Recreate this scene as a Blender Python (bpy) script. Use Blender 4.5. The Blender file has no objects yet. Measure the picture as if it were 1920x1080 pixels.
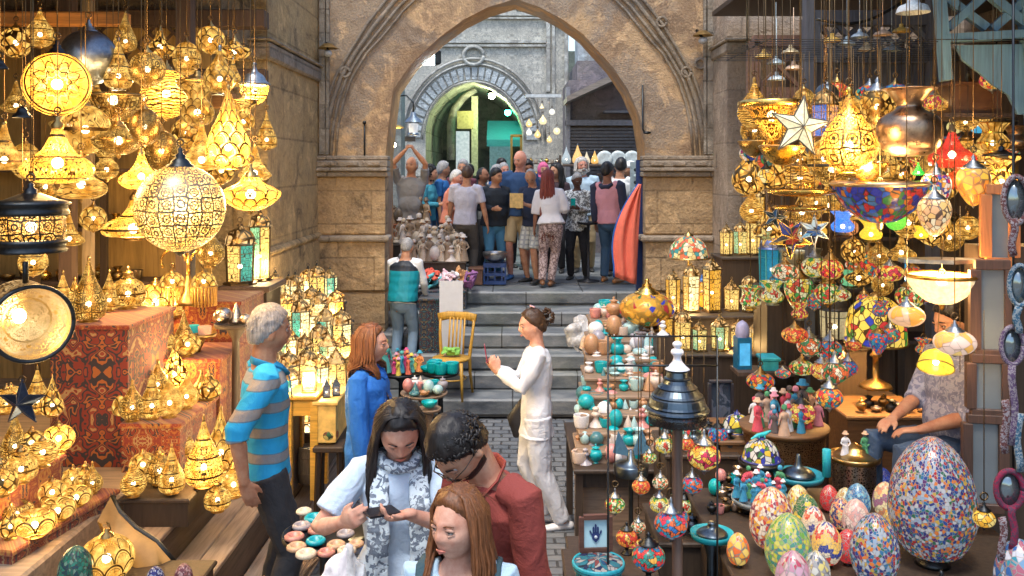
import bpy, math, random
import numpy as np
from mathutils import Vector, Matrix, noise
random.seed(7)
R = math.radians
sc = bpy.context.scene
COL = sc.collection
# ---------------------------------------------------------------- camera (shift lens, level), world, sun, exposure
H, F, YH = 2.8, 1680.0, 316.0
cd = bpy.data.cameras.new('camera'); cam = bpy.data.objects.new('camera', cd); COL.objects.link(cam)
cam.location = (0, 0, H); cam.rotation_euler = (R(90), 0, 0)
cd.lens = 31.5; cd.sensor_width = 36; cd.shift_y = -224/1920; cd.clip_start = .05; cd.clip_end = 3000
sc.camera = cam
w = bpy.data.worlds.new('World'); sc.world = w; w.use_nodes = True
nt = w.node_tree; nt.nodes.clear()
sky = nt.nodes.new('ShaderNodeTexSky'); sky.sky_type = 'NISHITA'; sky.sun_disc = False
SUN_EL, SUN_ROT = 69, 200
sky.sun_elevation = R(SUN_EL); sky.sun_rotation = R(SUN_ROT); sky.air_density = 1.2; sky.dust_density = 1.5
bg = nt.nodes.new('ShaderNodeBackground'); bg.inputs[1].default_value = .15
wo = nt.nodes.new('ShaderNodeOutputWorld'); nt.links.new(sky.outputs[0], bg.inputs[0]); nt.links.new(bg.outputs[0], wo.inputs[0])
sl = bpy.data.lights.new('sun', 'SUN'); sl.energy = 1.5; sl.angle = R(14); sl.color = (1, .95, .86)
so = bpy.data.objects.new('sun', sl); COL.objects.link(so)
_e, _r = R(SUN_EL), R(SUN_ROT)
_dir = Vector((math.sin(_r)*math.cos(_e), math.cos(_r)*math.cos(_e), math.sin(_e)))
so.rotation_euler = _dir.to_track_quat('Z', 'Y').to_euler(); so.location = (0, 0, 20)
sc.view_settings.view_transform = 'Standard'; sc.view_settings.look = 'None'; sc.view_settings.gamma = 1
sc.view_settings.exposure = 1.0
sc.render.engine = 'CYCLES'
cy = sc.cycles; cy.use_denoising = True; cy.max_bounces = 5; cy.diffuse_bounces = 3; cy.glossy_bounces = 3
cy.transmission_bounces = 3; cy.transparent_max_bounces = 10; cy.sample_clamp_indirect = 4; cy.use_light_tree = True
cy.caustics_reflective = False; cy.caustics_refractive = False

def W(px, py, d): return Vector(((px-960)*d/F, d, H-(py-YH)*d/F))      # pixel + distance -> point in the place
def D(py, z): return F*(H-z)/(py-YH)                                    # distance of a point of height z seen at row py
def GZ(y): return max(0, min(.24, .24*(7-y)/2.4))                       # the street rises a little towards the viewer

# ---------------------------------------------------------------- objects and tags
def tag(o, label=None, cat=None, group=None, kind=None):
    if label: o['label'] = label
    if cat: o['category'] = cat
    if group: o['group'] = group
    if kind: o['kind'] = kind
    return o
def empty(name, loc=(0, 0, 0), rz=0, s=1, label=None, cat=None, group=None):
    o = bpy.data.objects.new(name, None); COL.objects.link(o); o.location = loc; o.rotation_euler = (0, 0, rz)
    o.scale = (s, s, s) if not hasattr(s, '__len__') else s
    o.empty_display_size = .1
    return tag(o, label, cat, group)
def link(name, me, parent=None, loc=None, label=None):
    o = bpy.data.objects.new(name, me); COL.objects.link(o)
    if parent: o.parent = parent
    if loc: o.location = loc
    if label: o['label'] = label
    return o

class B:
    """collects shapes into ONE mesh"""
    def __init__(s): s.v = []; s.f = []; s.m = []; s.uv = []; s.sm = []
    def add(s, vs, fs, uv=None, m=0, smooth=True):
        k = len(s.v); s.v += [tuple(p) for p in vs]; s.f += [tuple(i+k for i in f) for f in fs]
        s.m += [m]*len(fs); s.sm += [smooth]*len(fs)
        s.uv += uv if uv else [(p[0]+p[1], p[2]) for p in vs]
        return s
    def box(s, c, d, rz=0, m=0, bev=0, taper=1, M=None):
        x, y, z = d[0]/2, d[1]/2, d[2]/2
        if bev and min(x, y, z) > bev:
            b = bev; vs = []
            for sz in (-1, 1):
                t = taper if sz > 0 else 1
                for inset, zz in (((b, z) if sz < 0 else (0, z-b)), ((0, z-b) if sz < 0 else (b, z))):
                    for sx, sy in ((-1, -1), (1, -1), (1, 1), (-1, 1)): vs.append((sx*(x-inset)*t, sy*(y-inset)*t, sz*zz))
            fs = [(3, 2, 1, 0), (12, 13, 14, 15)]
            for r in range(3):
                for i in range(4): fs.append((r*4+i, r*4+(i+1) % 4, r*4+4+(i+1) % 4, r*4+4+i))
        else:
            vs = [(-x, -y, -z), (x, -y, -z), (x, y, -z), (-x, y, -z)]+[(a*x*taper, b_*y*taper, z) for a, b_ in ((-1, -1), (1, -1), (1, 1), (-1, 1))]
            fs = [(3, 2, 1, 0), (4, 5, 6, 7), (0, 1, 5, 4), (1, 2, 6, 5), (2, 3, 7, 6), (3, 0, 4, 7)]
        if M is not None: vs = [M @ Vector(v) for v in vs]
        elif rz: cs, sn = math.cos(rz), math.sin(rz); vs = [(v[0]*cs-v[1]*sn, v[0]*sn+v[1]*cs, v[2]) for v in vs]
        vs = [(v[0]+c[0], v[1]+c[1], v[2]+c[2]) for v in vs]
        return s.add(vs, fs, None, m, False)
    def bx(s, x0, x1, y0, y1, z0, z1, m=0, bev=0): return s.box(((x0+x1)/2, (y0+y1)/2, (z0+z1)/2), (abs(x1-x0), abs(y1-y0), abs(z1-z0)), 0, m, bev)
    def bar(s, a, b, w, t=None, m=0):
        a = Vector(a); b = Vector(b); q = (b-a).to_track_quat('Z', 'Y').to_matrix()
        return s.box((a+b)/2, (w, t or w, (b-a).length), 0, m, 0, 1, q)
    def tube(s, pts, rad, n=8, m=0, caps=True, side=None, smooth=True, round_=False):
        """rad: number or list of r or (rx, ry); side: direction of rx"""
        pts = [Vector(p) for p in pts]; N = len(pts)
        if not hasattr(rad, '__len__'): rad = [rad]*N
        rad = [(r, r) if not hasattr(r, '__len__') else r for r in rad]
        if round_:
            a, b = pts[0], pts[-1]; da = (pts[0]-pts[1]).normalized(); db = (pts[-1]-pts[-2]).normalized()
            ra, rb = rad[0], rad[-1]; ka, kb = min(ra), min(rb)
            pre = [(a+da*ka*math.sin(t), (ra[0]*math.cos(t)+1e-5, ra[1]*math.cos(t)+1e-5)) for t in (1.45, .95, .45)]
            post = [(b+db*kb*math.sin(t), (rb[0]*math.cos(t)+1e-5, rb[1]*math.cos(t)+1e-5)) for t in (.45, .95, 1.45)]
            pts = [p for p, _ in pre]+pts+[p for p, _ in post]; rad = [r for _, r in pre]+rad+[r for _, r in post]; N = len(pts)
        ref = Vector(side) if side is not None else None
        vs = []; uv = []; L = 0
        for i, p in enumerate(pts):
            t = (pts[min(i+1, N-1)]-pts[max(i-1, 0)])
            t = t.normalized() if t.length > 1e-9 else Vector((0, 0, 1))
            if ref is None: ref = Vector((1, 0, 0)) if abs(t.x) < .9 else Vector((0, 1, 0))
            x = (ref-t*ref.dot(t)); x = x.normalized() if x.length > 1e-6 else t.orthogonal().normalized()
            if side is None: ref = x
            y = t.cross(x)
            if i: L += (p-pts[i-1]).length
            for k in range(n):
                a = 2*math.pi*k/n; vs.append(p+x*(math.cos(a)*rad[i][0])+y*(math.sin(a)*rad[i][1])); uv.append((k/n, L))
        fs = [(i*n+k, i*n+(k+1) % n, (i+1)*n+(k+1) % n, (i+1)*n+k) for i in range(N-1) for k in range(n)]
        if caps: fs += [tuple(reversed(range(n))), tuple((N-1)*n+k for k in range(n))]
        return s.add(vs, fs, uv, m, smooth)
    def lathe(s, prof, n=28, c=(0, 0, 0), m=0, smooth=True, sq=(1, 1), rot=0):
        rm = max(p[0] for p in prof) or 1; L = 0; vs = []; uv = []
        for i, (r, z) in enumerate(prof):
            if i: L += math.hypot(r-prof[i-1][0], z-prof[i-1][1])
            for k in range(n+1):
                a = 2*math.pi*k/n+math.pi/2+rot
                vs.append((c[0]+r*sq[0]*math.cos(a), c[1]+r*sq[1]*math.sin(a), c[2]+z)); uv.append((k/n, L/(2*math.pi*rm)))
        n1 = n+1
        fs = [(i*n1+k, i*n1+k+1, (i+1)*n1+k+1, (i+1)*n1+k) for i in range(len(prof)-1) for k in range(n)]
        return s.add(vs, fs, uv, m, smooth)
    def ell(s, c, r, n=12, k=8, m=0, M=None):
        if not hasattr(r, '__len__'): r = (r, r, r)
        vs = []; uv = []; c = Vector(c)
        for j in range(k+1):
            t = math.pi*j/k-math.pi/2
            for i in range(n+1):
                a = 2*math.pi*i/n; q = Vector((r[0]*math.cos(t)*math.cos(a), r[1]*math.cos(t)*math.sin(a), r[2]*math.sin(t)))
                if M is not None: q = M @ q
                vs.append(c+q); uv.append((i/n, j/k/2))
        fs = [(j*(n+1)+i, j*(n+1)+i+1, (j+1)*(n+1)+i+1, (j+1)*(n+1)+i) for j in range(k) for i in range(n)]
        return s.add(vs, fs, uv, m)
    def prism(s, poly, y0, y1, m=0, ax='y', ms=None):
        """poly in (x, z), extruded along y"""
        n = len(poly); g = (lambda p, y: (p[0], y, p[1])) if ax == 'y' else (lambda p, y: (y, p[0], p[1])) if ax == 'x' else (lambda p, y: (p[0], p[1], y))
        s.add([g(p, y0) for p in poly]+[g(p, y1) for p in poly], [tuple(range(n)), tuple(reversed(range(n, 2*n)))], None, m, False)
        s.add([g(p, y0) for p in poly]+[g(p, y1) for p in poly], [(i, (i+1) % n, n+(i+1) % n, n+i) for i in range(n)], None, m if ms is None else ms, False)
        return s
    def mesh(s, mats, name='mesh', fix=True):
        me = bpy.data.meshes.new(name); me.from_pydata(s.v, [], s.f)
        for mt in (mats if isinstance(mats, (list, tuple)) else [mats]): me.materials.append(mt)
        me.polygons.foreach_set('material_index', s.m); me.polygons.foreach_set('use_smooth', s.sm)
        uvl = me.uv_layers.new(name='uv'); li = np.zeros(len(me.loops), dtype=np.int32); me.loops.foreach_get('vertex_index', li)
        uvl.data.foreach_set('uv', np.array(s.uv, dtype=np.float32)[li].ravel())
        if fix:
            import bmesh
            bm = bmesh.new(); bm.from_mesh(me); bmesh.ops.remove_doubles(bm, verts=bm.verts, dist=1e-6)
            bmesh.ops.recalc_face_normals(bm, faces=bm.faces); bm.to_mesh(me); bm.free()
        me.update(); return me
    def obj(s, name, mats, parent=None, label=None, loc=None, fix=True):
        return link(name, s.mesh(mats, name, fix), parent, loc, label)
def struct(name, b, mats): return tag(b.obj(name, mats), kind='structure')

# ---------------------------------------------------------------- material language
class X:
    def __init__(s, g, k): s.g = g; s.k = k
    def __add__(s, o): return s.g.m('ADD', s, o)
    __radd__ = __add__
    def __sub__(s, o): return s.g.m('SUBTRACT', s, o)
    def __rsub__(s, o): return s.g.m('SUBTRACT', o, s)
    def __mul__(s, o): return s.g.m('MULTIPLY', s, o)
    __rmul__ = __mul__
    def __truediv__(s, o): return s.g.m('DIVIDE', s, o)
    def __lt__(s, o): return s.g.m('LESS_THAN', s, o)
    def __gt__(s, o): return s.g.m('GREATER_THAN', s, o)
class G:
    def __init__(s, name):
        s.mat = bpy.data.materials.new(name); s.mat.use_nodes = True; s.nt = s.mat.node_tree; s.nt.nodes.clear()
        s.out = s.nt.nodes.new('ShaderNodeOutputMaterial')
    def set(s, inp, v):
        if isinstance(v, X): s.nt.links.new(v.k, inp)
        elif v is not None:
            if inp.type == 'RGBA' and hasattr(v, '__len__') and len(v) == 3: v = (*v, 1)
            inp.default_value = v
    def n(s, t, ins=(), out=0, **kw):
        nd = s.nt.nodes.new('ShaderNode'+t)
        for k, v in kw.items(): setattr(nd, k, v)
        for k, v in (ins.items() if isinstance(ins, dict) else enumerate(ins)):
            if v is not None: s.set(nd.inputs[k], v)
        s.last = nd
        return X(s, nd.outputs[out])
    def m(s, op, a, b=None, c=None): return s.n('Math', (a, b, c) if c is not None else (a, b) if b is not None else (a,), operation=op)
    def sin(s, a): return s.m('SINE', a)
    def abs(s, a): return s.m('ABSOLUTE', a)
    def fr(s, a): return s.m('FRACT', a)
    def fl(s, a): return s.m('FLOOR', a)
    def sq(s, a): return s.m('SQRT', a)
    def mn(s, a, b): return s.m('MINIMUM', a, b)
    def mx(s, a, b): return s.m('MAXIMUM', a, b)
    def uv(s):
        c = s.n('TexCoord', out=2); c2 = s.n('SeparateXYZ', (c,)); return c2, X(s, s.last.outputs[1])
    def ob(s):
        c = s.n('TexCoord', out=3); a = s.n('SeparateXYZ', (c,)); return a, X(s, s.last.outputs[1]), X(s, s.last.outputs[2])
    def vec(s, x, y, z=0.0): return s.n('CombineXYZ', (x, y, z))
    def pos(s): return s.n('TexCoord', out=3)
    def noise(s, vec=None, scale=5, det=4, rough=.55, col=False, dist=0):
        return s.n('TexNoise', {'Vector': vec, 'Scale': scale, 'Detail': det, 'Roughness': rough, 'Distortion': dist}, out=1 if col else 0)
    def vor(s, vec=None, scale=5, feat='F1', out='Distance', rnd=1):
        x = s.n('TexVoronoi', {'Vector': vec, 'Scale': scale, 'Randomness': rnd}, feature=feat)
        return X(s, s.last.outputs[out])
    def ramp(s, f, stops, const=False):
        r = s.n('ValToRGB', (f,)); cr = s.last.color_ramp
        if const: cr.interpolation = 'CONSTANT'
        while len(cr.elements) < len(stops): cr.elements.new(.5)
        for e, (p, c) in zip(cr.elements, stops): e.position = p; e.color = (*c, 1) if len(c) == 3 else c
        return r
    def mixc(s, f, a, b, mode='MIX'):
        nd = s.nt.nodes.new('ShaderNodeMix'); nd.data_type = 'RGBA'; nd.blend_type = mode
        s.set(nd.inputs[0], f); s.set(nd.inputs[6], a); s.set(nd.inputs[7], b); return X(s, nd.outputs[2])
    def bump(s, h, st=.3, dist=.01): return s.n('Bump', {'Strength': st, 'Distance': dist, 'Height': h})
    def bsdf(s, col, rough=.6, metal=0, nrm=None, em=None, es=0, spec=None, alpha=None, sheen=0):
        return s.n('BsdfPrincipled', {'Base Color': col, 'Roughness': rough, 'Metallic': metal, 'Normal': nrm, 'Emission Color': em,
                   'Emission Strength': es, 'Specular IOR Level': spec, 'Alpha': alpha, 'Sheen Weight': sheen})
    def emit(s, col, st): return s.n('Emission', (col, st))
    def mix(s, f, a, b): return s.n('MixShader', (f, a, b))
    def done(s, sh): s.nt.links.new(sh.k, s.out.inputs[0]); return s.mat
MC = {}
def cached(fn):
    def f(*a, **k):
        key = (fn.__name__, a, tuple(sorted(k.items())))
        if key not in MC: MC[key] = fn(*a, **k)
        return MC[key]
    return f
@cached
def plain(col, rough=.6, metal=0, var=.25, scale=18, bump=.15, spec=None):
    g = G('painted_surface'); n = g.noise(g.pos(), scale, 5)
    c2 = tuple(max(0, c*(1-var)) for c in col); c3 = tuple(min(1, c*(1+var)) for c in col)
    c = g.ramp(n, [(.3, c2), (.7, c3)])
    return g.done(g.bsdf(c, rough, metal, g.bump(n, bump, .004), spec=spec))
@cached
def metal(col, rough=.35, var=.3, scale=14, bump=.2):
    g = G('worn_metal'); n = g.noise(g.pos(), scale, 6, .65)
    c = g.ramp(n, [(.3, tuple(x*(1-var) for x in col)), (.7, tuple(min(1, x*(1+var*.5)) for x in col))])
    rr = n*.35+(rough-.15)
    return g.done(g.bsdf(c, rr, 1, g.bump(n, bump, .003)))
@cached
def glow(col, st):
    g = G('lit_bulb'); return g.done(g.emit(col, st))
@cached
def wood(col, scale=6, rough=.6, ax=1):
    g = G('wood'); x, y, z = g.ob()
    st = [1, 1, 1]; st[ax] = .08
    v = g.vec(x*st[0], y*st[1], z*st[2]); n = g.noise(v, scale*9, 5, .6, dist=.6); n2 = g.noise(g.pos(), 3, 3)
    c = g.ramp(n, [(.25, tuple(a*.45 for a in col)), (.55, col), (.8, tuple(min(1, a*1.35) for a in col))])
    c = g.mixc(n2*.5, c, tuple(a*.6 for a in col))
    return g.done(g.bsdf(c, rough, 0, g.bump(n, .35, .004)))
@cached
def stone(col, bw=.62, bh=.34, stain=(.12, .09, .07), amt=.5, warm=None, mort=.012):
    """ashlar blocks with worn faces, pitting and stains; runs round corners because it maps x+y against z"""
    g = G('ashlar_stone'); x, y, z = g.ob(); v = g.vec(x+y, z)
    nd = g.nt.nodes.new('ShaderNodeTexBrick'); g.nt.links.new(v.k, nd.inputs['Vector'])
    nd.inputs['Scale'].default_value = 1; nd.inputs['Brick Width'].default_value = bw; nd.inputs['Row Height'].default_value = bh
    nd.inputs['Mortar Size'].default_value = mort; nd.inputs['Mortar Smooth'].default_value = .3; nd.offset = .5
    nd.inputs['Color1'].default_value = (*[c*1.12 for c in col], 1); nd.inputs['Color2'].default_value = (*[c*.78 for c in col], 1)
    nd.inputs['Mortar'].default_value = (*[c*.5 for c in col], 1)
    c = X(g, nd.outputs[0]); big = g.noise(g.pos(), .9, 5, .6); mid = g.noise(g.pos(), 4.5, 6, .7); fine = g.noise(g.pos(), 26, 6, .7)
    c = g.mixc(g.ramp(mid, [(.38, (0, 0, 0)), (.7, (1, 1, 1))])*amt, c, stain)
    if warm: c = g.mixc(g.ramp(big, [(.42, (0, 0, 0)), (.62, (1, 1, 1))])*.6, c, warm)
    c = g.mixc(g.ramp(fine, [(.35, (0, 0, 0)), (.65, (1, 1, 1))])*.35, c, tuple(min(1, a*1.5) for a in col))
    c = g.mixc(g.ramp(g.noise(g.pos(), 2.6, 7, .75, dist=.8), [(.54, (0, 0, 0)), (.62, (1, 1, 1))])*.5, c, tuple(min(1, a*1.7) for a in col))
    c = g.mixc(g.ramp(g.noise(g.pos(), 1.7, 7, .75, dist=1.0), [(.52, (0, 0, 0)), (.66, (1, 1, 1))])*.7, c, tuple(a*.45 for a in stain))
    h = X(g, nd.outputs[1])*-.5+mid*1.4+fine*.7
    return g.done(g.bsdf(c, .85, 0, g.bump(h, .9, .05)))
@cached
def plaster(col, stain, amt=.6):
    g = G('old_plaster'); big = g.noise(g.pos(), 1.1, 6, .65, dist=.5); mid = g.noise(g.pos(), 5, 8, .7); fine = g.noise(g.pos(), 40, 4, .6)
    c = g.mixc(g.ramp(big, [(.46, (0, 0, 0)), (.54, (1, 1, 1))])*amt, col, stain)
    c = g.mixc(g.ramp(g.noise(g.pos(), .75, 5, .6, dist=.9), [(.50, (0, 0, 0)), (.56, (1, 1, 1))])*.75, c, (.25, .225, .20))
    c = g.mixc(g.ramp(mid, [(.4, (0, 0, 0)), (.65, (1, 1, 1))])*.35, c, tuple(a*.5 for a in stain))
    c = g.mixc(g.ramp(fine, [(.4, (0, 0, 0)), (.6, (1, 1, 1))])*.25, c, tuple(min(1, a*1.25) for a in col))
    c = g.mixc(g.ramp(g.noise(g.pos(), 3.1, 8, .7, dist=.6), [(.54, (0, 0, 0)), (.60, (1, 1, 1))])*.45, c, tuple(min(1, a*1.5) for a in col))
    c = g.mixc(g.ramp(g.noise(g.pos(), 2.1, 8, .78, dist=1.4), [(.50, (0, 0, 0)), (.60, (1, 1, 1))])*.55, c, tuple(a*.7 for a in stain))
    return g.done(g.bsdf(c, .88, 0, g.bump(big*1.2+mid*1.4+fine*.5, .8, .035)))
# -- pierced metal: a mask of metal work over open cells; through the cells you look at the lit inside and the bulb
def mask(g, kind, n, wd=1.0):
    n = n if kind in ('lines', 'bars', 'scale') else round(n*1.55)
    if kind == 'star':
        x, y, z = g.ob(); r = g.sq(x*x+z*z)*2; a = g.m('ARCTAN2', x, z)
        k = g.abs(g.fr(a*(8/(2*math.pi)))-.5)*2; q = k*r
        l1 = g.abs(q-.30) < .028; l2 = g.abs(r-.88) < .025; l3 = g.abs(r-.68+k*.22) < .02; l4 = g.abs(r-.30-k*.1) < .02
        l5 = g.abs(r-.96) < .015
        fine = g.noise(g.vec(z*2.0, x*.6, 0.0), 18, 3) > .63
        return g.mx(g.mx(g.mx(l1*(r < .82), l2), g.mx(l3*(r > .45), l5)), g.mx(l4, fine*.6))
    u, v = g.uv()
    if kind == 'scale':
        U = u*n; V = v*n*1.5; p = g.fr(g.fl(V)*.5); fu = g.fr(U+p)-.5; fv = g.fr(V)
        d = g.sq(fu*fu+fv*fv*.3)
        l = g.abs(d-.48) < .05*wd; l2 = g.abs(d-.36) < .015*wd
        vein = (g.abs(g.sin(g.m('ARCTAN2', fu, fv+.15)*9)) < .16)*(d < .34)
        return g.mx(g.mx(l, l2), vein*.7)
    if kind == 'net':
        return g.vor(g.vec(u*n, v*n), 1, 'DISTANCE_TO_EDGE', 'Distance', .85) < .085*wd
    if kind == 'rosette':
        d = g.vor(g.vec(u*n, v*n), 1, 'F1', 'Distance', .25); e = g.vor(g.vec(u*n, v*n), 1, 'DISTANCE_TO_EDGE', 'Distance', .25)
        f = g.vor(g.vec(u*n, v*n), 4.2, 'DISTANCE_TO_EDGE', 'Distance', .9) < .09*wd
        return g.mx(g.mx(e < .05*wd, g.abs(d-.30) < .035*wd), g.mx(g.abs(d-.12) < .03, f*.85))
    if kind == 'curl':
        w_ = g.noise(g.vec(g.abs(g.fr(u*n*.5)-.5)*2.4, v*n), 1.9, 1.5, .5)
        l = g.abs(g.fr(w_*7.0)-.5) < .17*wd
        band = g.abs(g.fr(v*n*.7)-.5) > .45
        return g.mx(l, band)
    if kind == 'lines':
        w_ = g.noise(g.vec(u*3, v*4), 3, 2)
        return g.mx(g.fr(v*n*6+w_*3) < .38*wd, (g.noise(g.vec(u*n, v*n*5), 5, 2) > .62))
    if kind == 'dots':
        U = u*n*3; V = v*n*3; p = g.fr(g.fl(V)*.5); a = g.fr(U+p)-.5; b = g.fr(V)-.5
        return (a*a+b*b) > .085/wd
    if kind == 'bars':
        return g.mx(g.fr(u*n*2) < .25*wd, g.fr(v*n*1.2) < .12)
@cached
def pierced(kind, n=8, met=(.20, .12, .045), col=(1, .62, .16), st=1.3, see=.3, wd=1.0, rough=.35):
    g = G('pierced_brass'); mk = mask(g, kind, n, wd)
    nz = g.noise(g.pos(), 9, 4); mc = g.ramp(nz, [(.3, tuple(a*.6 for a in met)), (.7, met)])
    ms = g.bsdf(mc, rough, 1)
    var = g.noise(g.pos(), 5, 3)
    hot = g.noise(g.pos(), 2.6, 2); cc = g.ramp(hot, [(.35, (col[0]*.72, col[1]*.52, col[2]*.3)), (.62, (col[0], col[1]*1.08, col[2]*1.4))])
    lit = g.emit(cc, g.m('POWER', var, 2.0)*st*2.1+st*.06)
    body = g.mix(.30, lit, g.n('BsdfTranslucent', (tuple(min(1, c*.10) for c in col),)))
    cell = g.mix(see, body, g.n('BsdfTransparent'))
    return g.done(g.mix(mk, cell, ms))
@cached
def mosaic(pal, n=14, kind='cells', st=.9, grout=(.05, .04, .03), gw=.04, med=3, stretch=1.0, off=0.0):
    """stained / mosaic glass lit from inside: tiles take one palette colour each"""
    g = G('mosaic_glass'); u, v = g.uv(); vv = g.vec(u*n+off, v*n*stretch+off)
    e = g.vor(vv, 1, 'DISTANCE_TO_EDGE', 'Distance', .9)
    if kind == 'cells':
        c = g.vor(vv, 1, 'F1', 'Color', .9); f = g.n('SeparateColor', (c,))
    else:
        p = g.vor(vv, 1, 'F1', 'Position', .9); a = g.n('SeparateXYZ', (p,)); b = X(g, g.last.outputs[1])
        if kind == 'flower':
            U = g.fr(a*(med/n))-.5; Vv = g.fr(b*(med/n)/stretch+.25)-.5
            r = g.sq(U*U+Vv*Vv); an = g.m('ARCTAN2', U, Vv)
            f = r*1.35+g.sin(an*6)*.07
        else:
            f = g.fr(b*(med/n)/stretch+g.sin(a*(2*math.pi*4/n))*.15)
    k = len(pal); pal = [tuple(max(0, v)**1.65*.92 for v in c) for c in pal]; cr = g.ramp(f, [(i/k, c) for i, c in enumerate(pal)], True)
    cr = g.mixc(g.noise(g.pos(), 30, 2)*.08, cr, (1, 1, 1))
    body = g.mix(.5, g.emit(cr, st*.62), g.bsdf(cr, .18, 0, spec=.4))
    return g.done(g.mix(e < gw, body, g.bsdf(grout, .4, .5)))
@cached
def glass(col, st=1.0, rib=0, see=.25):
    """coloured lantern pane glowing from the bulb behind it"""
    g = G('lit_coloured_glass'); x, y, z = g.ob(); n = g.noise(g.pos(), 14, 3)
    c = g.ramp(n, [(.3, tuple(a*.7 for a in col)), (.7, tuple(min(1, a*1.2) for a in col))])
    e = g.mix(.45, g.emit(c, st*.72), g.bsdf(c, .12, 0, spec=.5))
    if rib:
        u, v = g.uv(); ln = g.vor(g.vec(u*rib, v*rib), 1, 'DISTANCE_TO_EDGE', 'Distance', .6) < .05; e = g.mix(ln, e, g.bsdf((.05, .035, .02), .5, .4))
    return g.done(g.mix(see, e, g.n('BsdfTransparent')))
@cached
def ornament(pal, scale=2.2, n=4.0, seed=0.0, rough=.9):
    """applique cloth: mirrored arabesque"""
    g = G('applique_cloth'); u, v = g.uv()
    U = g.abs(g.fr(u*n)-.5)*2; V = g.abs(g.fr(v*n)-.5)*2
    w_ = g.noise(g.vec(U+seed, V, seed), scale, 1.6, .5, dist=.8)
    w2 = g.noise(g.vec(V+seed+4, U, seed), scale*1.7, 1.2, .5, dist=.5)
    f = g.fr(w_*3.1+w2*1.3); k = len(pal)
    c = g.ramp(f, [(i/k, tuple(v*.6 for v in q)) for i, q in enumerate(pal)], True)
    fib = g.noise(g.pos(), 160, 2); c = g.mixc(fib*.35, c, (0.05, .03, .02))
    return g.done(g.bsdf(c, rough, 0, g.bump(f+fib, .3, .004), sheen=.2))
@cached
def cloth(col, col2=None, pat=None, sc_=30, rough=.85):
    g = G('woven_cloth'); n = g.noise(g.pos(), 6, 4, .6, dist=.4); fib = g.noise(g.pos(), 220, 2)
    base = col
    if pat == 'stripe':
        x, y, z = g.ob(); t = g.fr(z*sc_+g.noise(g.pos(), 3, 2)*.25)
        base = g.ramp(t, [(0, col), (.36, (.10, .12, .12)), (.40, col2), (.74, (.10, .16, .2)), (.78, col)], True)
    elif pat == 'blobs':
        w_ = g.noise(g.pos(), sc_, 2.5, .5, dist=1.2); base = g.ramp(w_, [(0, col), (.5, col2)], True)
    elif pat == 'dots':
        w_ = g.vor(g.pos(), sc_); base = g.ramp(w_, [(0, col2), (.28, col)], True)
    elif pat == 'check':
        x, y, z = g.ob(); t = g.mx(g.fr(z*sc_) < .35, g.fr(x*sc_) < .35); base = g.mixc(t, col, col2)
    c = g.mixc(g.ramp(n, [(.35, (0, 0, 0)), (.7, (1, 1, 1))])*.28, base, tuple(a*.55 for a in col))
    c = g.mixc(fib*.25, c, tuple(min(1, a*1.6) for a in col))
    return g.done(g.bsdf(c, rough, 0, g.bump(n*1.5+g.noise(g.pos(), 10, 2, .5, dist=2.5)*1.1+fib*.25, .5, .012)))
@cached
def skin(col):
    g = G('skin'); n = g.noise(g.pos(), 16, 5, .65); f = g.noise(g.pos(), 140, 3)
    c = g.ramp(n, [(.35, (col[0]*.82, col[1]*.60, col[2]*.56)), (.65, (col[0]*1.04, col[1], col[2]))])
    c = g.mixc(f*.25, c, (col[0]*.6, col[1]*.45, col[2]*.4))
    return g.done(g.bsdf(c, .58, 0, g.bump(f+n, .22, .003), spec=.25))
@cached
def hairm(col):
    g = G('hair'); x, y, z = g.ob(); n = g.noise(g.vec(x*3, y*3, z*.35), 42, 4, .6)
    c = g.ramp(n, [(.3, tuple(a*.45 for a in col)), (.6, col), (.75, tuple(min(1, a*1.7) for a in col))])
    return g.done(g.bsdf(c, .45, 0, g.bump(n, .5, .004), spec=.4))
ORD = 'first second third fourth fifth sixth seventh eighth ninth tenth eleventh twelfth thirteenth fourteenth fifteenth sixteenth seventeenth eighteenth nineteenth twentieth'.split()
BRASS = metal((.42, .27, .10), .35); DBRASS = metal((.16, .11, .06), .4); DARK = metal((.05, .055, .06), .4); STEEL = metal((.30, .33, .36), .35)
GOLD = metal((.85, .52, .13), .25)
# ---------------------------------------------------------------- ground, steps
COB = None
def cobble():
    g = G('stone_setts'); x, y, z = g.ob(); nd = g.nt.nodes.new('ShaderNodeTexBrick'); v = g.vec(x+g.noise(g.pos(), 3, 2)*.05, y+g.noise(g.pos(), 2, 2)*.06)
    g.nt.links.new(v.k, nd.inputs['Vector']); nd.inputs['Scale'].default_value = 1
    nd.inputs['Brick Width'].default_value = .17; nd.inputs['Row Height'].default_value = .13; nd.inputs['Mortar Size'].default_value = .011
    nd.inputs['Mortar Smooth'].default_value = .4
    nd.inputs['Color1'].default_value = (.17, .18, .19, 1); nd.inputs['Color2'].default_value = (.09, .105, .125, 1); nd.inputs['Mortar'].default_value = (.02, .022, .026, 1)
    n = g.noise(g.pos(), 9, 6, .7); c = g.mixc(g.ramp(n, [(.4, (0, 0, 0)), (.7, (1, 1, 1))])*.35, X(g, nd.outputs[0]), (.26, .25, .24))
    r = g.ramp(g.noise(g.pos(), 2.2, 4), [(.35, (.22,)*3), (.7, (.7,)*3)])
    return g.done(g.bsdf(c, r, 0, g.bump(X(g, nd.outputs[1])*-1.5+n*.6, .8, .02)))
earth = plain((.16, .14, .12), .95, 0, .3, .5)
struct('ground', B().add([(-300, -60, -.06), (300, -60, -.06), (300, 900, -.06), (-300, 900, -.06)], [(0, 1, 2, 3)]), earth)
b = B(); ys = [-3, 0, 2, 3.5, 4.6, 5.2, 5.8, 6.4, 7, 8, 9, 10.02]
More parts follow.
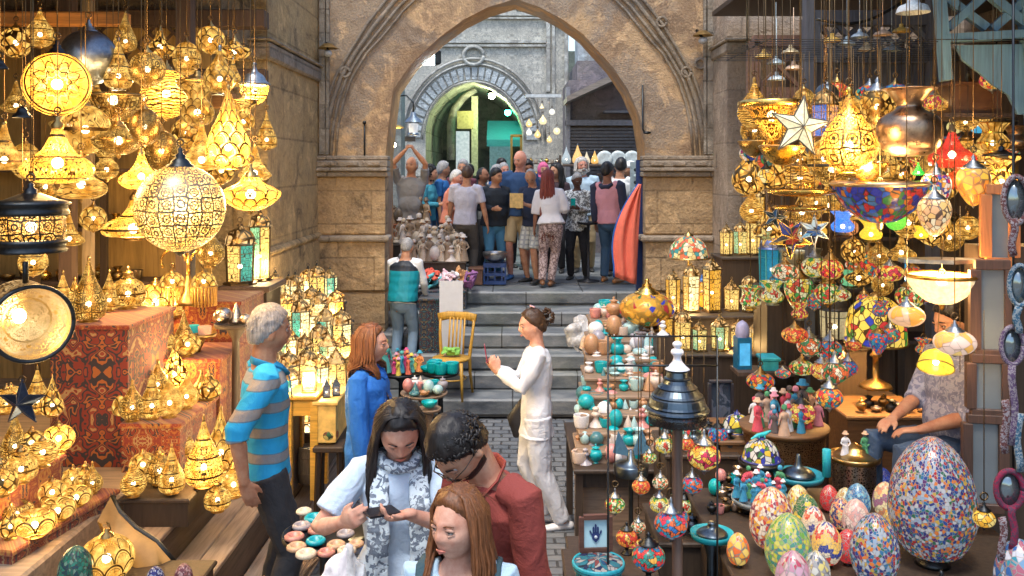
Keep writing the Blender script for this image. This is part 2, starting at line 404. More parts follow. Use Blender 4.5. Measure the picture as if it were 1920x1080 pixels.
b.add([(sx, y, GZ(y)) for y in ys for sx in (-2.1, 3.4)], [(i*2, i*2+1, i*2+3, i*2+2) for i in range(len(ys)-1)])
struct('street', b, cobble())
PZ = 1.15
def slabs():
    g = G('worn_step_stone'); x, y, z = g.ob(); n = g.noise(g.vec(x*.5, y, z), 5, 6, .65); f = g.noise(g.pos(), 45, 4)
    c = g.ramp(n, [(.3, (.06, .07, .085)), (.5, (.15, .165, .18)), (.75, (.32, .32, .31))])
    j = g.fr(x*.82+g.fl(z*5.3)*.37) < .012; c = g.mixc(j, c, (.03, .03, .03))
    c = g.mixc(g.ramp(g.noise(g.pos(), 1.7, 4), [(.5, (0, 0, 0)), (.7, (1, 1, 1))])*.35, c, (.12, .14, .09))
    return g.done(g.bsdf(c, g.ramp(n, [(.3, (.3,)*3), (.7, (.65,)*3)]), 0, g.bump(n+f*.4-j*2, .5, .02)))
SM = slabs(); b = B()
NS = 6; edges = [(9.75, .19), (10.42, .38), (11.05, .575), (11.6, .765), (12.12, .96), (12.66, PZ)]
edges = [(D(y, z), z) for y, z in ((748, .19), (700, .38), (664, .575), (624, .765), (583, .96), (545, PZ))]
for i, (y, z) in enumerate(edges):
    x0, x1 = (-2.42, 2.5) if y < 11.25 else (-1.9, 1.95)
    b.box(((x0+x1)/2, (y+14)/2, z-.1), (x1-x0, 14-y+(.0), .19-.004*i), 0, 0, .022)
    b.box(((x0+x1)/2, (y+.04+14)/2, z-.2), (x1-x0-.02, 14-y-.04, .03))
struct('stone_steps', b, SM)
struct('upper_street', B().bx(-7, 7, 12.9, 60, PZ-.4, PZ+.004), SM)

# ---------------------------------------------------------------- gate with the pointed arch
DA = 11.3; S_ = DA/F
def px(x, y, d=DA): p = W(x, y, d); return (p.x, p.z)
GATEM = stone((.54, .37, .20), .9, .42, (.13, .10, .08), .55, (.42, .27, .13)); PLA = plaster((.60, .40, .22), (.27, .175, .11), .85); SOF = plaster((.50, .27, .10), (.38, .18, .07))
outl = [(722, 760), (722, 300), (728, 239), (737, 169), (770, 121), (824, 70), (869, 37), (914, 14), (967, -2), (1013, 14), (1056, 37), (1094, 65), (1150, 127), (1178, 169), (1200, 219), (1210, 281), (1210, 760)]
o = [px(*q) for q in outl]
gate = empty('arched_gateway', (0, DA, 0), label='weathered stone gateway with a pointed arch over the steps', cat='gateway')
def yb(b, dy=-DA): b.v = [(v[0], v[1]+dy, v[2]) for v in b.v]; return b
XL, XR, ZT = px(597, 0)[0], px(1335, 0)[0], 5.75
b = B(); front = []; T = .75
mid = 8
for i in range(mid):
    (x0, z0), (x1, z1) = o[i], o[i+1]
    b.add([(x0, DA, z0), (x1, DA, z1), (XL, DA, z1), (XL, DA, z0)], [(0, 1, 2, 3)], None, 0, False)
    b.add([(x0, DA+T, z0), (x1, DA+T, z1), (XL, DA+T, z1), (XL, DA+T, z0)], [(0, 1, 2, 3)], None, 0, False)
for i in range(mid, len(o)-1):
    (x0, z0), (x1, z1) = o[i], o[i+1]
    b.add([(x0, DA, z0), (x1, DA, z1), (XR, DA, z1), (XR, DA, z0)], [(0, 1, 2, 3)], None, 0, False)
    b.add([(x0, DA+T, z0), (x1, DA+T, z1), (XR, DA+T, z1), (XR, DA+T, z0)], [(0, 1, 2, 3)], None, 0, False)
zc = o[mid][1]
for y in (DA, DA+T): b.add([(XL, y, zc), (XR, y, zc), (XR, y, ZT), (XL, y, ZT)], [(0, 1, 2, 3)], None, 0, False)
yb(b).obj('wall', PLA, gate)
b = B()
for i in range(len(o)-1):
    (x0, z0), (x1, z1) = o[i], o[i+1]; b.add([(x0, DA-.004, z0), (x1, DA-.004, z1), (x1, DA+T+.004, z1), (x0, DA+T+.004, z0)], [(0, 1, 2, 3)], None, 0, True)
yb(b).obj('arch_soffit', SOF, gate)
# block courses on the jambs below the imposts, and the raised blocks
b = B()
for (x0, x1) in ((597, 722), (1210, 1335)):
    for (y0, y1, pr) in ((331, 440, .03), (452, 545, .07), (548, 660, .05), (663, 800, .09)):
        xa, xb = px(x0, 0)[0], px(x1, 0)[0]
        b = B(); b.bx(xa-.004, xb+.004 if x1 < 900 else xb, DA-pr, DA+.3, px(0, y1)[1], px(0, y0)[1], 0, .02); yb(b).obj('jamb_block', GATEM, gate)
for (x0, x1) in ((597, 728), (1204, 1340)):
    b = B(); xa, xb = px(x0, 0)[0], px(x1, 0)[0]
    for (y0, y1, pr) in ((292, 300, .07), (301, 313, .10), (314, 321, .13), (322, 331, .09)):
        b.bx(xa, xb, DA-pr, DA+.2, px(0, y1)[1], px(0, y0)[1], 0, .01)
    for k in range(3): b.bx(xa+.1+k*.27, xa+.25+k*.27, DA-.135, DA-.09, px(0, 311)[1], px(0, 303)[1], 0, .01)
    b.bx(xa-.03, xb+.02, DA-.12, DA+.2, px(0, 452)[1], px(0, 441)[1], 0, .02)
    yb(b).obj('impost', stone((.36, .29, .22), 1.2, .5, (.12, .1, .08), .4), gate)
MOLD = plaster((.36, .285, .205), (.15, .115, .085), .7)
b = B()
Lm = [(610, 296), (614, 240), (624, 190), (640, 145), (668, 98), (700, 52), (738, 5), (790, -45), (860, -95), (967, -140)]
Rm = [(967+(967-x)*.985, y) for x, y in Lm]
for pts in (Lm, Rm):
    for dx, rr in ((0, .028), (.8, .02), (-.8, .02), (1.5, .016)):
        P_ = []
        for x, y in pts:
            x2 = x+(13 if x < 967 else -13)*dx; y2 = y+10*dx if abs(x-967) < 290 else y+2*dx
            q = px(x2, y2); P_.append((q[0], DA-.02, q[1]))
        b.tube(P_, rr, 8)
for (x, y) in ((648, 136), (1286, 136), (1240, 42), (1312, 120)):     # carved knots where the moulding loops
    q = px(x, y)
    b.tube([(q[0]+.06*math.cos(t), DA-.03, q[1]+.06*math.sin(t)) for t in [k*math.pi/8 for k in range(17)]], .018, 6)
yb(b).obj('arch_moulding', MOLD, gate)
for x0, x1 in ((600, 611), (613, 618), (1318, 1323), (1325, 1336)):
    b = B(); b.bx(px(x0, 0)[0], px(x1, 0)[0], DA-.05, DA+.05, px(0, 290)[1], ZT, 0, .01)
    yb(b).obj('carved_strip', stone((.36, .31, .25), .3, .3, (.16, .13, .1), .5), gate)
b = B()
q = px(1204, 160); b.tube([(q[0], DA-.04, q[1]), (q[0], DA-.05, q[1]-.55), (q[0]+.02, DA-.07, q[1]-.6)], .012, 6); b.ell((q[0]+.05, DA-.08, q[1]-.6), (.05, .03, .02)); yb(b).obj('iron_hook', DARK, gate); b = B()
q = px(684, 230); b.tube([(q[0], DA-.03, q[1]), (q[0], DA-.03, q[1]-.5)], .01, 6); b.ell((q[0], DA-.03, q[1]), .025)
yb(b).obj('iron_hook', DARK, gate)

# walls around: left return wall, left pier, the wall over both shops
LW = stone((.54, .38, .19), .95, .52, (.14, .10, .07), .55, (.48, .30, .12)); RWm = stone((.42, .335, .26), 1.1, .62, (.16, .13, .11), .5, (.36, .28, .2))
def wallobj(name, b, m, label, cat='wall'): return tag(b.obj(name, m), label, cat)
b = B()
b.bx(-2.75, XL-.002, 8.95, 12.2, 0, 5.75)                                    # pier body left
b.bx(-5.2, -2.75, 8.97, 12.2, 0, 5.75)
wallobj('stone_pier', b, LW, 'block of stone wall beside the arch behind the pierced brass lamps')
b = B(); b.bx(-3.3, XL+.05, 8.84, 12.1, W(0, 110, 8.9).z, W(0, 78, 8.9).z, 0, .02); b.bx(-3.3, XL+.08, 8.80, 12.1, W(0, 77, 8.9).z, W(0, 72, 8.9).z, 0, .01)
wallobj('stone_ledge', b, stone((.30, .26, .22), 1.4, .5), 'grey moulded stone ledge high above the lit brass lamps', 'ledge')
b = B(); b.bx(-3.3, XL+.05, 8.86, 12.1, 1.92, 2.0, 0, .03); b.bx(-3.3, XL+.03, 8.89, 12.1, 1.55, 1.92, 0, .02)
wallobj('stone_ledge', b, LW, 'worn projecting stone ledge behind the stand of glass lanterns', 'ledge')
b = B(); b.bx(XR+.002, 2.78, 10.5, 12.2, 0, 5.75); b.bx(2.78, 6.5, 10.52, 12.2, 0, 5.75)
wallobj('stone_pier', b, RWm, 'pale stone wall right of the arch with stained patches')  # patches are the random stains of the stone colour
b = B(); b.bx(XR-.03, 3.3, 10.42, 12.1, W(0, 100, 10.5).z, W(0, 80, 10.5).z, 0, .02); b.bx(XR-.05, 3.3, 10.38, 12.1, W(0, 79, 10.5).z, W(0, 74, 10.5).z, 0, .01)
wallobj('stone_ledge', b, stone((.33, .28, .22), 1.4, .5), 'moulded stone ledge at the top right of the arch', 'ledge')
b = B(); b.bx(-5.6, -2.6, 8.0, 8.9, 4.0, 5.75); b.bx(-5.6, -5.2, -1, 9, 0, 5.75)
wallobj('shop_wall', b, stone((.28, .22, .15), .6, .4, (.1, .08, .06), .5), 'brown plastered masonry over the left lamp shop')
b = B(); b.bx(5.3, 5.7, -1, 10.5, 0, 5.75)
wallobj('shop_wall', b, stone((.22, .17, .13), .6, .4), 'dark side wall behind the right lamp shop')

# ---------------------------------------------------------------- beyond the arch
DB = 19.5; GREY = stone((.52, .57, .58), .55, .3, (.20, .22, .24), .45, None, .008)
def carved():
    g = G('carved_stone'); x, y, z = g.ob(); u = g.abs(g.fr(x*.9)-.5)*2; v = g.abs(g.fr(z*1.1)-.5)*2
    n = g.noise(g.vec(u, v), 5.5, 2, .5, dist=1.2); l = g.fr(n*6) < .3; n2 = g.noise(g.pos(), 3, 6, .7)
    c = g.ramp(n2, [(.3, (.40, .40, .36)), (.7, (.72, .69, .60))]); c = g.mixc(l*.45, c, (.15, .17, .19))
    return g.done(g.bsdf(c, .85, 0, g.bump(l*-1.0+n2, .8, .04)))
CV = carved()
bld = empty('carved_building', (0, DB, 0), label='grey carved stone building with an arched passage beyond the gateway', cat='building')
io = [(798, 330), (798, 240), (806, 210), (825, 184), (850, 165), (885, 152), (920, 165), (948, 184), (970, 212), (980, 240), (980, 330)]
oo = [px(x, y, DB) for x, y in io]
b = B(); xl, xr = px(640, 0, DB)[0], px(1066, 0, DB)[0]; zt = 6.9; y = DB
for i in range(len(oo)-1):
    (x0, z0), (x1, z1) = oo[i], oo[i+1]
    xx = xl if i < 5 else xr
    b.add([(x0, y, z0), (x1, y, z1), (xx, y, z1), (xx, y, z0)], [(0, 1, 2, 3)], None, 0, False)
b.add([(xl, y, oo[5][1]), (xr, y, oo[5][1]), (xr, y, zt), (xl, y, zt)], [(0, 1, 2, 3)], None, 0, False)
yb(b, -DB).obj('wall', CV, bld)
b = B()
for i in range(len(oo)-1):
    (x0, z0), (x1, z1) = oo[i], oo[i+1]; b.add([(x0, y, z0), (x1, y, z1), (x1, y+5, z1), (x0, y+5, z0)], [(0, 1, 2, 3)])
yb(b, -DB).obj('passage_vault', stone((.36, .36, .26), .7, .4, (.16, .16, .11), .5), bld)
b = B()                                                        # voussoir ring with its dark carved joints
cx_, cz_ = px(888, 262, DB); 
for k in range(27):
    a0 = math.pi*(k/27); a1 = math.pi*((k+.72)/27)
    def pt(a, r): 
        s2 = 1.16 if math.sin(a) > 0 else 1
        return (cx_+r*math.cos(a)*1.02, cz_+r*math.sin(a)*s2)
    q = [pt(a0, 1.13), pt(a1, 1.13), pt(a1, 1.36), pt(a0, 1.36)]; b.prism(q, DB-.045, DB+.05)
yb(b, -DB).obj('voussoirs', GREY, bld)
b = B()
for r_, rr in ((1.42, .022), (1.52, .028), (1.09, .02)):
    b.tube([(pt(math.pi*k/24, r_)[0], DB-.05, pt(math.pi*k/24, r_)[1]) for k in range(25)], rr, 6)
for x0, x1, y0, y1 in ((805, 1035, 24, 30), (805, 1035, 33, 36), (800, 1025, 76, 81), (800, 1025, 84, 88), (1024, 1031, 24, 172), (1035, 1040, 20, 178), (1058, 1064, 50, 178), (1040, 1060, 46, 50)):
    b.bx(px(x0, 0, DB)[0], px(x1, 0, DB)[0], DB-.07, DB+.03, px(0, y1, DB)[1], px(0, y0, DB)[1])
q = px(888, 105, DB)
b.tube([(q[0]+.22*math.cos(t), DB-.06, q[1]+.2*math.sin(t)) for t in [k*math.pi/8 for k in range(17)]], .04, 6)
b.bx(px(870, 0, DB)[0]-.9, px(870, 0, DB)[0]-.2, DB-.3, DB, px(0, 12, DB)[1]-.05, px(0, 12, DB)[1])
yb(b, -DB).obj('carved_moulding', plaster((.60, .60, .55), (.34, .34, .31), .4), bld)
b = B(); b.bx(px(968, 0, DB)[0], px(1003, 0, DB)[0], DB-.05, DB+.1, px(0, 20, DB)[1], px(0, -12, DB)[1])
yb(b, -DB).obj('window', plain((.05, .07, .10), .25), bld)
# passage inside: end wall with doorway, panels, awning, lamp light
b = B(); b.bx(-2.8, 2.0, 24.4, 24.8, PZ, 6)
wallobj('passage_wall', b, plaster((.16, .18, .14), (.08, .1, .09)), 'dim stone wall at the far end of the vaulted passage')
b = B(); pts = [px(x, y_, 21) for x, y_ in ((846, 300), (846, 230), (852, 205), (870, 182), (892, 168))]
b.tube([(a, 21, c) for a, c in pts], [.10, .10, .09, .08, .07], 8)
tag(b.obj('stone_rib', plaster((.5, .49, .38), (.3, .3, .22))), 'pale stone vault rib curving inside the green lit passage', 'arch')
def slab(name, x0, x1, y0, y1, d, th, m, label, cat): return tag(B().bx(px(x0, 0, d)[0], px(x1, 0, d)[0], d, d+th, px(0, y1, d)[1], px(0, y0, d)[1], 0, .01).obj(name, m), label, cat)
slab('hanging_sign', 857, 888, 208, 242, 20.6, .06, plain((.42, .40, .14), .7), 'olive yellow panel hanging inside the vaulted passage', 'panel')
slab('wall_panel', 855, 880, 246, 330, 22.5, .05, glass((.75, .95, 1), .9), 'bright white doorway pane inside the passage', 'door')
slab('door_post', 884, 896, 180, 330, 20.9, .12, plain((.45, .46, .28), .7), 'pale olive upright post inside the passage', 'post')
slab('lit_doorway', 918, 960, 262, 330, 22.5, .05, glass((.3, .62, .66), .4), 'glowing turquoise shop front at the end of the passage', 'doorway')
aw = B(); a0 = px(914, 226, 21.5); a1 = px(985, 226, 21.5); z1 = px(0, 262, 21)[1]
aw.add([(a0[0], 21.6, a0[1]), (a1[0], 21.6, a1[1]), (a1[0], 20.9, z1), (a0[0], 20.9, z1), (a0[0], 21.6, a0[1]-.02), (a1[0], 21.6, a1[1]-.02), (a1[0], 20.9, z1-.02), (a0[0], 20.9, z1-.02)], [(0, 1, 2, 3), (7, 6, 5, 4), (0, 4, 5, 1), (1, 5, 6, 2), (2, 6, 7, 3), (3, 7, 4, 0)], None, 0, False)
aw.bx(a0[0], a1[0], 20.88, 20.9, z1-.16, z1)
tag(aw.obj('awning', cloth((.02, .17, .22))), 'turquoise cloth awning inside the vaulted passage', 'awning')
b = B(); 
for x0 in (957, 975): b.bx(px(x0, 0, 20.5)[0], px(x0, 0, 20.5)[0]+.05, 20.5, 20.55, PZ, px(0, 255, 20.5)[1])
b.bx(px(957, 0, 20.5)[0], px(1000, 0, 20.5)[0], 20.5, 20.55, px(0, 257, 20.5)[1], px(0, 252, 20.5)[1])
tag(b.obj('door_frame', wood((.36, .20, .05))), 'yellow brown wooden door frame beside the turquoise awning', 'frame')
# right-hand shop building beyond the arch
rb = empty('shop_building', (0, 17.5, 0), label='shop building with a sloping canopy and roller shutter beyond the arch', cat='building')
DR = 17.5
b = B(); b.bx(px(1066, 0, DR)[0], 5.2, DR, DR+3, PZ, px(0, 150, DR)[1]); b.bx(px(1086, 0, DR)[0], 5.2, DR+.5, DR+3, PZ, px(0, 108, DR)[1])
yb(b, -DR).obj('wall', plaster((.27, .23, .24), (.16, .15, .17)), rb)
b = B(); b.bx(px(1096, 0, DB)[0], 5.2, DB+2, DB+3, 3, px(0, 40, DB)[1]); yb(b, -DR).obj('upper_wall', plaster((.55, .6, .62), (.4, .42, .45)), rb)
b = B(); a = px(1062, 182, 16.6); c = px(1215, 108, 16.6)
b.prism([(a[0], a[1]), (c[0], c[1]), (c[0], c[1]-.14), (a[0], a[1]-.1)], 16.4, 17.6); yb(b, -DR).obj('canopy', wood((.30, .26, .22), ax=0), rb)
b = B()
for k in range(15): z = px(0, 240+k*6.2, DR)[1]; b.bx(px(1068, 0, DR)[0], px(1212, 0, DR)[0], DR-.12, DR-.06, z-.05, z)
yb(b, -DR).obj('roller_shutter', metal((.17, .17, .18), .5), rb)
b = B(); b.bx(px(1060, 0, DR)[0], px(1068, 0, DR)[0], DR-.2, DR, PZ, px(0, 165, DR)[1]); b.bx(px(1060, 0, DR)[0], px(1215, 0, DR)[0], DR-.22, DR, px(0, 236, DR)[1], px(0, 226, DR)[1]); b.bx(px(1130, 0, DR)[0], px(1212, 0, DR)[0], DR-.3, DR, px(0, 213, DR)[1], px(0, 209, DR)[1])
yb(b, -DR).obj('frame', plain((.22, .22, .24), .6), rb)
b = B(); b.bx(px(720, 0, 16)[0], px(752, 0, 16)[0], 16, 16.6, PZ, px(0, 120, 16)[1])
wallobj('side_wall', b, plaster((.30, .36, .34), (.2, .25, .25)), 'greenish plaster wall end just inside the arch on the left')
b = B(); b.bx(-9, xl+.01, DB-.5, DB+.5, PZ, 6.9); b.bx(4.3, 9, DB-4, DB-3.5, PZ, 6.5)
wallobj('far_wall', b, plaster((.3, .33, .34), (.2, .22, .24)), 'plain grey wall hidden beside the carved building')
# ---------------------------------------------------------------- people
def remesh(b, vox, smooth=4, disp=0, dscale=6, seed=0.0, shift=None):
    me = b.mesh([], 'tmp', False); ob = bpy.data.objects.new('tmp', me); COL.objects.link(ob)
    md = ob.modifiers.new('r', 'REMESH'); md.mode = 'VOXEL'; md.voxel_size = vox
    if smooth: sm = ob.modifiers.new('s', 'SMOOTH'); sm.iterations = smooth; sm.factor = .5
    dg = bpy.context.evaluated_depsgraph_get(); out = bpy.data.meshes.new_from_object(ob.evaluated_get(dg))
    bpy.data.objects.remove(ob); bpy.data.meshes.remove(me)
    n = len(out.vertices)
    if disp and n:
        co = np.zeros(n*3, dtype=np.float32); out.vertices.foreach_get('co', co); co = co.reshape(-1, 3)
        no = np.zeros(n*3, dtype=np.float32); out.vertex_normals.foreach_get('vector', no); no = no.reshape(-1, 3)
        d = np.array([noise.noise(Vector((p[0]*dscale+seed, p[1]*dscale, p[2]*dscale*.62)))+.5*noise.noise(Vector((p[0]*dscale*2.3+p[2]*3, p[1]*dscale*2.3-seed, p[2]*dscale*1.2))) for p in co])
        d = -np.abs(d)+.35
        co += no*(d*disp)[:, None]; out.vertices.foreach_set('co', co.ravel())
    out.polygons.foreach_set('use_smooth', [True]*len(out.polygons)); out.update()
    return out
def fin(me, mat): me.materials.clear(); me.materials.append(mat); return me

def ik(a, t, l1, l2, pole):
    a = Vector(a); t = Vector(t); v = t-a; L = min(v.length, (l1+l2)*.999); v = v.normalized(); t = a+v*L
    x = (l1*l1-l2*l2+L*L)/(2*L); h = math.sqrt(max(0, l1*l1-x*x)); p = Vector(pole); p = p-v*p.dot(v)
    p = p.normalized() if p.length > 1e-5 else v.orthogonal().normalized()
    return a+v*x+p*h, t
BUMPS = [((0, -.100, -.020), (0, -.015, -.002), (.0105, .03, .012)), ((0, -.097, .004), (0, -.012, 0), (.009, .03, .022)),
         ((.013, -.092, -.028), (0, -.004, 0), (.006, .02, .006)), ((-.013, -.092, -.028), (0, -.004, 0), (.006, .02, .006)),
         ((.033, -.088, .006), (0, .012, 0), (.016, .03, .010)), ((-.033, -.088, .006), (0, .012, 0), (.016, .03, .010)),
         ((.030, -.09, .028), (0, -.004, 0), (.02, .03, .007)), ((-.030, -.09, .028), (0, -.004, 0), (.02, .03, .007)),
         ((.045, -.065, -.028), (.003, -.005, 0), (.018, .03, .018)), ((-.045, -.065, -.028), (-.003, -.005, 0), (.018, .03, .018)),
         ((0, -.09, -.060), (0, -.010, 0), (.022, .03, .011)), ((0, -.088, -.076), (0, .005, 0), (.02, .03, .006)),
         ((0, -.08, -.100), (0, -.014, .002), (.020, .03, .014))]
def headsurf(nx, ny, nz):
    p = Vector((.077*nx, .098*ny, .118*nz))
    if nz < 0:
        t = -nz; p.x *= 1-.30*t**1.6
        if ny > 0: p.y *= 1-.38*t
        else: p.y *= 1-.04*t
    q = p.copy()
    if ny < 0:
        for c, d, s in BUMPS:
            e = ((p.x-c[0])/s[0])**2+((p.y-c[1])/s[1])**2*.3+((p.z-c[2])/s[2])**2
            if e < 9: q += Vector(d)*math.exp(-.5*e)
    return q
def addhead(b, M, n=56, k=48):
    vs = []
    for j in range(k+1):
        t = math.pi*j/k-math.pi/2
        for i in range(n): a = 2*math.pi*i/n; vs.append(M @ headsurf(math.cos(t)*math.cos(a), math.cos(t)*math.sin(a), math.sin(t)))
    b.add(vs, [(j*n+i, j*n+(i+1) % n, (j+1)*n+(i+1) % n, (j+1)*n+i) for j in range(k) for i in range(n)])
    for s in (-1, 1):
        E = M @ Matrix.Translation((s*.078, .008, -.006)) @ Matrix.Rotation(s*.35, 4, 'Z')
        b.ell(E.to_translation(), (.008, .018, .032), 10, 8, 0, E.to_3x3())
SKIN = {'pale': (.72, .45, .33), 'tan': (.50, .29, .18), 'olive': (.58, .36, .24), 'brown': (.30, .16, .10), 'dark': (.12, .065, .045), 'red': (.66, .36, .27)}
HAIRC = {'black': (.015, .012, .012), 'brown': (.07, .035, .018), 'grey': (.36, .35, .35), 'white': (.62, .60, .57), 'auburn': (.20, .075, .028), 'blond': (.30, .17, .075), 'red': (.22, .035, .02)}

def hand(b, w, dr, nrm, curl=.35, grip=0, side=1, s=1.0):
    """w wrist, dr pointing along the palm, nrm = direction the palm faces; five separate fingers"""
    dr = Vector(dr).normalized(); nrm = Vector(nrm); nrm = (nrm-dr*nrm.dot(dr)).normalized(); sd = dr.cross(nrm)*side   # towards the thumb
    w = Vector(w)
    b.tube([w-dr*.02, w+dr*.02*s, w+dr*.06*s, w+dr*.092*s], [(.026, .020), (.034, .017), (.040, .016), (.037, .013)], 10, 0, True, sd, True, True)
    for i, (off, ln) in enumerate(((.029, .070), (.010, .079), (-.010, .073), (-.028, .056))):
        base = w+dr*(.088-.004*abs(i-1.3))*s+sd*off*s; d = dr+sd*off*1.5; d.normalize(); p = base; pts = [p-d*.015, p]; c = curl*(1+.12*i)+grip
        for f, a in ((.45, c*.6), (.32, c*1.3), (.23, c*1.0)):
            d = (d*math.cos(a)+nrm*math.sin(a)).normalized(); p = p+d*ln*f*s; pts.append(p)
        b.tube(pts, [.0098, .0095, .0088, .0080, .0066], 7, 0, True, None, True, True)
    tb = w+dr*.028*s+sd*.026*s; d = (dr*.75+sd*.65+nrm*(.25+grip*.3)).normalized(); p1 = tb+d*.036*s; d2 = (dr*.95+sd*.15+nrm*(.25+grip*.5)).normalized(); p2 = p1+d2*.028*s; p3 = p2+(d2+nrm*.25).normalized()*.020*s
    b.tube([tb-d*.02, tb, p1, p2, p3], [.013, .0135, .0105, .0095, .007], 7, 0, True, None, True, True)

def person(label, px_, d, zg, h=1.72, rot=0, group=None, sk='tan', hair='black', style='short', top=None, bot=None, sleeve='tee', legs='trousers',
           hem=.86, fat=1.0, fem=False, lean=0, slean=0, neck=0, yaw=0, pitch=0, roll=0, hl=None, hr=None, pl=(.5, .8, -.3), pr=(-.5, .8, -.3), fl=None, fr=None, hip=.93,
           shoes=(.03, .03, .03), vox=.013, near=False, curl=(.35, .35), beard=None, hl_n=(-1, 0, 0), hr_n=(1, 0, 0), hd_l=None, hd_r=None, locks=None, open_neck=False, X0=None, baggy=1.0, topb=0):
    s = h/1.75; x = (px_-960)*d/F if X0 is None else X0
    root = empty('person', (x, d, zg), R(rot), s, label, 'person', group)
    vox = vox/s
    RX = Matrix.Rotation(R(lean), 3, 'X'); RXY = Matrix.Rotation(R(slean), 3, 'Y') @ RX      # lean forward about the hips (towards -Y)
    pel = Vector((0, 0, hip)); up = lambda a, b_, c: pel+RXY @ Vector((a, b_, c))
    sh = .164 if fem else .192; bx_ = RXY @ Vector((1, 0, 0))
    nb = up(0, .005, .53); NR = Matrix.Rotation(R(lean+neck), 3, 'X')
    HC = nb+RXY @ (Matrix.Rotation(R(neck), 3, 'X') @ Vector((0, -.024, .160)))
    HM = Matrix.Translation(HC) @ (RXY.to_4x4()) @ Matrix.Rotation(R(yaw), 4, 'Z') @ Matrix.Rotation(R(neck+pitch), 4, 'X') @ Matrix.Rotation(R(roll), 4, 'Y') @ Matrix.Scale(1.07, 4)
    A = {}
    for sd, t, pol in ((1, hl, pl), (-1, hr, pr)):
        S0 = up(sd*sh, .01, .475)
        t = Vector(t) if t else Vector((sd*.26, -.04, .80)) if hip > .8 else Vector((sd*.2, -.3, .6))
        el, wr = ik(S0, t, .285, .255, pol); A[sd] = (S0, el, wr)
    Lg = {}
    for sd, t in ((1, fl), (-1, fr)):
        t = Vector(t) if t else Vector((sd*.11, 0, 0)); an = t+Vector((0, 0, .075)); h0 = pel+Vector((sd*.088, 0, -.03))
        kn, an = ik(h0, an, .43, .43, (sd*.12, -1, .1)); Lg[sd] = (h0, kn, an)
    fw = fat; tz = [(-.10, .150*(1.06 if fem else 1), .105), (.0, .158*(1.05 if fem else 1), .110), (.14, .128 if fem else .142, .098), (.30, .148 if fem else .168, .112), (.42, .156 if fem else .190, .102), (.49, .105, .078), (.545, .058, .056)]
    b = B()
    b.tube([up(0, .0, z) for z, *_ in tz], [(rx*(.84 if z < .1 else .93)*(1+(fw-1)*.6), ry*(.82 if z < .1 else .93)*fw) for z, rx, ry in tz], 20, 0, True, bx_, True, True)
    b.tube([up(0, .008, .46), nb+(HC-nb)*.35+Vector((0, .006, 0)), HM @ Vector((0, .018, -.06))], [.066, .052 if fem else .064, .056], 12, 0, True, bx_, True, True)
    addhead(b, HM, *((56, 48) if near else (36, 30)))
    for sd in (1, -1):
        S0, el, wr = A[sd]; dr = (wr-el).normalized(); k = .88 if fem else 1.0
        b.tube([S0-Vector((sd*.05, 0, -.01)), S0, S0*.5+el*.5, el, el*.72+wr*.28, wr], [.045*k, .054*k, .046*k, .040*k, .042*k, .0265*k], 12, 0, True, None, True, True)
        hd = Vector((hd_l if sd > 0 else hd_r) or dr); nn = hl_n if sd > 0 else hr_n
        hand(b, wr, hd, nn, curl[0] if sd > 0 else curl[1], 0, -sd, 1.0 if not fem else .94)
        if legs in ('shorts', 'skirt', 'knee'):
            h0, kn, an = Lg[sd]; b.tube([h0, h0*.5+kn*.5, kn, kn*.65+an*.35, an], [.082, .075, .055, .058, .038], 12, 0, True, None, True, True)
        h0, kn, an = Lg[sd]; b.tube([kn, an, an-Vector((0, 0, .03))], [.05, .038, .036], 10, 0, True, None, True, True)
    body = remesh(b, vox, 2)
    link('body', fin(body, skin(SKIN[sk])), root)
    # face details
    def hp(x_, y_, z_): return HM @ Vector((x_, y_, z_))
    for sd in (-1, 1):
        e = B(); ir = B(); c = hp(sd*.032, -.0775, .004); e.ell(c, .0128, 12, 10)
        b2 = HM @ Matrix.Translation((sd*.032, -.0775, .004)) @ Matrix.Rotation(R(-12), 4, 'X')
        q = b2 @ Vector((0, -.0092, 0)); ir.ell(q, (.0056, .0042, .0056), 10, 8, 0, b2.to_3x3())
        if not near: continue
        eo = e.obj('eye', plain((.42, .39, .36), .25, 0, .05), root); ir.obj('iris', plain((.03, .018, .01), .1, 0, .1), eo)
    for sd in (-1, 1):
        if not near: break
        lid = B(); lid.tube([hp(sd*.014, -.085, .006), hp(sd*.023, -.0895, .0125), hp(sd*.032, -.0905, .0145), hp(sd*.041, -.0865, .0125), hp(sd*.050, -.078, .006)], [.002, .0062, .0068, .0062, .002], 8)
        lid.tube([hp(sd*.015, -.085, -.002), hp(sd*.032, -.0885, -.0085), hp(sd*.049, -.079, -.002)], [.002, .0052, .002], 8); lid.obj('eyelid', skin(tuple(c*.88 for c in SKIN[sk])), root)
        lid = B(); lid.tube([hp(sd*.018, -.0895, .0062), hp(sd*.032, -.0935, .0088), hp(sd*.047, -.0845, .0055)], [.0006, .0016, .0008], 6); lid.obj('eyelashes', plain((.02, .015, .012), .6), root)
    lp = B(); lp.tube([hp(-.021, -.0925, -.061), hp(-.009, -.1005, -.0585), hp(0, -.1010, -.0595), hp(.009, -.1005, -.0585), hp(.021, -.0925, -.061)], [.0018, .0042, .0040, .0042, .0018], 8)
    lp.tube([hp(-.018, -.0925, -.063), hp(0, -.0990, -.067), hp(.018, -.0925, -.063)], [.0018, .0052, .0018], 8)
    c = SKIN[sk]; lp.obj('lips', plain((c[0]*.8, c[1]*.42, c[2]*.42) if fem else (c[0]*.75, c[1]*.5, c[2]*.5), .4, 0, .1), root)
    hm = hairm(HAIRC.get(hair, (.02, .02, .02)))
    for sd in (-1, 1): br = B(); br.tube([hp(sd*.014, -.0945, .021), hp(sd*.03, -.0965, .028), hp(sd*.05, -.082, .024)], [.0030, .0038 if not fem else .0028, .0014], 6); br.obj('eyebrow', hm, root)
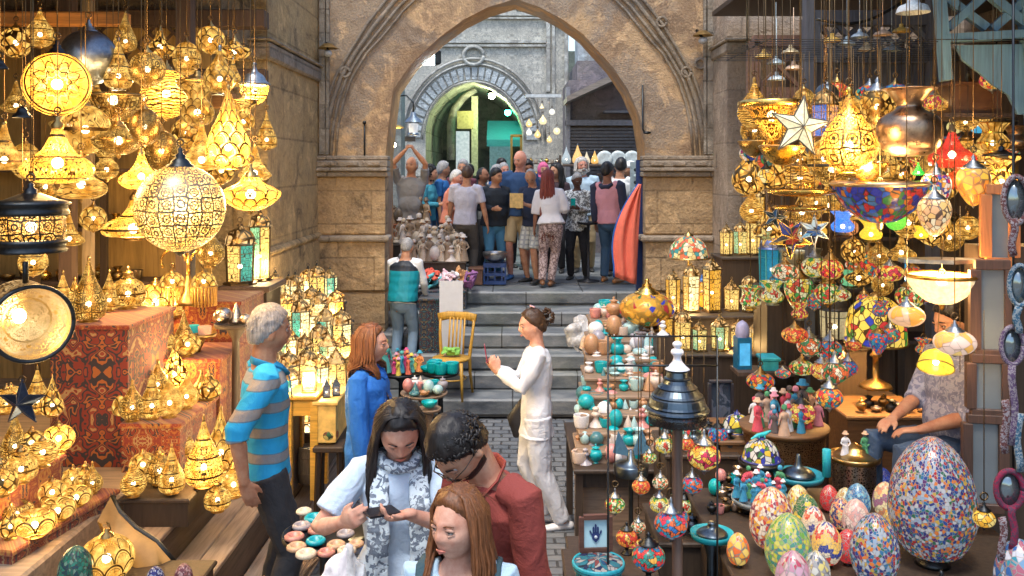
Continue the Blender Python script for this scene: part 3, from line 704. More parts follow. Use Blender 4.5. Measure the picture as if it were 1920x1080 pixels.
    if not near:
        for sd in (-1, 1): B().ell(hp(sd*.032, -.086, .004), (.011, .006, .005), 8, 6, 0, HM.to_3x3()).obj('eye', plain((.03, .02, .018), .3), root)
    # hair
    def cap(off, zl, th, n=40, k=30, wob=.003, mat=hm, nm='hair', rag=.012):
        vs = []
        for j in range(k+1):
            t = math.pi*j/k-math.pi/2
            for i in range(n):
                a = 2*math.pi*i/n; q = headsurf(math.cos(t)*math.cos(a), math.cos(t)*math.sin(a), math.sin(t)); q0 = Vector((.077*math.cos(t)*math.cos(a), .098*math.cos(t)*math.sin(a), .118*math.sin(t)))
                zz = zl(q0.y)+rag*noise.noise(q0*60); g_ = max(-1, min(1, (q0.z-zz)/.014)); o_ = (off+wob*noise.noise(q0*45)*2+th*max(0, q0.z-.02)/.1)*g_ if g_ > 0 else .008*g_
                nn = Vector((q0.x/.077**2, q0.y/.098**2, q0.z/.118**2)).normalized(); vs.append(HM @ ((q if g_ <= 0 else q0)+nn*o_))
        bb = B(); bb.add(vs, [(j*n+i, j*n+(i+1) % n, (j+1)*n+(i+1) % n, (j+1)*n+i) for j in range(k) for i in range(n)])
        return bb
    ln = lambda y: -.005-(1.22 if fem else .98)*y if y < 0 else -.005-.7*y
    rnd = random.Random(int(px_*13+d*7))
    if style in ('short', 'curlytop', 'fringe', 'stubble'):
        if style == 'fringe': zl = lambda y: (.02-.0*y if y < .0 else -.03) if True else 0
        if style == 'fringe': cap(.004, lambda y: .3 if y < -.02 else -.03-.4*y, 0).obj('hair', hm, root); 
        else:
            bb = cap(.009 if style != 'stubble' else .004, ln, .012 if style == 'short' else .02 if style == 'curlytop' else 0, 56 if near else 32, 40 if near else 24)
            if style == 'curlytop':
                for k in range(520):
                    a = rnd.uniform(0, 6.28); t = rnd.uniform(.15, 1.5); q = Vector((.083*math.cos(t)*math.cos(a), .104*math.cos(t)*math.sin(a), .128*math.sin(t)))
                    if q.z < ln(q.y)+.012: continue
                    nn = q.normalized(); w_ = Vector((rnd.uniform(-1, 1), rnd.uniform(-1, 1), rnd.uniform(-1, 1))); w_ -= nn*w_.dot(nn); w_.normalize(); o_ = .012 if style == 'curlytop' else .005
                    bb.tube([HM @ (q-w_*.014), HM @ (q+nn*o_), HM @ (q+w_*.012+nn*o_*.6), HM @ (q+w_*.02-nn*.004)], [.005, .006, .005, .002], 5)
            bb.obj('hair', hm, root)
    elif style in ('long', 'bob', 'bun', 'braids', 'curly'):
        bb = cap(.010, ln, .006, 56 if near else 30, 40 if near else 22)
        Lh = {'long': .42, 'bob': .19, 'bun': .0, 'braids': .62, 'curly': .16}[style] if locks is None else locks
        N = {'long': 300, 'bob': 260, 'braids': 46, 'curly': 0}.get(style, 0)
        if not near: N = N//2
        for k in range(N):
            a = R(rnd.uniform(-24, 204)) if style != 'braids' else R(rnd.uniform(20, 160))       # angle round the head, 90 = back
            ca, sa = math.cos(a), math.sin(a); f = 1+rnd.uniform(-.04, .10)
            start = Vector((ca*.012*rnd.random(), -.035+.05*rnd.random()+sa*.03, .127)); q1 = Vector((ca*.060*f, sa*.072*f-.006, .104)); q2 = Vector((ca*.089*f, sa*.108*f, .040))
            q3 = Vector((ca*.094*f, max(-.03, sa*.110*f), -.045)); l_ = Lh*rnd.uniform(.8, 1.08); pts = [HM @ p for p in (start, q1, q2, q3)]
            base = pts[-1]; out = (HM.to_3x3() @ Vector((ca, sa*.6, 0))); wv = rnd.uniform(0, 6); 
            spread = .02 if style != 'bob' else .012
            for m_ in range(1, 6):
                t = m_/5; drop = Vector((0, 0, -l_*t)); side_ = out*(spread*math.sin(t*3.0))+Vector((math.sin(wv+t*7)*.008, math.cos(wv+t*6)*.008, 0))
                if style == 'bob': side_ += -out*.03*t*t
                pb = base+drop+side_
                if pb.z < nb.z+.02:      # hair lies on the shoulders and chest, not through them
                    v = pb-Vector((nb.x, nb.y, pb.z)); v = RXY.inverted() @ v; mnx, mny = .15, .125; k_ = math.sqrt((v.x/mnx)**2+(v.y/mny)**2)+1e-6
                    if k_ < 1 and abs(v.x) < .16: v.y = (-1 if v.y < 0 and sa < .6 else 1)*mny*math.sqrt(max(0, 1-(v.x/mnx)**2)); pb = Vector((nb.x, nb.y, pb.z))+RXY @ v
                pts.append(pb)
            r0 = (.0058 if near else .0085) if style != 'braids' else .011
            bb.tube(pts, [r0*.5, r0, r0*1.15, r0*1.2]+[r0*1.15, r0*1.1, r0, r0*.8, r0*.35], 6)
        if style == 'bun':
            for k in range(40):
                a = rnd.uniform(0, 6.28); t = rnd.uniform(-1.2, 1.5); c_ = Vector((0, .115, .045)); q = c_+Vector((.05*math.cos(t)*math.cos(a), .042*math.cos(t)*math.sin(a), .05*math.sin(t)))
                w_ = Vector((rnd.uniform(-1, 1), rnd.uniform(-.4, 1), rnd.uniform(-1, 1)))*.035; bb.tube([HM @ (q-w_), HM @ (q+Vector((0, .012, 0))), HM @ (q+w_*.8)], [.007, .011, .003], 5)
        if style == 'curly':
            for k in range(170):
                a = rnd.uniform(0, 6.28); t = rnd.uniform(-.9, 1.5); q = Vector((.10*math.cos(t)*math.cos(a), .02+.115*math.cos(t)*math.sin(a), .135*math.sin(t)))
                if q.y < -.05 and q.z < .07: continue
                bb.ell(HM @ q, .018*rnd.uniform(.7, 1.2), 6, 4)
        bb.obj('hair', hm, root)
    elif style == 'cap':
        cap(.012, lambda y: .035, .01, 30, 22).obj('cap', cloth((.85, .85, .85)), root)
    elif style == 'hijab':
        bb = cap(.016, lambda y: .05 if y < -.06 else -.3, .0, 30, 22); bb.tube([HC+Vector((0, .02, -.06)), nb+Vector((0, 0, -.02)), nb+Vector((0, .0, -.12))], [.10, .12, .2], 14); bb.obj('headscarf', cloth((.62, .12, .25)), root)
    if beard:
        bb = B(); n, k = 40, 26; vs = []
        for j in range(k+1):
            t = math.pi*j/k-math.pi/2
            for i in range(n):
                a = 2*math.pi*i/n; q = headsurf(math.cos(t)*math.cos(a), math.cos(t)*math.sin(a), math.sin(t)); lim = -.046-.12*max(0, -q.y-.05) if q.y < .012 else -.3
                if abs(q.x) < .022 and -.070 < q.z < -.055: lim = -.3
                if abs(q.x) < .026 and -.053 < q.z < -.042 and q.y < -.07: lim = 0
                gg = max(-1, min(1, (lim-q.z+.006*noise.noise(q*90))/.010)); nn = q.normalized(); vs.append(HM @ (q+nn*(beard[1]*gg if gg > 0 else .006*gg)))
        bb.add(vs, [(j*n+i, j*n+(i+1) % n, (j+1)*n+(i+1) % n, (j+1)*n+i) for j in range(k) for i in range(n)]); bb.obj('beard', hairm(HAIRC[beard[0]]), root)
    if near and style not in ('bald',):
        bb = B(); long_ = style in ('long', 'bob', 'bun')
        for k in range(70 if long_ else 420):
            a = rnd.uniform(0, 6.28); t = rnd.uniform(.1, 1.5); q = Vector((.088*math.cos(t)*math.cos(a), .110*math.cos(t)*math.sin(a), .130*math.sin(t)))
            if q.z < ln(q.y)+.004 or (long_ and q.y < 0): continue
            nn = q.normalized(); w_ = Vector((q.x*.3+rnd.uniform(-.03, .03), q.y*.3+rnd.uniform(-.03, .03), -.08 if t < 1 else rnd.uniform(-.03, .03))); w_ = (w_-nn*w_.dot(nn)).normalized(); L_ = rnd.uniform(.03, .09) if long_ else rnd.uniform(.012, .026)
            bb.tube([HM @ (q-nn*.006), HM @ (q+w_*L_*.5+nn*rnd.uniform(.001, .010)), HM @ (q+w_*L_+nn*rnd.uniform(-.004, .012 if long_ else .006))], [.0016, .0013, .0005], 3)
        bb.obj('loose_hair', hm, root)
    # clothes
    wr_ = (.009 if near else .008)
    if top:
        b = B(); k = 1.0+topb; g_ = .012
        tt = [(hem-.93, .166*(1.08 if fem else 1)+topb*.1, .122+topb*.07)]+[t for t in tz if t[0] > hem-.93+.08][:]
        tt = [t for t in tt if t[0] < .51]
        b.tube([up(0, 0, z) for z, *_ in tt]+([up(0, .008, .515)] if not open_neck else []), [((rx+g_+topb*.03)*(1+(fw-1)*.6), (ry+g_+topb*.03)*fw) for z, rx, ry in tt]+([(.062, .062)] if not open_neck else []), 24, 0, True, bx_)
        if fat > 1.08 and not fem: b.ell(up(0, -.05*fw, .14), (.15*fw, .10*fw, .16), 14, 10, 0, RXY)
        if fem:
            for sd in (-1, 1): b.ell(up(sd*.068, -.088, .315), (.062, .052, .066), 12, 8)
        for sd in (1, -1):
            if sleeve == 'none': continue
            S0, el, wr = A[sd]; r0 = .068 if not fem else .060; bg_ = 1+topb*1.5
            P0 = S0-RXY @ Vector((sd*.09, 0, -.01)); 
            if sleeve == 'tee': m_ = S0*.25+el*.75; b.tube([P0, S0, S0*.5+el*.5, m_], [r0*.95, r0, .062*bg_, (.060 if not fem else .062)*bg_], 14)
            elif sleeve == 'elbow': b.tube([P0, S0, S0*.5+el*.5, el, el*.85+wr*.15], [r0*.95, r0, .060*bg_, .058*bg_, .056*bg_], 14)
            else: m_ = el*.06+wr*.94; b.tube([P0, S0, S0*.5+el*.5, el, el*.5+wr*.5, m_], [r0*.95, r0, .058*bg_, .053*bg_, .048*bg_, .042], 14)
        me = remesh(b, vox*1.0, 3, wr_*1.5, 8, px_*.37)
        link('shirt', fin(me, top), root)
    b = B()
    if legs != 'none':
        b.tube([pel+Vector((0, 0, -.07)), pel, pel+RXY @ Vector((0, 0, .09))], [((.158*(1.05 if fem else 1))*(1+(fw-1)*.6), .118*fw), ((.156*(1.05 if fem else 1))*(1+(fw-1)*.6), .113*fw), (.130*(1+(fw-1)*.6), .095*fw)], 20, 0, True, (1, 0, 0), True, True)
        for sd in (1, -1):
            h0, kn, an = Lg[sd]; g_ = baggy
            if legs == 'trousers': b.tube([h0, h0*.5+kn*.5, kn, kn*.5+an*.5, an+Vector((0, 0, .0))], [.099*g_, .090*g_, .072*g_, .066*g_, .058*g_], 14)
            elif legs in ('shorts', 'knee'): b.tube([h0, h0*.5+kn*.5, kn+(h0-kn)*(.05 if legs == 'shorts' else 0)], [.102*g_, .095*g_, .088*g_], 14)
        if legs == 'skirt': b.tube([pel, pel+Vector((0, 0, -.45)), pel+Vector((0, 0, -.75))], [(.17, .13), (.22, .18), (.27, .22)], 20, 0, True, (1, 0, 0))
        link('trousers' if legs != 'skirt' else 'skirt', fin(remesh(b, vox, 3, wr_*1.4, 9, px_*.7+3), bot), root)
    for sd in (1, -1):
        b = B(); h0, kn, an = Lg[sd]; f_ = Vector((sd*.18, -1, 0)).normalized(); an = an-Vector((0, 0, .03))
        b.tube([an-f_*.065-Vector((0, 0, .012)), an-Vector((0, 0, .004)), an+f_*.09-Vector((0, 0, .018)), an+f_*.165-Vector((0, 0, .024))], [(.034, .034), (.042, .042), (.046, .026), (.032, .019)], 12, 0, True, f_.cross(Vector((0, 0, 1))), True, True)
        b.obj('shoe', plain(shoes, .45), root)
    root['_'] = 0; del root['_']
    return root, dict(A=A, HM=HM, HC=HC, nb=nb, up=up, pel=pel, L=Lg)

STEPY = edges
def zstep(y):
    z = GZ(y)
    for a, b_ in STEPY:
        if y >= a: z = b_
    return z
def phone(root, c, dr, nrm, col=(.02, .02, .025), name='phone'):
    dr = Vector(dr).normalized(); n = Vector(nrm).normalized(); s_ = dr.cross(n).normalized(); M = Matrix((s_, n, dr)).transposed()
    b = B(); b.box(c, (.072, .009, .15), 0, 0, .003, 1, M)
    wm = root.matrix_basis
    o_ = b.obj(name, plain(col, .25)); o_.matrix_basis = root.matrix_basis
    return o_
def held(root, b, name, m, label, cat):
    o_ = b.obj(name, m); o_.location = root.location; o_.rotation_euler = root.rotation_euler; o_.scale = root.scale
    return tag(o_, label, cat)
# ---------------------------------------------------------------- the people in the foreground
NB = cloth((.022, .024, .03)); VX = .0065
# man in the striped polo: seen from behind his right shoulder, hand on hip
r1, P1 = person('grey haired man in blue and tan striped polo with hand on hip', 497, 4.75, .30, 1.77, 112, sk='tan', hair='grey', style='short', near=True, vox=VX,
    top=cloth((.015, .34, .66), (.34, .22, .12), 'stripe', 7.5), bot=NB, sleeve='elbow', fat=1.0, hem=.84, yaw=8, pitch=2, hr=(-.26, .13, .93), pr=(-.5, 1, .1), hr_n=(1, -.2, 0), hd_r=(.15, -.35, -1), hl=(.24, -.05, .82), curl=(.3, .15), topb=.03, baggy=1.0)
def collar(P, r, m, w_=.02):
    up = P['up']; b = B()
    for sd in (-1, 1): b.tube([up(0, .072, .545), up(sd*.06, .055, .545), up(sd*.082, -.01, .525), up(sd*.05, -.085, .485), up(sd*.012, -.112, .455)], [(.005, w_)]*5, 8, 0, True)
    b.tube([up(0, -.118, .47), up(0, -.132, .40), up(0, -.138, .33)], [(.014, .003)]*3, 6, 0, True, (1, 0, 0)); b.obj('collar', m, r)
collar(P1, r1, cloth((.01, .22, .45)))
r2, P2 = person('auburn haired woman in loose bright blue shirt and trousers', 690, 5.75, .12, 1.68, 78, sk='pale', hair='auburn', style='bob', near=True, vox=VX, fem=True,
    top=cloth((.012, .13, .50)), bot=cloth((.012, .07, .30)), sleeve='long', fat=1.14, hem=.66, yaw=12, hr=(-.22, -.06, .80), hl=(.22, -.1, .85), topb=.16, locks=.17)
b = B(); b.tube([P2['up'](-.07, -.10, .50), P2['up'](.02, -.15, .30), P2['up'](.16, -.12, -.02)], .006, 6); b.obj('bag_strap', plain((.02, .02, .03), .5), r2)
collar(P2, r2, cloth((.01, .10, .42)), .026)
b = B(); w_ = P2['A'][-1][2]; b.lathe([(.032, -.008), (.034, 0), (.032, .008)], 16, w_); b.obj('bracelet', BRASS, r2)
r3, P3 = person('dark haired woman in pale tee and blue scarf looking at phone', 748, 3.72, .24, 1.66, 8, sk='pale', hair='black', style='long', near=True, vox=.006, fem=True,
    top=cloth((.50, .62, .80)), bot=cloth((.40, .30, .22)), legs='knee', sleeve='tee', hem=.97, neck=14, pitch=16, yaw=4, lean=7, hl=(.03, -.38, 1.33), pl=(.8, .5, -.5), hl_n=(-.1, .0, 1), hd_l=(-.9, -.42, .05),
    hr=(-.22, -.37, 1.31), pr=(-.7, .4, -.7), hr_n=(.4, .6, .1), curl=(.75, .9), locks=.36, topb=.05)
sc_m = cloth((.62, .74, .82), (.012, .055, .13), 'blobs', 34); teal = cloth((.02, .13, .19))
b = B(); up = P3['up']
for sd in (-1, 1):
    pts = [up(0, .075, .53), up(sd*.075, .03, .545), up(sd*.078, -.075, .50), up(sd*.085, -.150, .38), up(sd*.09, -.165, .20), up(sd*.10, -.165, 0), up(sd*.105, -.16, -.18), up(sd*.11, -.155, -.34)]
    b.tube(pts, [(.03, .02), (.034, .02), (.038, .014), (.045, .010), (.050, .010), (.055, .010), (.060, .010), (.062, .008)], 12, 0, True, (1, 0, 0))
    for q in range(7): x = sd*.11+(q-3)*.017; b.tube([up(x, -.155, -.33), up(x+.003, -.157, -.37)], .0025, 4)
b.tube([up(.085*math.cos(t), -.01+.082*math.sin(t), .535+.012*math.cos(2*t)) for t in [k*math.pi/8 for k in range(17)]], .024, 8)
me = remesh(b, .006, 1, .012, 14, 3.3); link('scarf', fin(me, sc_m), r3)
b = B(); b.tube([up(.065, -.172, -.02), up(.07, -.175, -.2), up(.075, -.17, -.36)], [(.016, .006)]*3, 6, 0, True, (1, 0, 0)); b.obj('scarf_border', teal, r3)
tag(phone(r3, P3['A'][1][2]+Vector((-.105, -.035, .028)), (-.8, -.55, .12), (0, -.15, 1)), 'dark phone held flat by the woman in the blue scarf', 'phone')
wr = P3['A'][-1][2]; b = B()
bag = Vector((wr.x-.0, wr.y-.10, wr.z-.09))
for (ox, oz, rx, rz, dp) in ((0, 0, .02, .02, .02), (-.01, -.05, .05, 0, .035), (-.015, -.12, .075, 0, .05), (-.025, -.20, .085, 0, .055), (-.03, -.27, .075, 0, .05), (-.03, -.31, .05, 0, .03)): pass
b.tube([bag+Vector(q) for q in ((.01, 0, .02), (-.012, 0, -.04), (-.04, 0, -.13), (-.075, 0, -.22), (-.095, 0, -.27))], [(.012, .012), (.045, .03), (.068, .04), (.072, .042), (.058, .035)], 12, 0, True, (1, 0, .3), True, True)
me = remesh(b, .006, 1, .022, 15, 1.7)
def film():
    g = G('clear_plastic'); n = g.noise(g.pos(), 12, 4); return g.done(g.mix(g.ramp(n, [(.3, (.25,)*3), (.7, (.75,)*3)]), g.n('BsdfTransparent'), g.bsdf((.75, .74, .74), .15, 0, g.bump(n, .8, .02))))
FILM = film()
held(r3, B(), 'x', FILM, 'x', 'x') if 0 else None
o_ = link('paper_bag', fin(me, cloth((.74, .66, .66)))); o_.matrix_basis = r3.matrix_basis; tag(o_, 'pale pink paper bag hanging from the hand of the woman in the scarf', 'bag')
b = B(); b.tube([bag+Vector(q) for q in ((.02, .0, .03), (.035, .0, -.08), (.03, .0, -.2), (.01, 0, -.31))], [(.012, .012), (.06, .035), (.095, .05), (.085, .04)], 14, 0, True, (1, 0, 0), True, True)
me = remesh(b, .007, 1, .03, 16, 5.1); o_ = link('plastic_bag', fin(me, FILM)); o_.matrix_basis = r3.matrix_basis; tag(o_, 'crumpled clear plastic bag behind the pale pink paper bag', 'bag')
# man in the brick red shirt, stooping towards the phone
r4, P4 = person('bearded man in glasses and brick red shirt stooping over the phone', 978, 3.45, .24, 1.75, -50, sk='olive', hair='black', style='curlytop', near=True, vox=.006,
    top=cloth((.25, .045, .035)), bot=cloth((.03, .05, .09)), sleeve='elbow', fat=1.0, lean=20, neck=16, pitch=16, yaw=0, hl=(.22, -.12, .80), pl=(.4, 1, 0), hr=(-.2, -.25, .78), beard=('black', .007), hem=.82, topb=.03)
b = B(); HM = P4['HM']
for sd in (-1, 1):
    b.tube([HM @ Vector((sd*.034+.025*math.cos(t), -.112+.004*abs(sd*math.cos(t)), .002+.018*math.sin(t))) for t in [k*math.pi/8 for k in range(17)]], .0022, 5)
    b.tube([HM @ Vector((sd*.058, -.108, .006)), HM @ Vector((sd*.082, -.06, .008)), HM @ Vector((sd*.086, .012, .004))], .0022, 5)
b.tube([HM @ Vector((-.012, -.112, .004)), HM @ Vector((0, -.118, .008)), HM @ Vector((.012, -.112, .004))], .0022, 5); b.obj('glasses', plain((.05, .03, .02), .3), r4)
collar(P4, r4, cloth((.29, .055, .04)), .024)
b = B(); w_ = P4['A'][1][2]; dr = (w_-P4['A'][1][1]).normalized(); b.tube([w_-dr*.035, w_-dr*.01], .034, 16); b.ell(w_-dr*.022+Vector((.033, 0, 0)), (.008, .02, .02)); b.obj('wristwatch', STEEL, r4)
# woman closest to the viewer
r5, P5 = person('long haired woman in pale blue top with dark straps closest to us', 862, 2.92, .235, 1.54, -6, sk='pale', hair='auburn', style='long', near=True, vox=.0058, fem=True,
    top=cloth((.40, .55, .70)), bot=cloth((.05, .07, .12)), sleeve='tee', yaw=-30, pitch=-4, neck=6, locks=.40, open_neck=True, hl=(.28, -.06, .8), hr=(-.28, -.06, .8))
b = B(); up = P5['up']
for sd in (-1, 1): b.tube([up(sd*.10, .13, .30), up(sd*.125, .06, .525), up(sd*.128, -.03, .525), up(sd*.125, -.14, .34), up(sd*.13, -.14, .1)], [(.030, .007)]*5, 10, 0, True, (1, 0, 0))
b.obj('backpack_strap', cloth((.03, .07, .09)), r5)
# woman in white
r6, P6 = person('woman in white blouse and white trousers photographing with raised phone', 1006, 7.03, 0, 1.70, -88, sk='pale', hair='brown', style='bun', near=True, vox=.0075, fem=True,
    top=cloth((.72, .74, .80)), bot=cloth((.66, .68, .74)), sleeve='long', hem=.74, topb=.12, shoes=(.75, .74, .74), hl=(.06, -.31, 1.27), hr=(-.04, -.33, 1.25), pl=(.5, .5, -.8), pr=(-.4, .5, -.8), fl=(.10, .20, .0), fr=(-.08, .08, 0), baggy=1.12,
    neck=4, pitch=4, yaw=8, curl=(.9, .9), hd_l=(0, -.5, .8), hd_r=(0, -.5, .8))
tag(phone(r6, P6['A'][1][2]+Vector((-.03, -.10, .13)), (0, -.15, 1), (0, -1, -.1), (.30, .05, .08)), 'dark red phone raised by the woman in white', 'phone')
b = B(); up = P6['up']
b.tube([up(.14, .02, .50), up(.03, -.15, .25), up(-.15, -.07, 0)], .006, 6); b.tube([up(-.19, -.05, .02), up(-.20, -.10, -.12), up(-.2, -.07, -.24)], [(.03, .08), (.045, .14), (.03, .12)], 10, 0, True, (1, 0, 0), True, True)
b.obj('shoulder_bag', plain((.02, .02, .025), .4), r6)
b = B(); b.tube([P6['HM'] @ Vector((-.03, .02, .135)), P6['HM'] @ Vector((0, .0, .15)), P6['HM'] @ Vector((.03, .03, .135))], .007, 6); b.obj('hair_clip', plain((.5, .3, .35), .3), r6)
# stall keeper by the steps
r7, P7 = person('balding man in turquoise padded vest with his back to us', 755, 10.9, .37, 1.60, 165, sk='tan', hair='grey', style='stubble', vox=.010,
    top=cloth((.70, .72, .76)), bot=cloth((.20, .30, .42)), sleeve='long', fat=1.15, lean=12, hl=(.18, -.35, .95), hr=(-.2, -.33, .95))
b = B(); up = P7['up']; b.tube([up(0, 0, z) for z in (-.06, .1, .3, .42, .49)], [(.205, .165), (.2, .16), (.215, .165), (.215, .15), (.12, .11)], 20, 0, True, (1, 0, 0))
def vestm():
    g = G('padded_vest'); x, y, z = g.ob(); n = g.noise(g.pos(), 6, 4); t = g.mx(z < .91, z > 1.30)
    return g.done(g.bsdf(g.mixc(t, (.0, .26, .34), (.012, .018, .03)), .55, 0, g.bump(g.sin(z*60)*.4+n, .4, .01)))
link('vest', fin(remesh(b, .012, 3, .012, 8, 2), vestm()), r7)
# seated seller on the right
ZS = .95
r8, P8 = person('seller in patterned shirt and jeans sitting behind the lamps', 1792, 4.95, .80, 1.70, -78, sk='tan', hair='black', style='short', near=True, vox=.0075,
    top=cloth((.36, .36, .44), (.16, .17, .26), 'blobs', 30), bot=cloth((.035, .065, .12)), sleeve='elbow', hip=.50, fl=(.16, -.44, 0), fr=(-.16, -.46, 0), hl=(.10, -.30, .62), hr=(-.10, -.33, .63), hl_n=(0, 0, -1), hr_n=(0, 0, -1), hd_l=(-.4, -.8, -.1), hd_r=(.4, -.8, -.1), pitch=14, fat=1.1, beard=('black', .002), hem=.9-.43)
b = B(); b.lathe([(.17, 0), (.17, .03), (.03, .05), (.03, .40), (.19, .41), (.19, .45)], 20); o_ = b.obj('stool', wood((.10, .05, .03))); o_.location = (r8.location.x, r8.location.y+.0, r8.location.z+.0)
tag(o_, 'dark wooden stool under the seated seller', 'stool')
# ---------------------------------------------------------------- the crowd on the upper street
c_ = cloth
JN = c_((.05, .12, .22)); KH = c_((.40, .30, .17)); BK = c_((.012, .012, .016)); BR = c_((.10, .085, .07))
crowd = [
 ('man in grey tee raising a phone above his head', 768, 13.4, 1.83, 8, dict(sk='tan', hair='grey', style='fringe', top=c_((.22, .22, .23)), bot=KH, fat=1.12, hl=(.06, -.22, 1.83), hr=(-.07, -.22, 1.83), pl=(1, -.2, 0), pr=(-1, -.2, 0), pitch=-4, curl=(.9, .9))),
 ('woman with curly black hair in a turquoise denim jacket', 801, 14.1, 1.70, 70, dict(sk='olive', hair='black', style='curly', top=c_((.04, .25, .34)), bot=JN, sleeve='long', fem=True)),
 ('man in royal blue tee looking right behind the pink shirted man', 829, 14.4, 1.76, 80, dict(sk='tan', hair='grey', top=c_((.01, .10, .30)), bot=JN)),
 ('white haired man in salmon pink tee and glasses', 843, 13.6, 1.63, 85, dict(sk='red', hair='white', top=c_((.75, .26, .17)), bot=BK, fat=1.2, hr=(-.1, -.25, 1.05))),
 ('man in pale lavender tee and brown trousers seen from behind', 872, 12.95, 1.70, 170, dict(sk='tan', hair='brown', style='stubble', top=c_((.50, .50, .60)), bot=BR, hr=(-.34, -.02, .84), hl=(.28, -.16, .9))),
 ('man in maroon shirt at the back left of the crowd', 862, 15.0, 1.80, 20, dict(sk='tan', hair='grey', top=c_((.12, .03, .045)), bot=BK)),
 ('bald man holding a phone to his ear', 906, 13.9, 1.66, 50, dict(sk='brown', hair='black', style='fringe', top=c_((.16, .17, .17)), bot=BK, sleeve='long', hl=(.13, -.14, 1.55), pl=(.8, -.6, -.6))),
 ('stout man in black padded vest and jeans with hand in pocket', 926, 13.25, 1.66, 20, dict(sk='tan', hair='black', top=c_((.016, .022, .032)), bot=c_((.06, .2, .34)), sleeve='long', fat=1.3, topb=.1)),
 ('grey haired woman in beige behind the stout man', 926, 15.6, 1.72, 60, dict(sk='pale', hair='grey', style='bob', top=c_((.5, .42, .36)), bot=BK, fem=True)),
 ('man in blue shirt and glasses behind the tall bald man', 945, 15.0, 1.76, 15, dict(sk='red', hair='grey', style='stubble', top=c_((.03, .10, .32)), bot=BK, fat=1.1)),
 ('tall bald man in navy polo and khaki shorts', 972, 13.35, 1.92, -8, dict(sk='red', hair='grey', style='bald', top=c_((.02, .06, .16)), bot=KH, legs='shorts', fat=1.1, pitch=14, shoes=(.04, .14, .35), hr=(-.27, -.06, .86))),
 ('dark haired man looking over the shoulder of the old reader', 996, 14.7, 1.80, -10, dict(sk='brown', hair='black', top=c_((.03, .04, .08)), bot=BK, pitch=10)),
 ('balding old man reading a yellow paper in checked shorts', 1000, 12.98, 1.66, -38, dict(sk='tan', hair='grey', style='fringe', top=c_((.015, .025, .06)), bot=c_((.55, .55, .5), (.25, .27, .3), 'check', 14), legs='shorts', pitch=24, neck=10, hl=(.07, -.30, 1.2), hr=(-.09, -.30, 1.2), fat=1.1)),
 ('woman with long red braids in white blouse and spotted trousers', 1033, 12.60, 1.64, 172, dict(sk='brown', hair='red', style='braids', top=c_((.74, .72, .76)), bot=c_((.50, .38, .36), (.07, .03, .03), 'blobs', 34), sleeve='elbow', fem=True, topb=.16, fr=(.0, -.0, 0), fl=(.12, .10, .02), hem=.93, shoes=(.2, .09, .04), locks=.85)),
 ('woman in a pink headscarf behind the red braids', 1021, 15.1, 1.75, 5, dict(sk='olive', style='hijab', top=c_((.5, .1, .2)), bot=BK, fem=True)),
 ('smiling woman with dark hair in a black top', 1043, 14.3, 1.74, -20, dict(sk='olive', hair='black', style='long', top=c_((.05, .03, .04)), bot=BK, fem=True, locks=.25)),
 ('white bearded man in light blue shirt', 1095, 14.3, 1.83, -5, dict(sk='red', hair='white', style='bob', locks=.06, top=c_((.45, .60, .75)), bot=KH, fat=1.1, beard=('white', .03))),
 ('dark skinned woman in black and white top holding a green phone', 1083, 13.3, 1.60, -12, dict(sk='dark', hair='grey', style='stubble', top=c_((.70, .72, .72), (.015, .015, .015), 'blobs', 22), bot=BK, sleeve='long', fem=True, fat=1.15, pitch=22, hl=(.05, -.27, 1.17), hr=(-.09, -.27, 1.17), hem=.8)),
 ('young man in pink and navy hooded top and jeans seen from behind', 1143, 12.95, 1.74, 152, dict(sk='brown', hair='black', top=c_((.68, .30, .34)), bot=c_((.045, .10, .18)), sleeve='long', shoes=(.35, .15, .05), hl=(.24, -.05, .8), topb=.08)),
 ('man in white tee and black hair beside the sunglasses rack', 1158, 13.8, 1.82, 160, dict(sk='tan', hair='black', top=c_((.72, .74, .76)), bot=BK, hr=(-.30, 0, .8))),
 ('man in a white cap at the right end of the crowd', 1184, 14.7, 1.76, -60, dict(sk='tan', hair='grey', style='cap', top=c_((.3, .32, .35)), bot=BK)),
 ('dark haired man walking out of the vaulted passage', 943, 16.6, 1.84, 10, dict(sk='olive', hair='black', top=c_((.05, .05, .06)), bot=BK)),
 ('small dark haired woman half hidden at the left of the passage', 905, 17.2, 1.66, 30, dict(sk='brown', hair='black', style='long', top=c_((.04, .10, .12)), bot=BK, fem=True, locks=.2)),
 ('man in dark shirt standing at the mouth of the passage', 880, 17.6, 1.74, -20, dict(sk='brown', hair='black', top=c_((.12, .10, .09)), bot=BK)),
]
CR = {}
for i_, (lab, px_, d, h_, rot, kw) in enumerate(crowd):
    kw.setdefault('fat', 1.05); kw.setdefault('yaw', (-28, 18, 30, -15, 8)[i_ % 5]); kw.setdefault('slean', (2.5, -3, 0, 3.5, -2)[i_ % 5]); kw.setdefault('lean', (2, 5, 0, 7)[i_ % 4]); kw.setdefault('fl', ((.12, -.08, 0), (.10, .10, 0), (.14, 0, 0))[i_ % 3])
    if 'hr' not in kw and i_ % 3 == 1: kw['hr'] = (-.10, -.27, 1.12)
    if 'hl' not in kw and i_ % 4 == 2: kw['hl'] = (.12, -.25, 1.05)
    r_, P_ = person(lab, px_, d, PZ+.002, h_, rot, 'crowd on the upper street', **kw); CR[lab] = (r_, P_)
r_, P_ = CR[crowd[0][0]]; tag(phone(r_, Vector((0, -.28, 1.99)), (1, 0, 0), (0, 1, 0)), 'black phone held up high by the man in grey', 'phone')
r_, P_ = CR[crowd[6][0]]; tag(phone(r_, Vector((.105, -.05, 1.60)), (0, .2, 1), (1, 0, 0)), 'black phone at the ear of the bald man', 'phone')
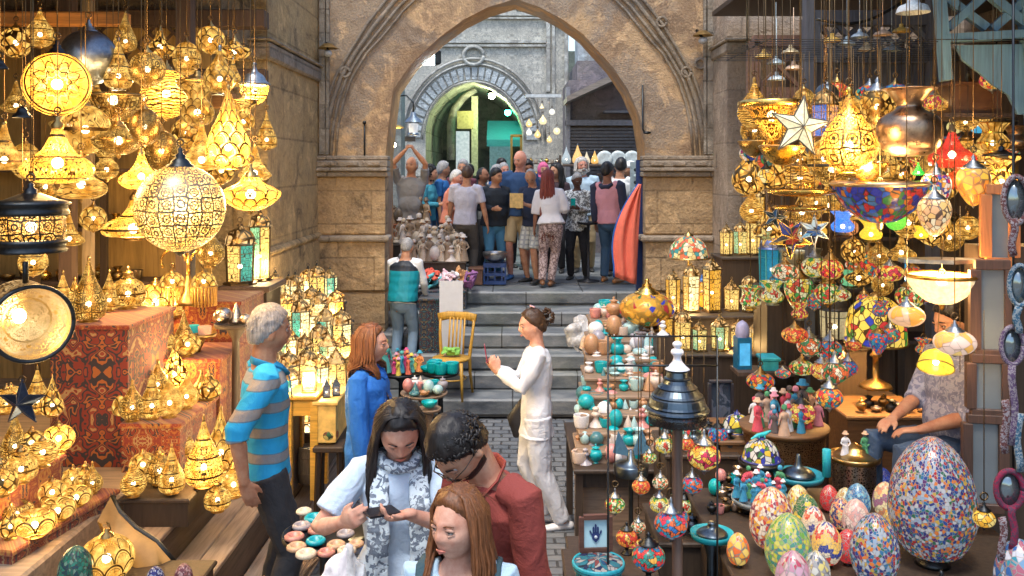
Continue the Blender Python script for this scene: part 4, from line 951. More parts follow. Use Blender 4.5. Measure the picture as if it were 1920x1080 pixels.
r_, P_ = CR[crowd[17][0]]; tag(phone(r_, Vector((-.02, -.37, 1.26)), (0, -.2, 1), (0, 1, 0), (.0, .42, .36)), 'green phone held by the woman in black and white', 'phone')
r_, P_ = CR[crowd[12][0]]; held(r_, B().box((-.01, -.41, 1.27), (.25, .004, .2)).box((-.01, -.409, 1.20), (.25, .004, .1)), 'paper', plain((.62, .42, .16), .8), 'yellow paper held open by the old man in shorts', 'paper')
r_, P_ = CR[crowd[18][0]]; b = B(); up = P_['up']
b.tube([up(-.09, .05, .49), up(-.05, .10, .46), up(.05, .10, .46), up(.09, .05, .49)], .035, 10); b.obj('hood', c_((.02, .025, .05)), r_)
b = B()
for sd in (1, -1):
    S0, el, wr = P_['A'][sd]; b.tube([S0+Vector((-sd*.03, 0, .005)), S0, S0*.5+el*.5, el, el*.1+wr*.9], [.078, .082, .072, .067, .058], 14)
link('sleeves', fin(remesh(b, .012, 2, .008, 8), c_((.03, .035, .07))), r_)
# ---------------------------------------------------------------- kinds of goods: every shape is drawn for a width of 1, the thing's empty carries its real width
def sm_(pts, k=4):
    P = [Vector((a, b, 0)) for a, b in pts]; o_ = []
    for i in range(len(P)-1):
        p0, p1, p2, p3 = P[max(i-1, 0)], P[i], P[i+1], P[min(i+2, len(P)-1)]
        for j in range(k):
            t = j/k; q = .5*((2*p1)+(p2-p0)*t+(2*p0-5*p1+4*p2-p3)*t*t+(3*p1-p0-3*p2+p3)*t**3); o_.append((max(0, q.x), q.y))
    return o_+[(P[-1].x, P[-1].y)]
def sph(rz=1.0, a0=-86, a1=78, n=16, r=.5): return [(r*math.cos(R(a0+(a1-a0)*i/n)), r*rz*math.sin(R(a0+(a1-a0)*i/n))) for i in range(n+1)]
FIN = [(.10, 0), (.085, .03), (.045, .05), (.05, .08), (.025, .11), (.035, .14), (.015, .17), (.0, .21)]
def cap_at(z, r=.14, k=1.0): return [(r*1.15, z-.02), (r*1.1, z+.01*k), (r*.8, z+.03*k), (r*.75, z+.06*k), (r*.4, z+.09*k), (r*.45, z+.12*k), (r*.2, z+.15*k), (r*.22, z+.19*k), (0, z+.23*k)]
def foot(z, r=.2, h=.12): return [(.0, z-h), (r, z-h), (r*.95, z-h*.8), (r*.45, z-h*.45), (r*.6, z)]
# name: (shell profile, [metal profiles], bulb height, top z of the metal, bottom z)
SH = {
 'globe': (sph(), [cap_at(.48), [(.0, -.56), (.05, -.52), (.09, -.49)]], 0, .71, -.56),
 'oval': (sph(1.25), [cap_at(.60, .12), [(.0, -.70), (.04, -.66), (.08, -.61)]], 0, .83, -.7),
 'flat': (sph(.62), [cap_at(.29, .2, 1.2), [(.0, -.36), (.05, -.34), (.1, -.3)]], 0, .56, -.36),
 'onion': (sm_([(.12, -.55), (.34, -.46), (.5, -.18), (.44, .12), (.24, .40), (.12, .60), (.05, .80)]), [[(.06, .78), (.05, .86), (.07, .9), (.0, 1.0)], foot(-.53, .26, .08)], -.1, 1.0, -.61),
 'drop': (sm_([(.16, -.5), (.42, -.42), (.5, -.12), (.40, .25), (.22, .65), (.1, 1.0), (.03, 1.25)]), [[(.04, 1.22), (.05, 1.3), (.0, 1.4)], foot(-.48, .26, .08)], -.05, 1.4, -.56),
 'bell': (sm_([(.02, -.36), (.30, -.34), (.47, -.24), (.5, -.12), (.42, -.02), (.24, .10), (.13, .28), (.07, .46)]), [[(.08, .44), (.09, .5), (.04, .56), (.05, .6), (0, .66)], [(0, -.46), (.03, -.42), (.05, -.36)]], -.06, .66, -.46),
 'ufo': (sm_([(.03, -.30), (.20, -.27), (.40, -.15), (.5, 0), (.36, .10), (.2, .18), (.12, .3)]), [cap_at(.28, .12), [(0, -.38), (.04, -.34), (.06, -.29)]], -.02, .52, -.38),
 'cone': (sm_([(.05, -.40), (.3, -.38), (.48, -.28), (.5, -.2), (.3, .05), (.14, .35), (.05, .7)]), [[(.05, .68), (.06, .74), (0, .82)]], -.15, .82, -.4),
 'vase': (sm_([(.1, -.6), (.3, -.52), (.42, -.3), (.36, -.05), (.24, .1), (.36, .3), (.5, .42), (.48, .52)]), [[(.5, .50), (.53, .54), (.5, .56), (.2, .62), (.08, .7), (.09, .76), (0, .84)], [(0, -.72), (.06, -.68), (.12, -.6)]], -.25, .84, -.72),
 'acorn': (sm_([(.06, -.55), (.28, -.46), (.44, -.2), (.48, .1)]), [[(.48, .08), (.53, .12), (.50, .17), (.42, .22)], sm_([(.42, .2), (.30, .42), (.12, .55), (.06, .75)], 3)+[(.09, .8), (0, .9)], [(0, -.66), (.04, -.6), (.07, -.54)]], -.1, .9, -.66),
 'lotus': (sm_([(.16, -.26), (.40, -.20), (.5, -.02), (.46, .14), (.34, .24)]), [foot(-.25, .26, .07), [(.35, .23), (.33, .26), (.31, .24)]], -.05, .26, -.32),
 'ball': (sph(.86, -80, 74), [foot(-.40, .24, .08), [(.14, .40), (.12, .46), (.05, .5), (.06, .54), (0, .6)]], 0, .6, -.48),
 'jar': (sm_([(.2, -.42), (.44, -.3), (.5, 0), (.40, .26), (.2, .40), (.13, .52)]), [foot(-.41, .26, .07), [(.13, .5), (.17, .54), (.14, .6), (.05, .66), (.06, .72), (0, .78)]], -.05, .78, -.48),
 'mush': (sm_([(.20, -.06), (.44, -.03), (.5, .06), (.42, .18), (.22, .28), (.1, .42), (.05, .56)]), [[(.05, .54), (.07, .6), (0, .7)], [(.2, -.06), (.16, -.08), (.17, -.12)]], .08, .7, -.12),
 'egg': (sm_([(.12, -.64), (.34, -.54), (.48, -.25), (.5, 0), (.44, .32), (.28, .60), (.1, .74), (0, .77)]), [[(.0, -.72), (.2, -.72), (.18, -.68), (.13, -.63)]], -.1, .77, -.72),
 'eggp': (sm_([(.02, -.74), (.18, -.64), (.40, -.30), (.5, .05), (.46, .32), (.34, .46)]), [[(.36, .44), (.38, .48), (.30, .52), (.28, .56), (.16, .62), (.14, .68), (.06, .72), (.08, .8), (.03, .86), (0, .95)], [(0, -.8), (.03, -.77), (.05, -.72)]], 0, .95, -.8),
 'turk': (sph(.80, -74, 66), [[(.22, .36), (.30, .37), (.31, .41), (.22, .44), (.20, .50), (.11, .55), (.10, .62), (.05, .66), (.08, .72), (.03, .78), (0, .86)], [(.16, -.38), (.18, -.42), (.08, -.46), (.05, -.52), (0, -.58)]], 0, .86, -.58),
 'turks': (sph(.80, -66, 66), [[(.22, .36), (.30, .37), (.31, .41), (.22, .44), (.20, .50), (.11, .55), (.05, .62), (.08, .68), (0, .78)], [(.2, -.36), (.22, -.40), (.12, -.44), (.08, -.54), (.10, -.60), (.24, -.70), (.26, -.74), (0, -.74)]], 0, .78, -.74),
 'dome': (sm_([(.5, -.22), (.48, -.12), (.42, .08), (.28, .24), (.10, .32)]), [[(.52, -.24), (.52, -.20), (.49, -.20)], [(.12, .31), (.1, .36), (.04, .40), (0, .48)]], -.05, .48, -.24),
 'bowlp': (sm_([(.02, -.34), (.18, -.31), (.36, -.18), (.47, -.02), (.5, .08)]), [[(.5, .06), (.53, .09), (.5, .12), (.47, .10)], [(0, -.44), (.03, -.4), (.05, -.33)]], .02, .1, -.44),
 'drum2': (sm_([(.40, -.22), (.46, -.2), (.46, .1), (.42, .12)], 2), [[(.42, .12), (.5, .13), (.52, .17), (.5, .2), (.49, .26), (.54, .29), (.53, .32), (.36, .36), (.16, .44), (.08, .46), (.09, .5), (.04, .54), (.05, .58), (0, .62)], [(.40, -.22), (.49, -.23), (.5, -.27), (.47, -.30), (.46, -.36), (.49, -.38), (.48, -.41), (.2, -.43), (0, -.44)]], -.05, .62, -.44),
 'vcone': (sm_([(.03, -.42), (.14, -.32), (.34, .02), (.44, .12)], 3), [[(.44, .10), (.52, .12), (.52, .20), (.47, .22), (.1, .24), (0, .24)], [(0, -.5), (.03, -.46), (.04, -.41)]], -.02, .24, -.5),
 'pot': (None, [sm_([(.0, -.40), (.24, -.40), (.44, -.26), (.5, 0), (.44, .2), (.22, .34), (.2, .44), (.34, .62), (.42, .66), (.40, .67), (.3, .6), (.18, .44)], 3)], 0, .66, -.4),
 'bowl': (None, [sm_([(.0, -.25), (.16, -.25), (.36, -.16), (.48, .02), (.5, .14), (.48, .15), (.42, 0), (.2, -.15), (0, -.17)], 3)], 0, .15, -.25),
 'dish': (None, [[(0, -.04), (.3, -.04), (.46, 0), (.5, .04), (.49, .05), (.44, .02), (.3, -.02), (0, -.02)]], 0, .05, -.04),
 'goblet': (sm_([(.2, -.34), (.40, -.26), (.46, -.06), (.34, .10), (.27, .2), (.34, .36), (.5, .52)]), [foot(-.33, .28, .1)], -.1, .52, -.43),
 'cup': (None, [sm_([(.0, -.42), (.28, -.42), (.40, -.36), (.47, -.05), (.5, .34), (.47, .38), (.42, .30), (.38, -.2), (0, -.3)], 3)], 0, .38, -.42),
 'urn': (None, [sm_([(0, -.6), (.24, -.6), (.18, -.5), (.34, -.36), (.5, -.05), (.44, .2), (.2, .34), (.22, .42), (.3, .46), (.12, .52), (.05, .6), (.08, .66), (0, .72)], 3)], 0, .72, -.6),
 'pawn': (None, [sm_([(0, -.5), (.5, -.5), (.46, -.42), (.24, -.2), (.16, .05), (.28, .2), (.24, .34), (.12, .42), (.2, .52), (.2, .62), (.1, .7), (0, .72)], 3)], 0, .72, -.5),
 'cone_stone': (None, [[(0, -.5), (.42, -.5), (.42, -.4), (.02, .6), (0, .62)]], 0, .62, -.5),
 'disc': (None, [sm_([(0, -.2), (.3, -.22), (.48, -.12), (.5, .02), (.42, .14), (.3, .16), (.24, .08), (.2, -.04), (0, -.08)], 3)], 0, .16, -.22),
 'stoneegg': (None, [sph(1.3, -90, 90, 12)], 0, .65, -.65),
 'knob': (None, [sph(.9, -90, 90, 10)], 0, .45, -.45),
}
PROTO = {}
BULB = glow((1, .78, .42), 26)
def proto(kind, mats):
    key = (kind, tuple(id(m) for m in mats))
    if key in PROTO: return PROTO[key]
    sh, mets, bz, zt, zb = SH[kind]; parts = []
    if sh: parts.append(('lamp_shade', B().lathe(sh, 36).mesh(mats[0], 'lamp_shade')))
    if mats[1] is not None or not sh:
        names = {0: 'cap', 1: 'finial', 2: 'base'}
        for i, p in enumerate(mets):
            nm = ('base' if p[0][1] < -.2 else 'cap') if sh else 'body'
            parts.append((nm, B().lathe(p, 24).mesh(mats[1] if sh else mats[0], nm)))
    if sh and (len(mats) < 3 or mats[2] is not None):
        parts.append(('bulb', B().ell((0, 0, bz), .085, 8, 6).mesh(mats[2] if len(mats) > 2 else BULB, 'bulb')))
    PROTO[key] = (parts, zt, zb); return PROTO[key]
def inst(name, parts, loc, s, label, cat, group=None, rz=0, single=False):
    if len(parts) == 1 and single:
        o_ = link(name, parts[0][1]); o_.location = loc; o_.scale = (s, s, s) if not hasattr(s, '__len__') else s; o_.rotation_euler = (0, 0, rz); return tag(o_, label, cat, group)
    r_ = empty(name, loc, rz, s, label, cat, group)
    for nm, me in parts: link(nm, me, r_)
    return r_
def chain(root, z0, ztop, s, m=DBRASS, loc=None):
    """thin chain from the lamp's cap up to its beam"""
    n = max(6, int((ztop-z0)*s*0+ (ztop-root.location.z)/s*2.5)); b = B(); L = (ztop-root.location.z)/s
    b.tube([(0, 0, z0-.02), (0, 0, z0+(L-z0)*.5), (0, 0, L)], .0025/s, 4)
    b.tube([(.016/s*math.cos(t), 0, z0+.016/s+.016/s*math.sin(t)) for t in [k*math.pi/5 for k in range(11)]], .004/s, 5)
    b.obj('chain', m, root)
NAMES = {'globe': 'pendant_lamp', 'egg': 'egg_lamp'}
def hang(kind, x, y, w, d, mats, label, group, ztop=None, rz=0, cat='lamp', name='pendant_lamp'):
    s = w*d/F; p = W(x, y, d); parts, zt, zb = proto(kind, mats)
    r_ = inst(name, parts, p, s, label, cat, group, rz)
    chain(r_, zt, ztop if ztop else p.z+zt*s+.3, s); return r_
def stand(kind, x, yb_, w, z, mats, label, group, cat='lamp', name='table_lamp', rz=0, d=None, single=False):
    """(x, yb_): where its foot stands in the photo; z: height of the shelf it stands on"""
    d = d or D(yb_, z); s = w*d/F; parts, zt, zb = proto(kind, mats)
    return inst(name, parts, ((x-960)*d/F, d, z-zb*s+.001), s, label, cat, group, rz, single)
# framed lantern with glass panes and a domed roof (height about 1.9 widths)
def lantern_proto(n, frame, g1, g2, roof, tall=1.0, domed=True):
    key = ('lant', n, id(frame), id(g1), id(g2), id(roof), tall, domed)
    if key in PROTO: return PROTO[key]
    h = 1.05*tall; fr_ = B(); p1 = B(); p2 = B(); rf = B(); A_ = [2*math.pi*(k+.5)/n for k in range(n)]
    v = lambda a, r, z: Vector((r*math.cos(a), r*math.sin(a), z)); r0, r1 = .42, .46
    for k, a in enumerate(A_):
        a2 = A_[(k+1) % n]; fr_.bar(v(a, r0, .08), v(a, r1, h), .045); fr_.bar(v(a, r0, .10), v(a2, r0, .10), .05); fr_.bar(v(a, r1, h), v(a2, r1, h), .05); fr_.bar(v(a, (r0+r1)/2*.995, h*.78), v(a2, (r0+r1)/2*.995, h*.78), .022)
        q = p1 if k % 2 == 0 else p2; q.add([v(a, r0*.97, .1), v(a2, r0*.97, .1), v(a2, r1*.97, h), v(a, r1*.97, h)], [(0, 1, 2, 3)], [(0, 0), (.2, 0), (.2, .4), (0, .4)], 0, False)
    fr_.lathe([(0, 0), (.5, 0), (.5, .05), (.44, .08), (0, .08)], n, (0, 0, 0), 0, False, (1, 1), math.pi/n)
    if domed: pr = sm_([(.52, h), (.46, h+.06), (.44, h+.2), (.34, h+.38), (.16, h+.5), (.08, h+.56)], 3)
    else: pr = [(.54, h), (.5, h+.05), (.3, h+.22), (.28, h+.3), (.12, h+.44), (.08, h+.5)]
    rf.lathe(pr, n if not domed else 16, (0, 0, 0), 0, domed, (1, 1), math.pi/n); zt = pr[-1][1]
    fn = B(); fn.lathe([(.08, zt-.01), (.1, zt+.03), (.03, zt+.07), (.05, zt+.1), (0, zt+.14)], 10); fn.tube([(.07*math.cos(t), 0, zt+.19+.07*math.sin(t)) for t in [k*math.pi/6 for k in range(13)]], .012, 5)
    parts = [('frame', fr_.mesh(frame, 'frame')), ('glass_panes', p1.mesh(g1, 'glass_panes')), ('roof', rf.mesh(roof, 'roof')), ('finial', fn.mesh(frame, 'finial')), ('bulb', B().ell((0, 0, h*.45), .07, 8, 6).mesh(BULB, 'bulb'))]
    if g2 is not g1 or True: parts.insert(2, ('glass_panes', p2.mesh(g2, 'glass_panes')))
    PROTO[key] = (parts, zt+.26, 0); return PROTO[key]
def lantern(x, yb_, w, z, g1, g2, label, group, n=6, frame=None, roof=None, tall=1.0, domed=True, d=None, rz=.3, hangto=None):
    frame = frame or DBRASS; roof = roof or pierced('net', 8, (.34, .22, .09), (1, .6, .2), 1.2, .15, 1.5)
    d = d or D(yb_, z); s = w*d/F; parts, zt, zb = lantern_proto(n, frame, g1, g2, roof, tall, domed)
    r_ = inst('glass_lantern', parts, ((x-960)*d/F, d, z+.001), s, label, 'lantern', group, rz)
    if hangto: chain(r_, zt-.05, hangto, s)
    return r_
def star_lamp(x, y, w, d, m1, frame, label, group, n=5, rot=0, ztop=None, deep=.22, tilt=0):
    b = B(); f = B(); s = w*d/F; ri = .20
    P_ = [((.5 if k % 2 == 0 else ri)*math.sin(math.pi*k/n+rot), (.5 if k % 2 == 0 else ri)*math.cos(math.pi*k/n+rot)) for k in range(2*n)]
    for sy in (-1, 1):
        for k in range(2*n):
            a, c = P_[k], P_[(k+1) % (2*n)]; b.add([(a[0], 0, a[1]), (c[0], 0, c[1]), (0, sy*deep, 0)], [(0, 1, 2)], None, 0, False); f.bar((a[0], 0, a[1]), (0, sy*deep, 0), .016)
    for k in range(2*n): f.bar((P_[k][0], 0, P_[k][1]), (P_[(k+1) % (2*n)][0], 0, P_[(k+1) % (2*n)][1]), .02)
    r_ = empty('star_lamp', W(x, y, d), R(tilt), s, label, 'star lamp', group); b.obj('star_shade', m1, r_); f.obj('frame', frame, r_)
    chain(r_, .42 if rot == 0 else .3, ztop or W(x, y, d).z+s, s); return r_
# clay or cloth people, built as one continuous little body on a base
def figurine_proto(m, m2, v=0):
    key = ('fig', id(m), id(m2), v)
    if key in PROTO: return PROTO[key]
    b = B(); b.lathe(sm_([(0, -.02), (.34, -.02), (.33, .1), (.24, .5), (.17, .8), (.24, 1.05), (.20, 1.2), (.07, 1.28), (.07, 1.34)], 3), 12, (0, 0, 0), 0, True, (1, .75))
    for sd in (-1, 1): b.tube([(sd*.2, 0, 1.12), (sd*.32, -.06, .85), (sd*(.1 if v else .34), -.25 if v else 0, .72 if v else .6)], [.07, .06, .045], 7, 0, True, None, True, True)
    h_ = B(); h_.ell((0, -.01, 1.46), (.12, .13, .15), 10, 8); h2 = B(); h2.lathe(sm_([(.15, 1.42), (.16, 1.5), (.14, 1.62), (.05, 1.68), (0, 1.69)], 2), 10) if v != 1 else h2.lathe([(.24, 1.48), (.23, 1.52), (.14, 1.55), (.12, 1.68), (0, 1.7)], 10)
    PROTO[key] = ([('robe', b.mesh(m, 'robe')), ('head', h_.mesh(plain(SKIN['brown'], .6), 'head')), ('headdress', h2.mesh(m2, 'headdress'))], 1.7, 0); return PROTO[key]
def figurine(x, yb_, h, z, m, m2, label, group, v=0, rz=0, d=None):
    d = d or D(yb_, z); s = h*d/F/1.7; parts, _, _ = figurine_proto(m, m2, v)
    return inst('figurine', parts, ((x-960)*d/F, d, z+.02*s), s, label, 'figurine', group, rz)
def table_box(name, x0, x1, y0, y1, z0, z1, m, label, cat='display bench', rz=0, top=None, legs=False):
    r_ = empty(name, ((x0+x1)/2, (y0+y1)/2, z0), rz, 1, label, cat); hx, hy, h = (x1-x0)/2, (y1-y0)/2, z1-z0
    if legs:
        for sx in (-1, 1):
            for sy in (-1, 1): B().bx(sx*hx*.92-.025, sx*hx*.92+.025, sy*hy*.9-.025, sy*hy*.9+.025, 0, h-.04).obj('leg', m, r_)
        B().bx(-hx*.92, hx*.92, -hy*.9, hy*.9, h-.14, h-.04).obj('apron', m, r_)
    else: B().bx(-hx, hx, -hy, hy, 0, h-.03).obj('cloth_side' if top else 'body', m, r_)
    B().bx(-hx-.015, hx+.015, -hy-.015, hy+.015, h-.03, h, 0, .008).obj('top', top or m, r_); return r_
def round_table(x, yrow, w, z, m, label, zb=None, rim=None, name='tray_table', d=None, ped=.16, post=None):
    d = d or D(yrow, z); s = w*d/F; r_ = empty(name, ((x-960)*d/F, d, z), 0, 1, label, 'tray table'); k = s/2
    zb = GZ(d) if zb is None else zb; B().lathe([(0, -.012), (k*.96, -.012), (k, .004), (k, .016), (k*.97, .016), (k*.93, 0), (0, 0)], 40).obj('tray', rim or m, r_)
    B().lathe([(0, zb-z), (k*.6, zb-z), (k*.55, zb-z+.03), (.03, zb-z+.08), (.025, -.10), (k*ped*3, -.02), (k*ped*3, -.012), (0, -.012)], 20).obj('pedestal', post or m, r_)
    return r_

def inner(root, e, col=(1, .60, .22), z=0.0, y=0.0):
    """the lamp's own light"""
    l = bpy.data.lights.new('bulb_light', 'POINT'); l.energy = e; l.color = col; l.shadow_soft_size = .09; o_ = bpy.data.objects.new('bulb_light', l); COL.objects.link(o_); o_.parent = root; o_.location = (0, y, z); return o_
# ---------------------------------------------------------------- LEFT: terrace, benches, lamp shop
TW = wood((.42, .31, .22), 5, .7, 1); TW2 = wood((.37, .28, .21), 5, .7, 1)
PLZ = .95
def steps_thing(name, x0, x1, z, label, y0=2.2, y1=8.9):
    r_ = empty(name, ((x0+x1)/2, (y0+y1)/2, 0), 0, 1, label, 'wooden steps'); n = max(1, round((x1-x0)/.14)); w_ = (x1-x0)/n
    for k in range(n):
        y = -(y1-y0)/2
        while y < (y1-y0)/2-.1:
            e = min((y1-y0)/2, y+random.uniform(1.7, 2.6)); B().bx(-(x1-x0)/2+k*w_+.003, -(x1-x0)/2+(k+1)*w_-.003, y+.003, e-.003, z-.035, z-random.uniform(0, .004), 0, .006).obj('plank', TW if (k % 2) else TW2, r_); y = e
    B().bx((x1-x0)/2-.03, (x1-x0)/2-.006, -(y1-y0)/2, (y1-y0)/2, 0, z-.036).obj('riser', wood((.13, .09, .06), 5, .8, 1), r_)
steps_thing('wooden_step', -1.62, -1.33, .35, 'lowest long plank step beside the street, under the striped man')
steps_thing('wooden_step', -1.90, -1.62, .60, 'middle long plank step along the left lamp terrace')
steps_thing('wooden_step', -2.22, -1.90, .80, 'upper long plank step just below the lamp benches')
b = B(); b.bx(-5.2, -2.22, 1.5, 8.95, 0, PLZ, 0, .015); tag(b.obj('terrace', wood((.34, .26, .19), 3, .8, 0)), 'worn brown raised terrace floor under the carpeted lamp benches', 'terrace')
NAV, ORG, CRM, RED_ = (.02, .025, .05), (.52, .16, .03), (.55, .36, .16), (.30, .03, .02)
CP1 = ornament((RED_, NAV, ORG, NAV, RED_, CRM, (.36, .06, .03), NAV, RED_), 2.0, 1.7, 0); CP2 = ornament((RED_, ORG, (.3, .03, .02), CRM, RED_, NAV, ORG, RED_), 2.4, 2.6, 3); CP3 = ornament((ORG, RED_, (.45, .12, .03), NAV, ORG, (.6, .3, .06)), 2.2, 3.2, 7)
def bench(x0, x1, y0, y1, z0, z1, m, label, rz=0, top=None): return table_box('display_bench', x0, x1, y0, y1, z0, z1, m, label, 'display bench', rz, top or CP3)
bench(-2.86, -2.38, 5.55, 6.3, PLZ, 1.83, CP1, 'tall bench fully covered in red and navy applique cloth at the back left')
bench(-2.375, -2.02, 5.45, 6.12, PLZ, 1.25, CP2, 'low red applique covered bench with plain glass drop lamps on it')
bench(-2.37, -2.0, 6.13, 6.7, PLZ, 1.50, CP3, 'middle riser of the orange cloth covered lamp bench')
bench(-2.95, -2.05, 6.75, 7.4, PLZ, 1.80, CP3, 'topmost riser of the orange cloth covered lamp bench')
bench(-3.1, -2.26, 4.25, 5.05, .2, 1.02, CP2, 'red cloth bench front left with a row of lotus lamps on it', R(-10))
bench(-3.3, -2.50, 4.2, 4.95, 1.0, 1.24, CP3, 'second tier of the front left bench below the round ball lamps', R(-8))
bench(-3.5, -2.80, 4.2, 4.85, 1.22, 1.50, CP3, 'third tier of the front left bench behind the dark blue star', R(-8))
# curved sheet, stools, shelves, posts
r_ = empty('curved_sheet', (0, 0, 0), 0, 1, 'curved tan leather sheet with a dark rim leaning by the plank steps', 'sheet'); A1 = [(207, 932), (222, 962), (252, 992), (292, 1018), (330, 1062)]; A2 = [(200, 985), (212, 1025), (240, 1062), (285, 1085), (332, 1100)]; vs = []
for j in range(5): a_ = W(*A1[j], 4.62-.03*j); c_2 = W(*A2[j], 4.50-.03*j); m_ = (a_+c_2)/2+Vector((-.03, -.06, -.03)); vs += [a_, m_, c_2, c_2+Vector((0, .03, 0)), m_+Vector((0, .03, 0)), a_+Vector((0, .03, 0))]
B().add(vs, [(j*6+i, j*6+(i+1) % 6, j*6+6+(i+1) % 6, j*6+6+i) for j in range(4) for i in range(6)]).obj('sheet', plain((.45, .27, .09), .5, 0, .35, 6), r_)
B().tube([vs[j*6]+Vector((0, .015, 0)) for j in range(5)], .014, 8).obj('rim', DARK, r_)
OW = wood((.055, .035, .022), 5, .6, 2); DW = wood((.11, .07, .05), 5, .7, 2)
def post(x, d, z0, z1, w_, m, label): return tag(B().box((((x-960)*d/F), d, (z0+z1)/2), (w_, w_, z1-z0), 0, 0, .01).obj('wooden_post', m), label, 'post')
post(128, 6.9, PLZ, 4.3, .10, DW, 'brown upright post left of the teardrop lamps'); post(166, 7.1, PLZ, 4.3, .07, wood((.42, .32, .2), 5, .7, 2), 'pale narrow upright post behind the teardrop lamps')
post(348, 7.3, PLZ, 4.3, .12, DW, 'dark upright post behind the big grey globe'); post(60, 6.9, PLZ, 4.3, .09, OW, 'nearly black post behind the dark drum lamp')
def beam(x0, x1, d, z, t, m, label, name='wooden_beam'): return tag(B().bx((x0-960)*d/F, (x1-960)*d/F, d-t/2, d+t/2, z-t/2, z+t/2, 0, .01).obj(name, m), label, 'beam')
beam(-120, 500, 7.95, 4.12, .16, DW, 'dark brown beam across the top left corner over the lamps'); beam(150, 500, 7.95, 3.62, .12, DW, 'lower dark beam behind the hanging brass lamps')
beam(-200, 240, 6.6, 3.90, .10, wood((.5, .22, .06), 5, .6, 0), 'orange brown beam at the top left behind the blue grey sphere'); beam(330, 440, 8.2, 3.42, .14, wood((.5, .24, .08), 5, .6, 0), 'orange brown beam stub between the lattice and the scale pattern lamps')
for k, dd in enumerate((3.6, 4.2, 4.7, 5.2, 5.8, 6.4)): tag(B().tube([(-5.2, dd, 4.35), (-1.5, dd, 4.35)], .03, 8).obj('hanging_pole', DARK), 'hidden iron pole over the lamp shop, %s from the street end' % ORD[k], 'pole')
def lattice(name, x0, x1, y0, y1, d, m, label, n=3, t=.05):
    r_ = empty(name, W((x0+x1)/2, (y0+y1)/2, d), 0, 1, label, 'lattice screen'); w_, h_ = (x1-x0)*d/F/2, (y1-y0)*d/F/2
    for a, b_ in (((-w_, -h_), (w_, -h_)), ((w_, -h_), (w_, h_)), ((w_, h_), (-w_, h_)), ((-w_, h_), (-w_, -h_))): B().bar((a[0], 0, a[1]), (b_[0], 0, b_[1]), t*1.6).obj('frame', m, r_)
    b = B(); q = 2*h_/n; k = -w_-2*h_
    while k < w_:
        for sg in (1, -1):
            a0, a1 = max(-w_, k), min(w_, k+2*h_)
            if a1-a0 > .05: z0 = -h_+(a0-k); z1 = -h_+(a1-k); b.bar((a0, sg*.013, sg*z0), (a1, sg*.013, sg*z1), t*.8, t*.5)
        k += q*1.0
    b.obj('lattice', m, r_); return r_
lattice('lattice_screen', 165, 345, 38, 130, 7.9, DW, 'dark wooden lattice screen above the hanging brass lamps', 2)
# ---- hanging brass lamps of the left shop
PB = lambda k, n, st=1.6, see=.3, wd=1.0, met=(.20, .12, .045), col=(1, .55, .10): pierced(k, n, met, col, st, see, wd)
GL = 'brass lamps hanging in the left shop'
H_ = lambda k, x, y, w_, d, pm, lab, cm=BRASS, rz=0: hang(k, x, y, w_, d, (pm, cm), lab, GL, 4.35, rz)
H_('globe', 107, 158, 120, 4.6, PB('star', 8, 1.25, .25), 'round pierced globe lamp with an eight petal star on its face', DARK, math.atan2(853, F))
hang('globe', 166, 108, 104, 5.3, (metal((.20, .24, .30), .35), STEEL, None), 'plain unlit blue grey metal sphere at the top left', GL, 4.35)
H_('globe', 276, 130, 66, 4.9, PB('rosette', 7), 'small round gold lamp with rosette piercing right of the blue grey sphere')
H_('drop', 222, 140, 52, 5.3, PB('curl', 6), 'narrow scrollwork drop lamp between the blue grey sphere and the rosette globe', STEEL)
H_('globe', 312, 176, 92, 5.8, PB('lines', 7, 1.3), 'straw coloured round lamp with fine horizontal lines')
H_('oval', 272, 238, 56, 4.8, PB('rosette', 9, 1.0, .2, 1.5), 'small dark oval lamp with dense piercing near the middle of the left cluster')
H_('globe', 160, 243, 92, 5.1, PB('curl', 4, 1.4, .3, .55), 'pale gold globe with sparse scrolls under the star globe')
H_('bowlp', 212, 190, 112, 5.5, PB('rosette', 8, 1.2), 'shallow gold bowl lamp with rosettes under the straw coloured one')
H_('ufo', 222, 262, 96, 5.0, PB('rosette', 9, 1.4), 'flat flying saucer shaped lamp right of the pale gold globe')
H_('bell', 108, 298, 128, 4.3, PB('curl', 7, 1.35, .3, .8), 'wide flaring bell lamp with a band of scrollwork, largest of the bells')
H_('oval', 303, 283, 62, 5.3, PB('rosette', 8, 1.2, .25, 1.4), 'dark pierced oval lamp just above the small gold bell')
H_('bell', 265, 326, 80, 4.7, PB('lines', 4, 1.5, .2, .4), 'small plain gold bell lamp left of the big grey globe')
H_('globe', 338, 390, 164, 4.1, pierced('rosette', 13, (.24, .22, .18), (1, .72, .25), 1.25, .12, 1.2, .4), 'large grey globe lamp densely pierced all over', DARK)
H_('onion', 412, 142, 60, 5.2, PB('scale', 11, 1.1, .2), 'onion shaped lamp with fish scale pattern and a tall steel spire', STEEL)
H_('vase', 370, 192, 74, 5.4, PB('scale', 9, 1.2), 'wide waisted lamp with fish scale pattern beside the straw coloured globe')
H_('acorn', 477, 165, 56, 5.3, PB('curl', 6, 1.5), 'acorn shaped lamp with bold scrolls, rightmost of the upper row', STEEL)
H_('vase', 457, 215, 50, 5.2, PB('net', 7, 1.5, .2, .6), 'slim gold waisted lamp under the acorn shaped one')
H_('drop', 437, 148, 30, 5.9, PB('curl', 5, 1.4), 'thin little drop lamp left of the acorn shaped lamp', STEEL)
H_('cone', 378, 288, 78, 4.9, PB('lines', 4, 1.9, .3, .3), 'bright gold cone shaped lamp above the big grey globe')
H_('drop', 428, 272, 84, 4.9, PB('scale', 8, 1.5), 'large drop lamp with leaf shaped scales right of the bright cone')
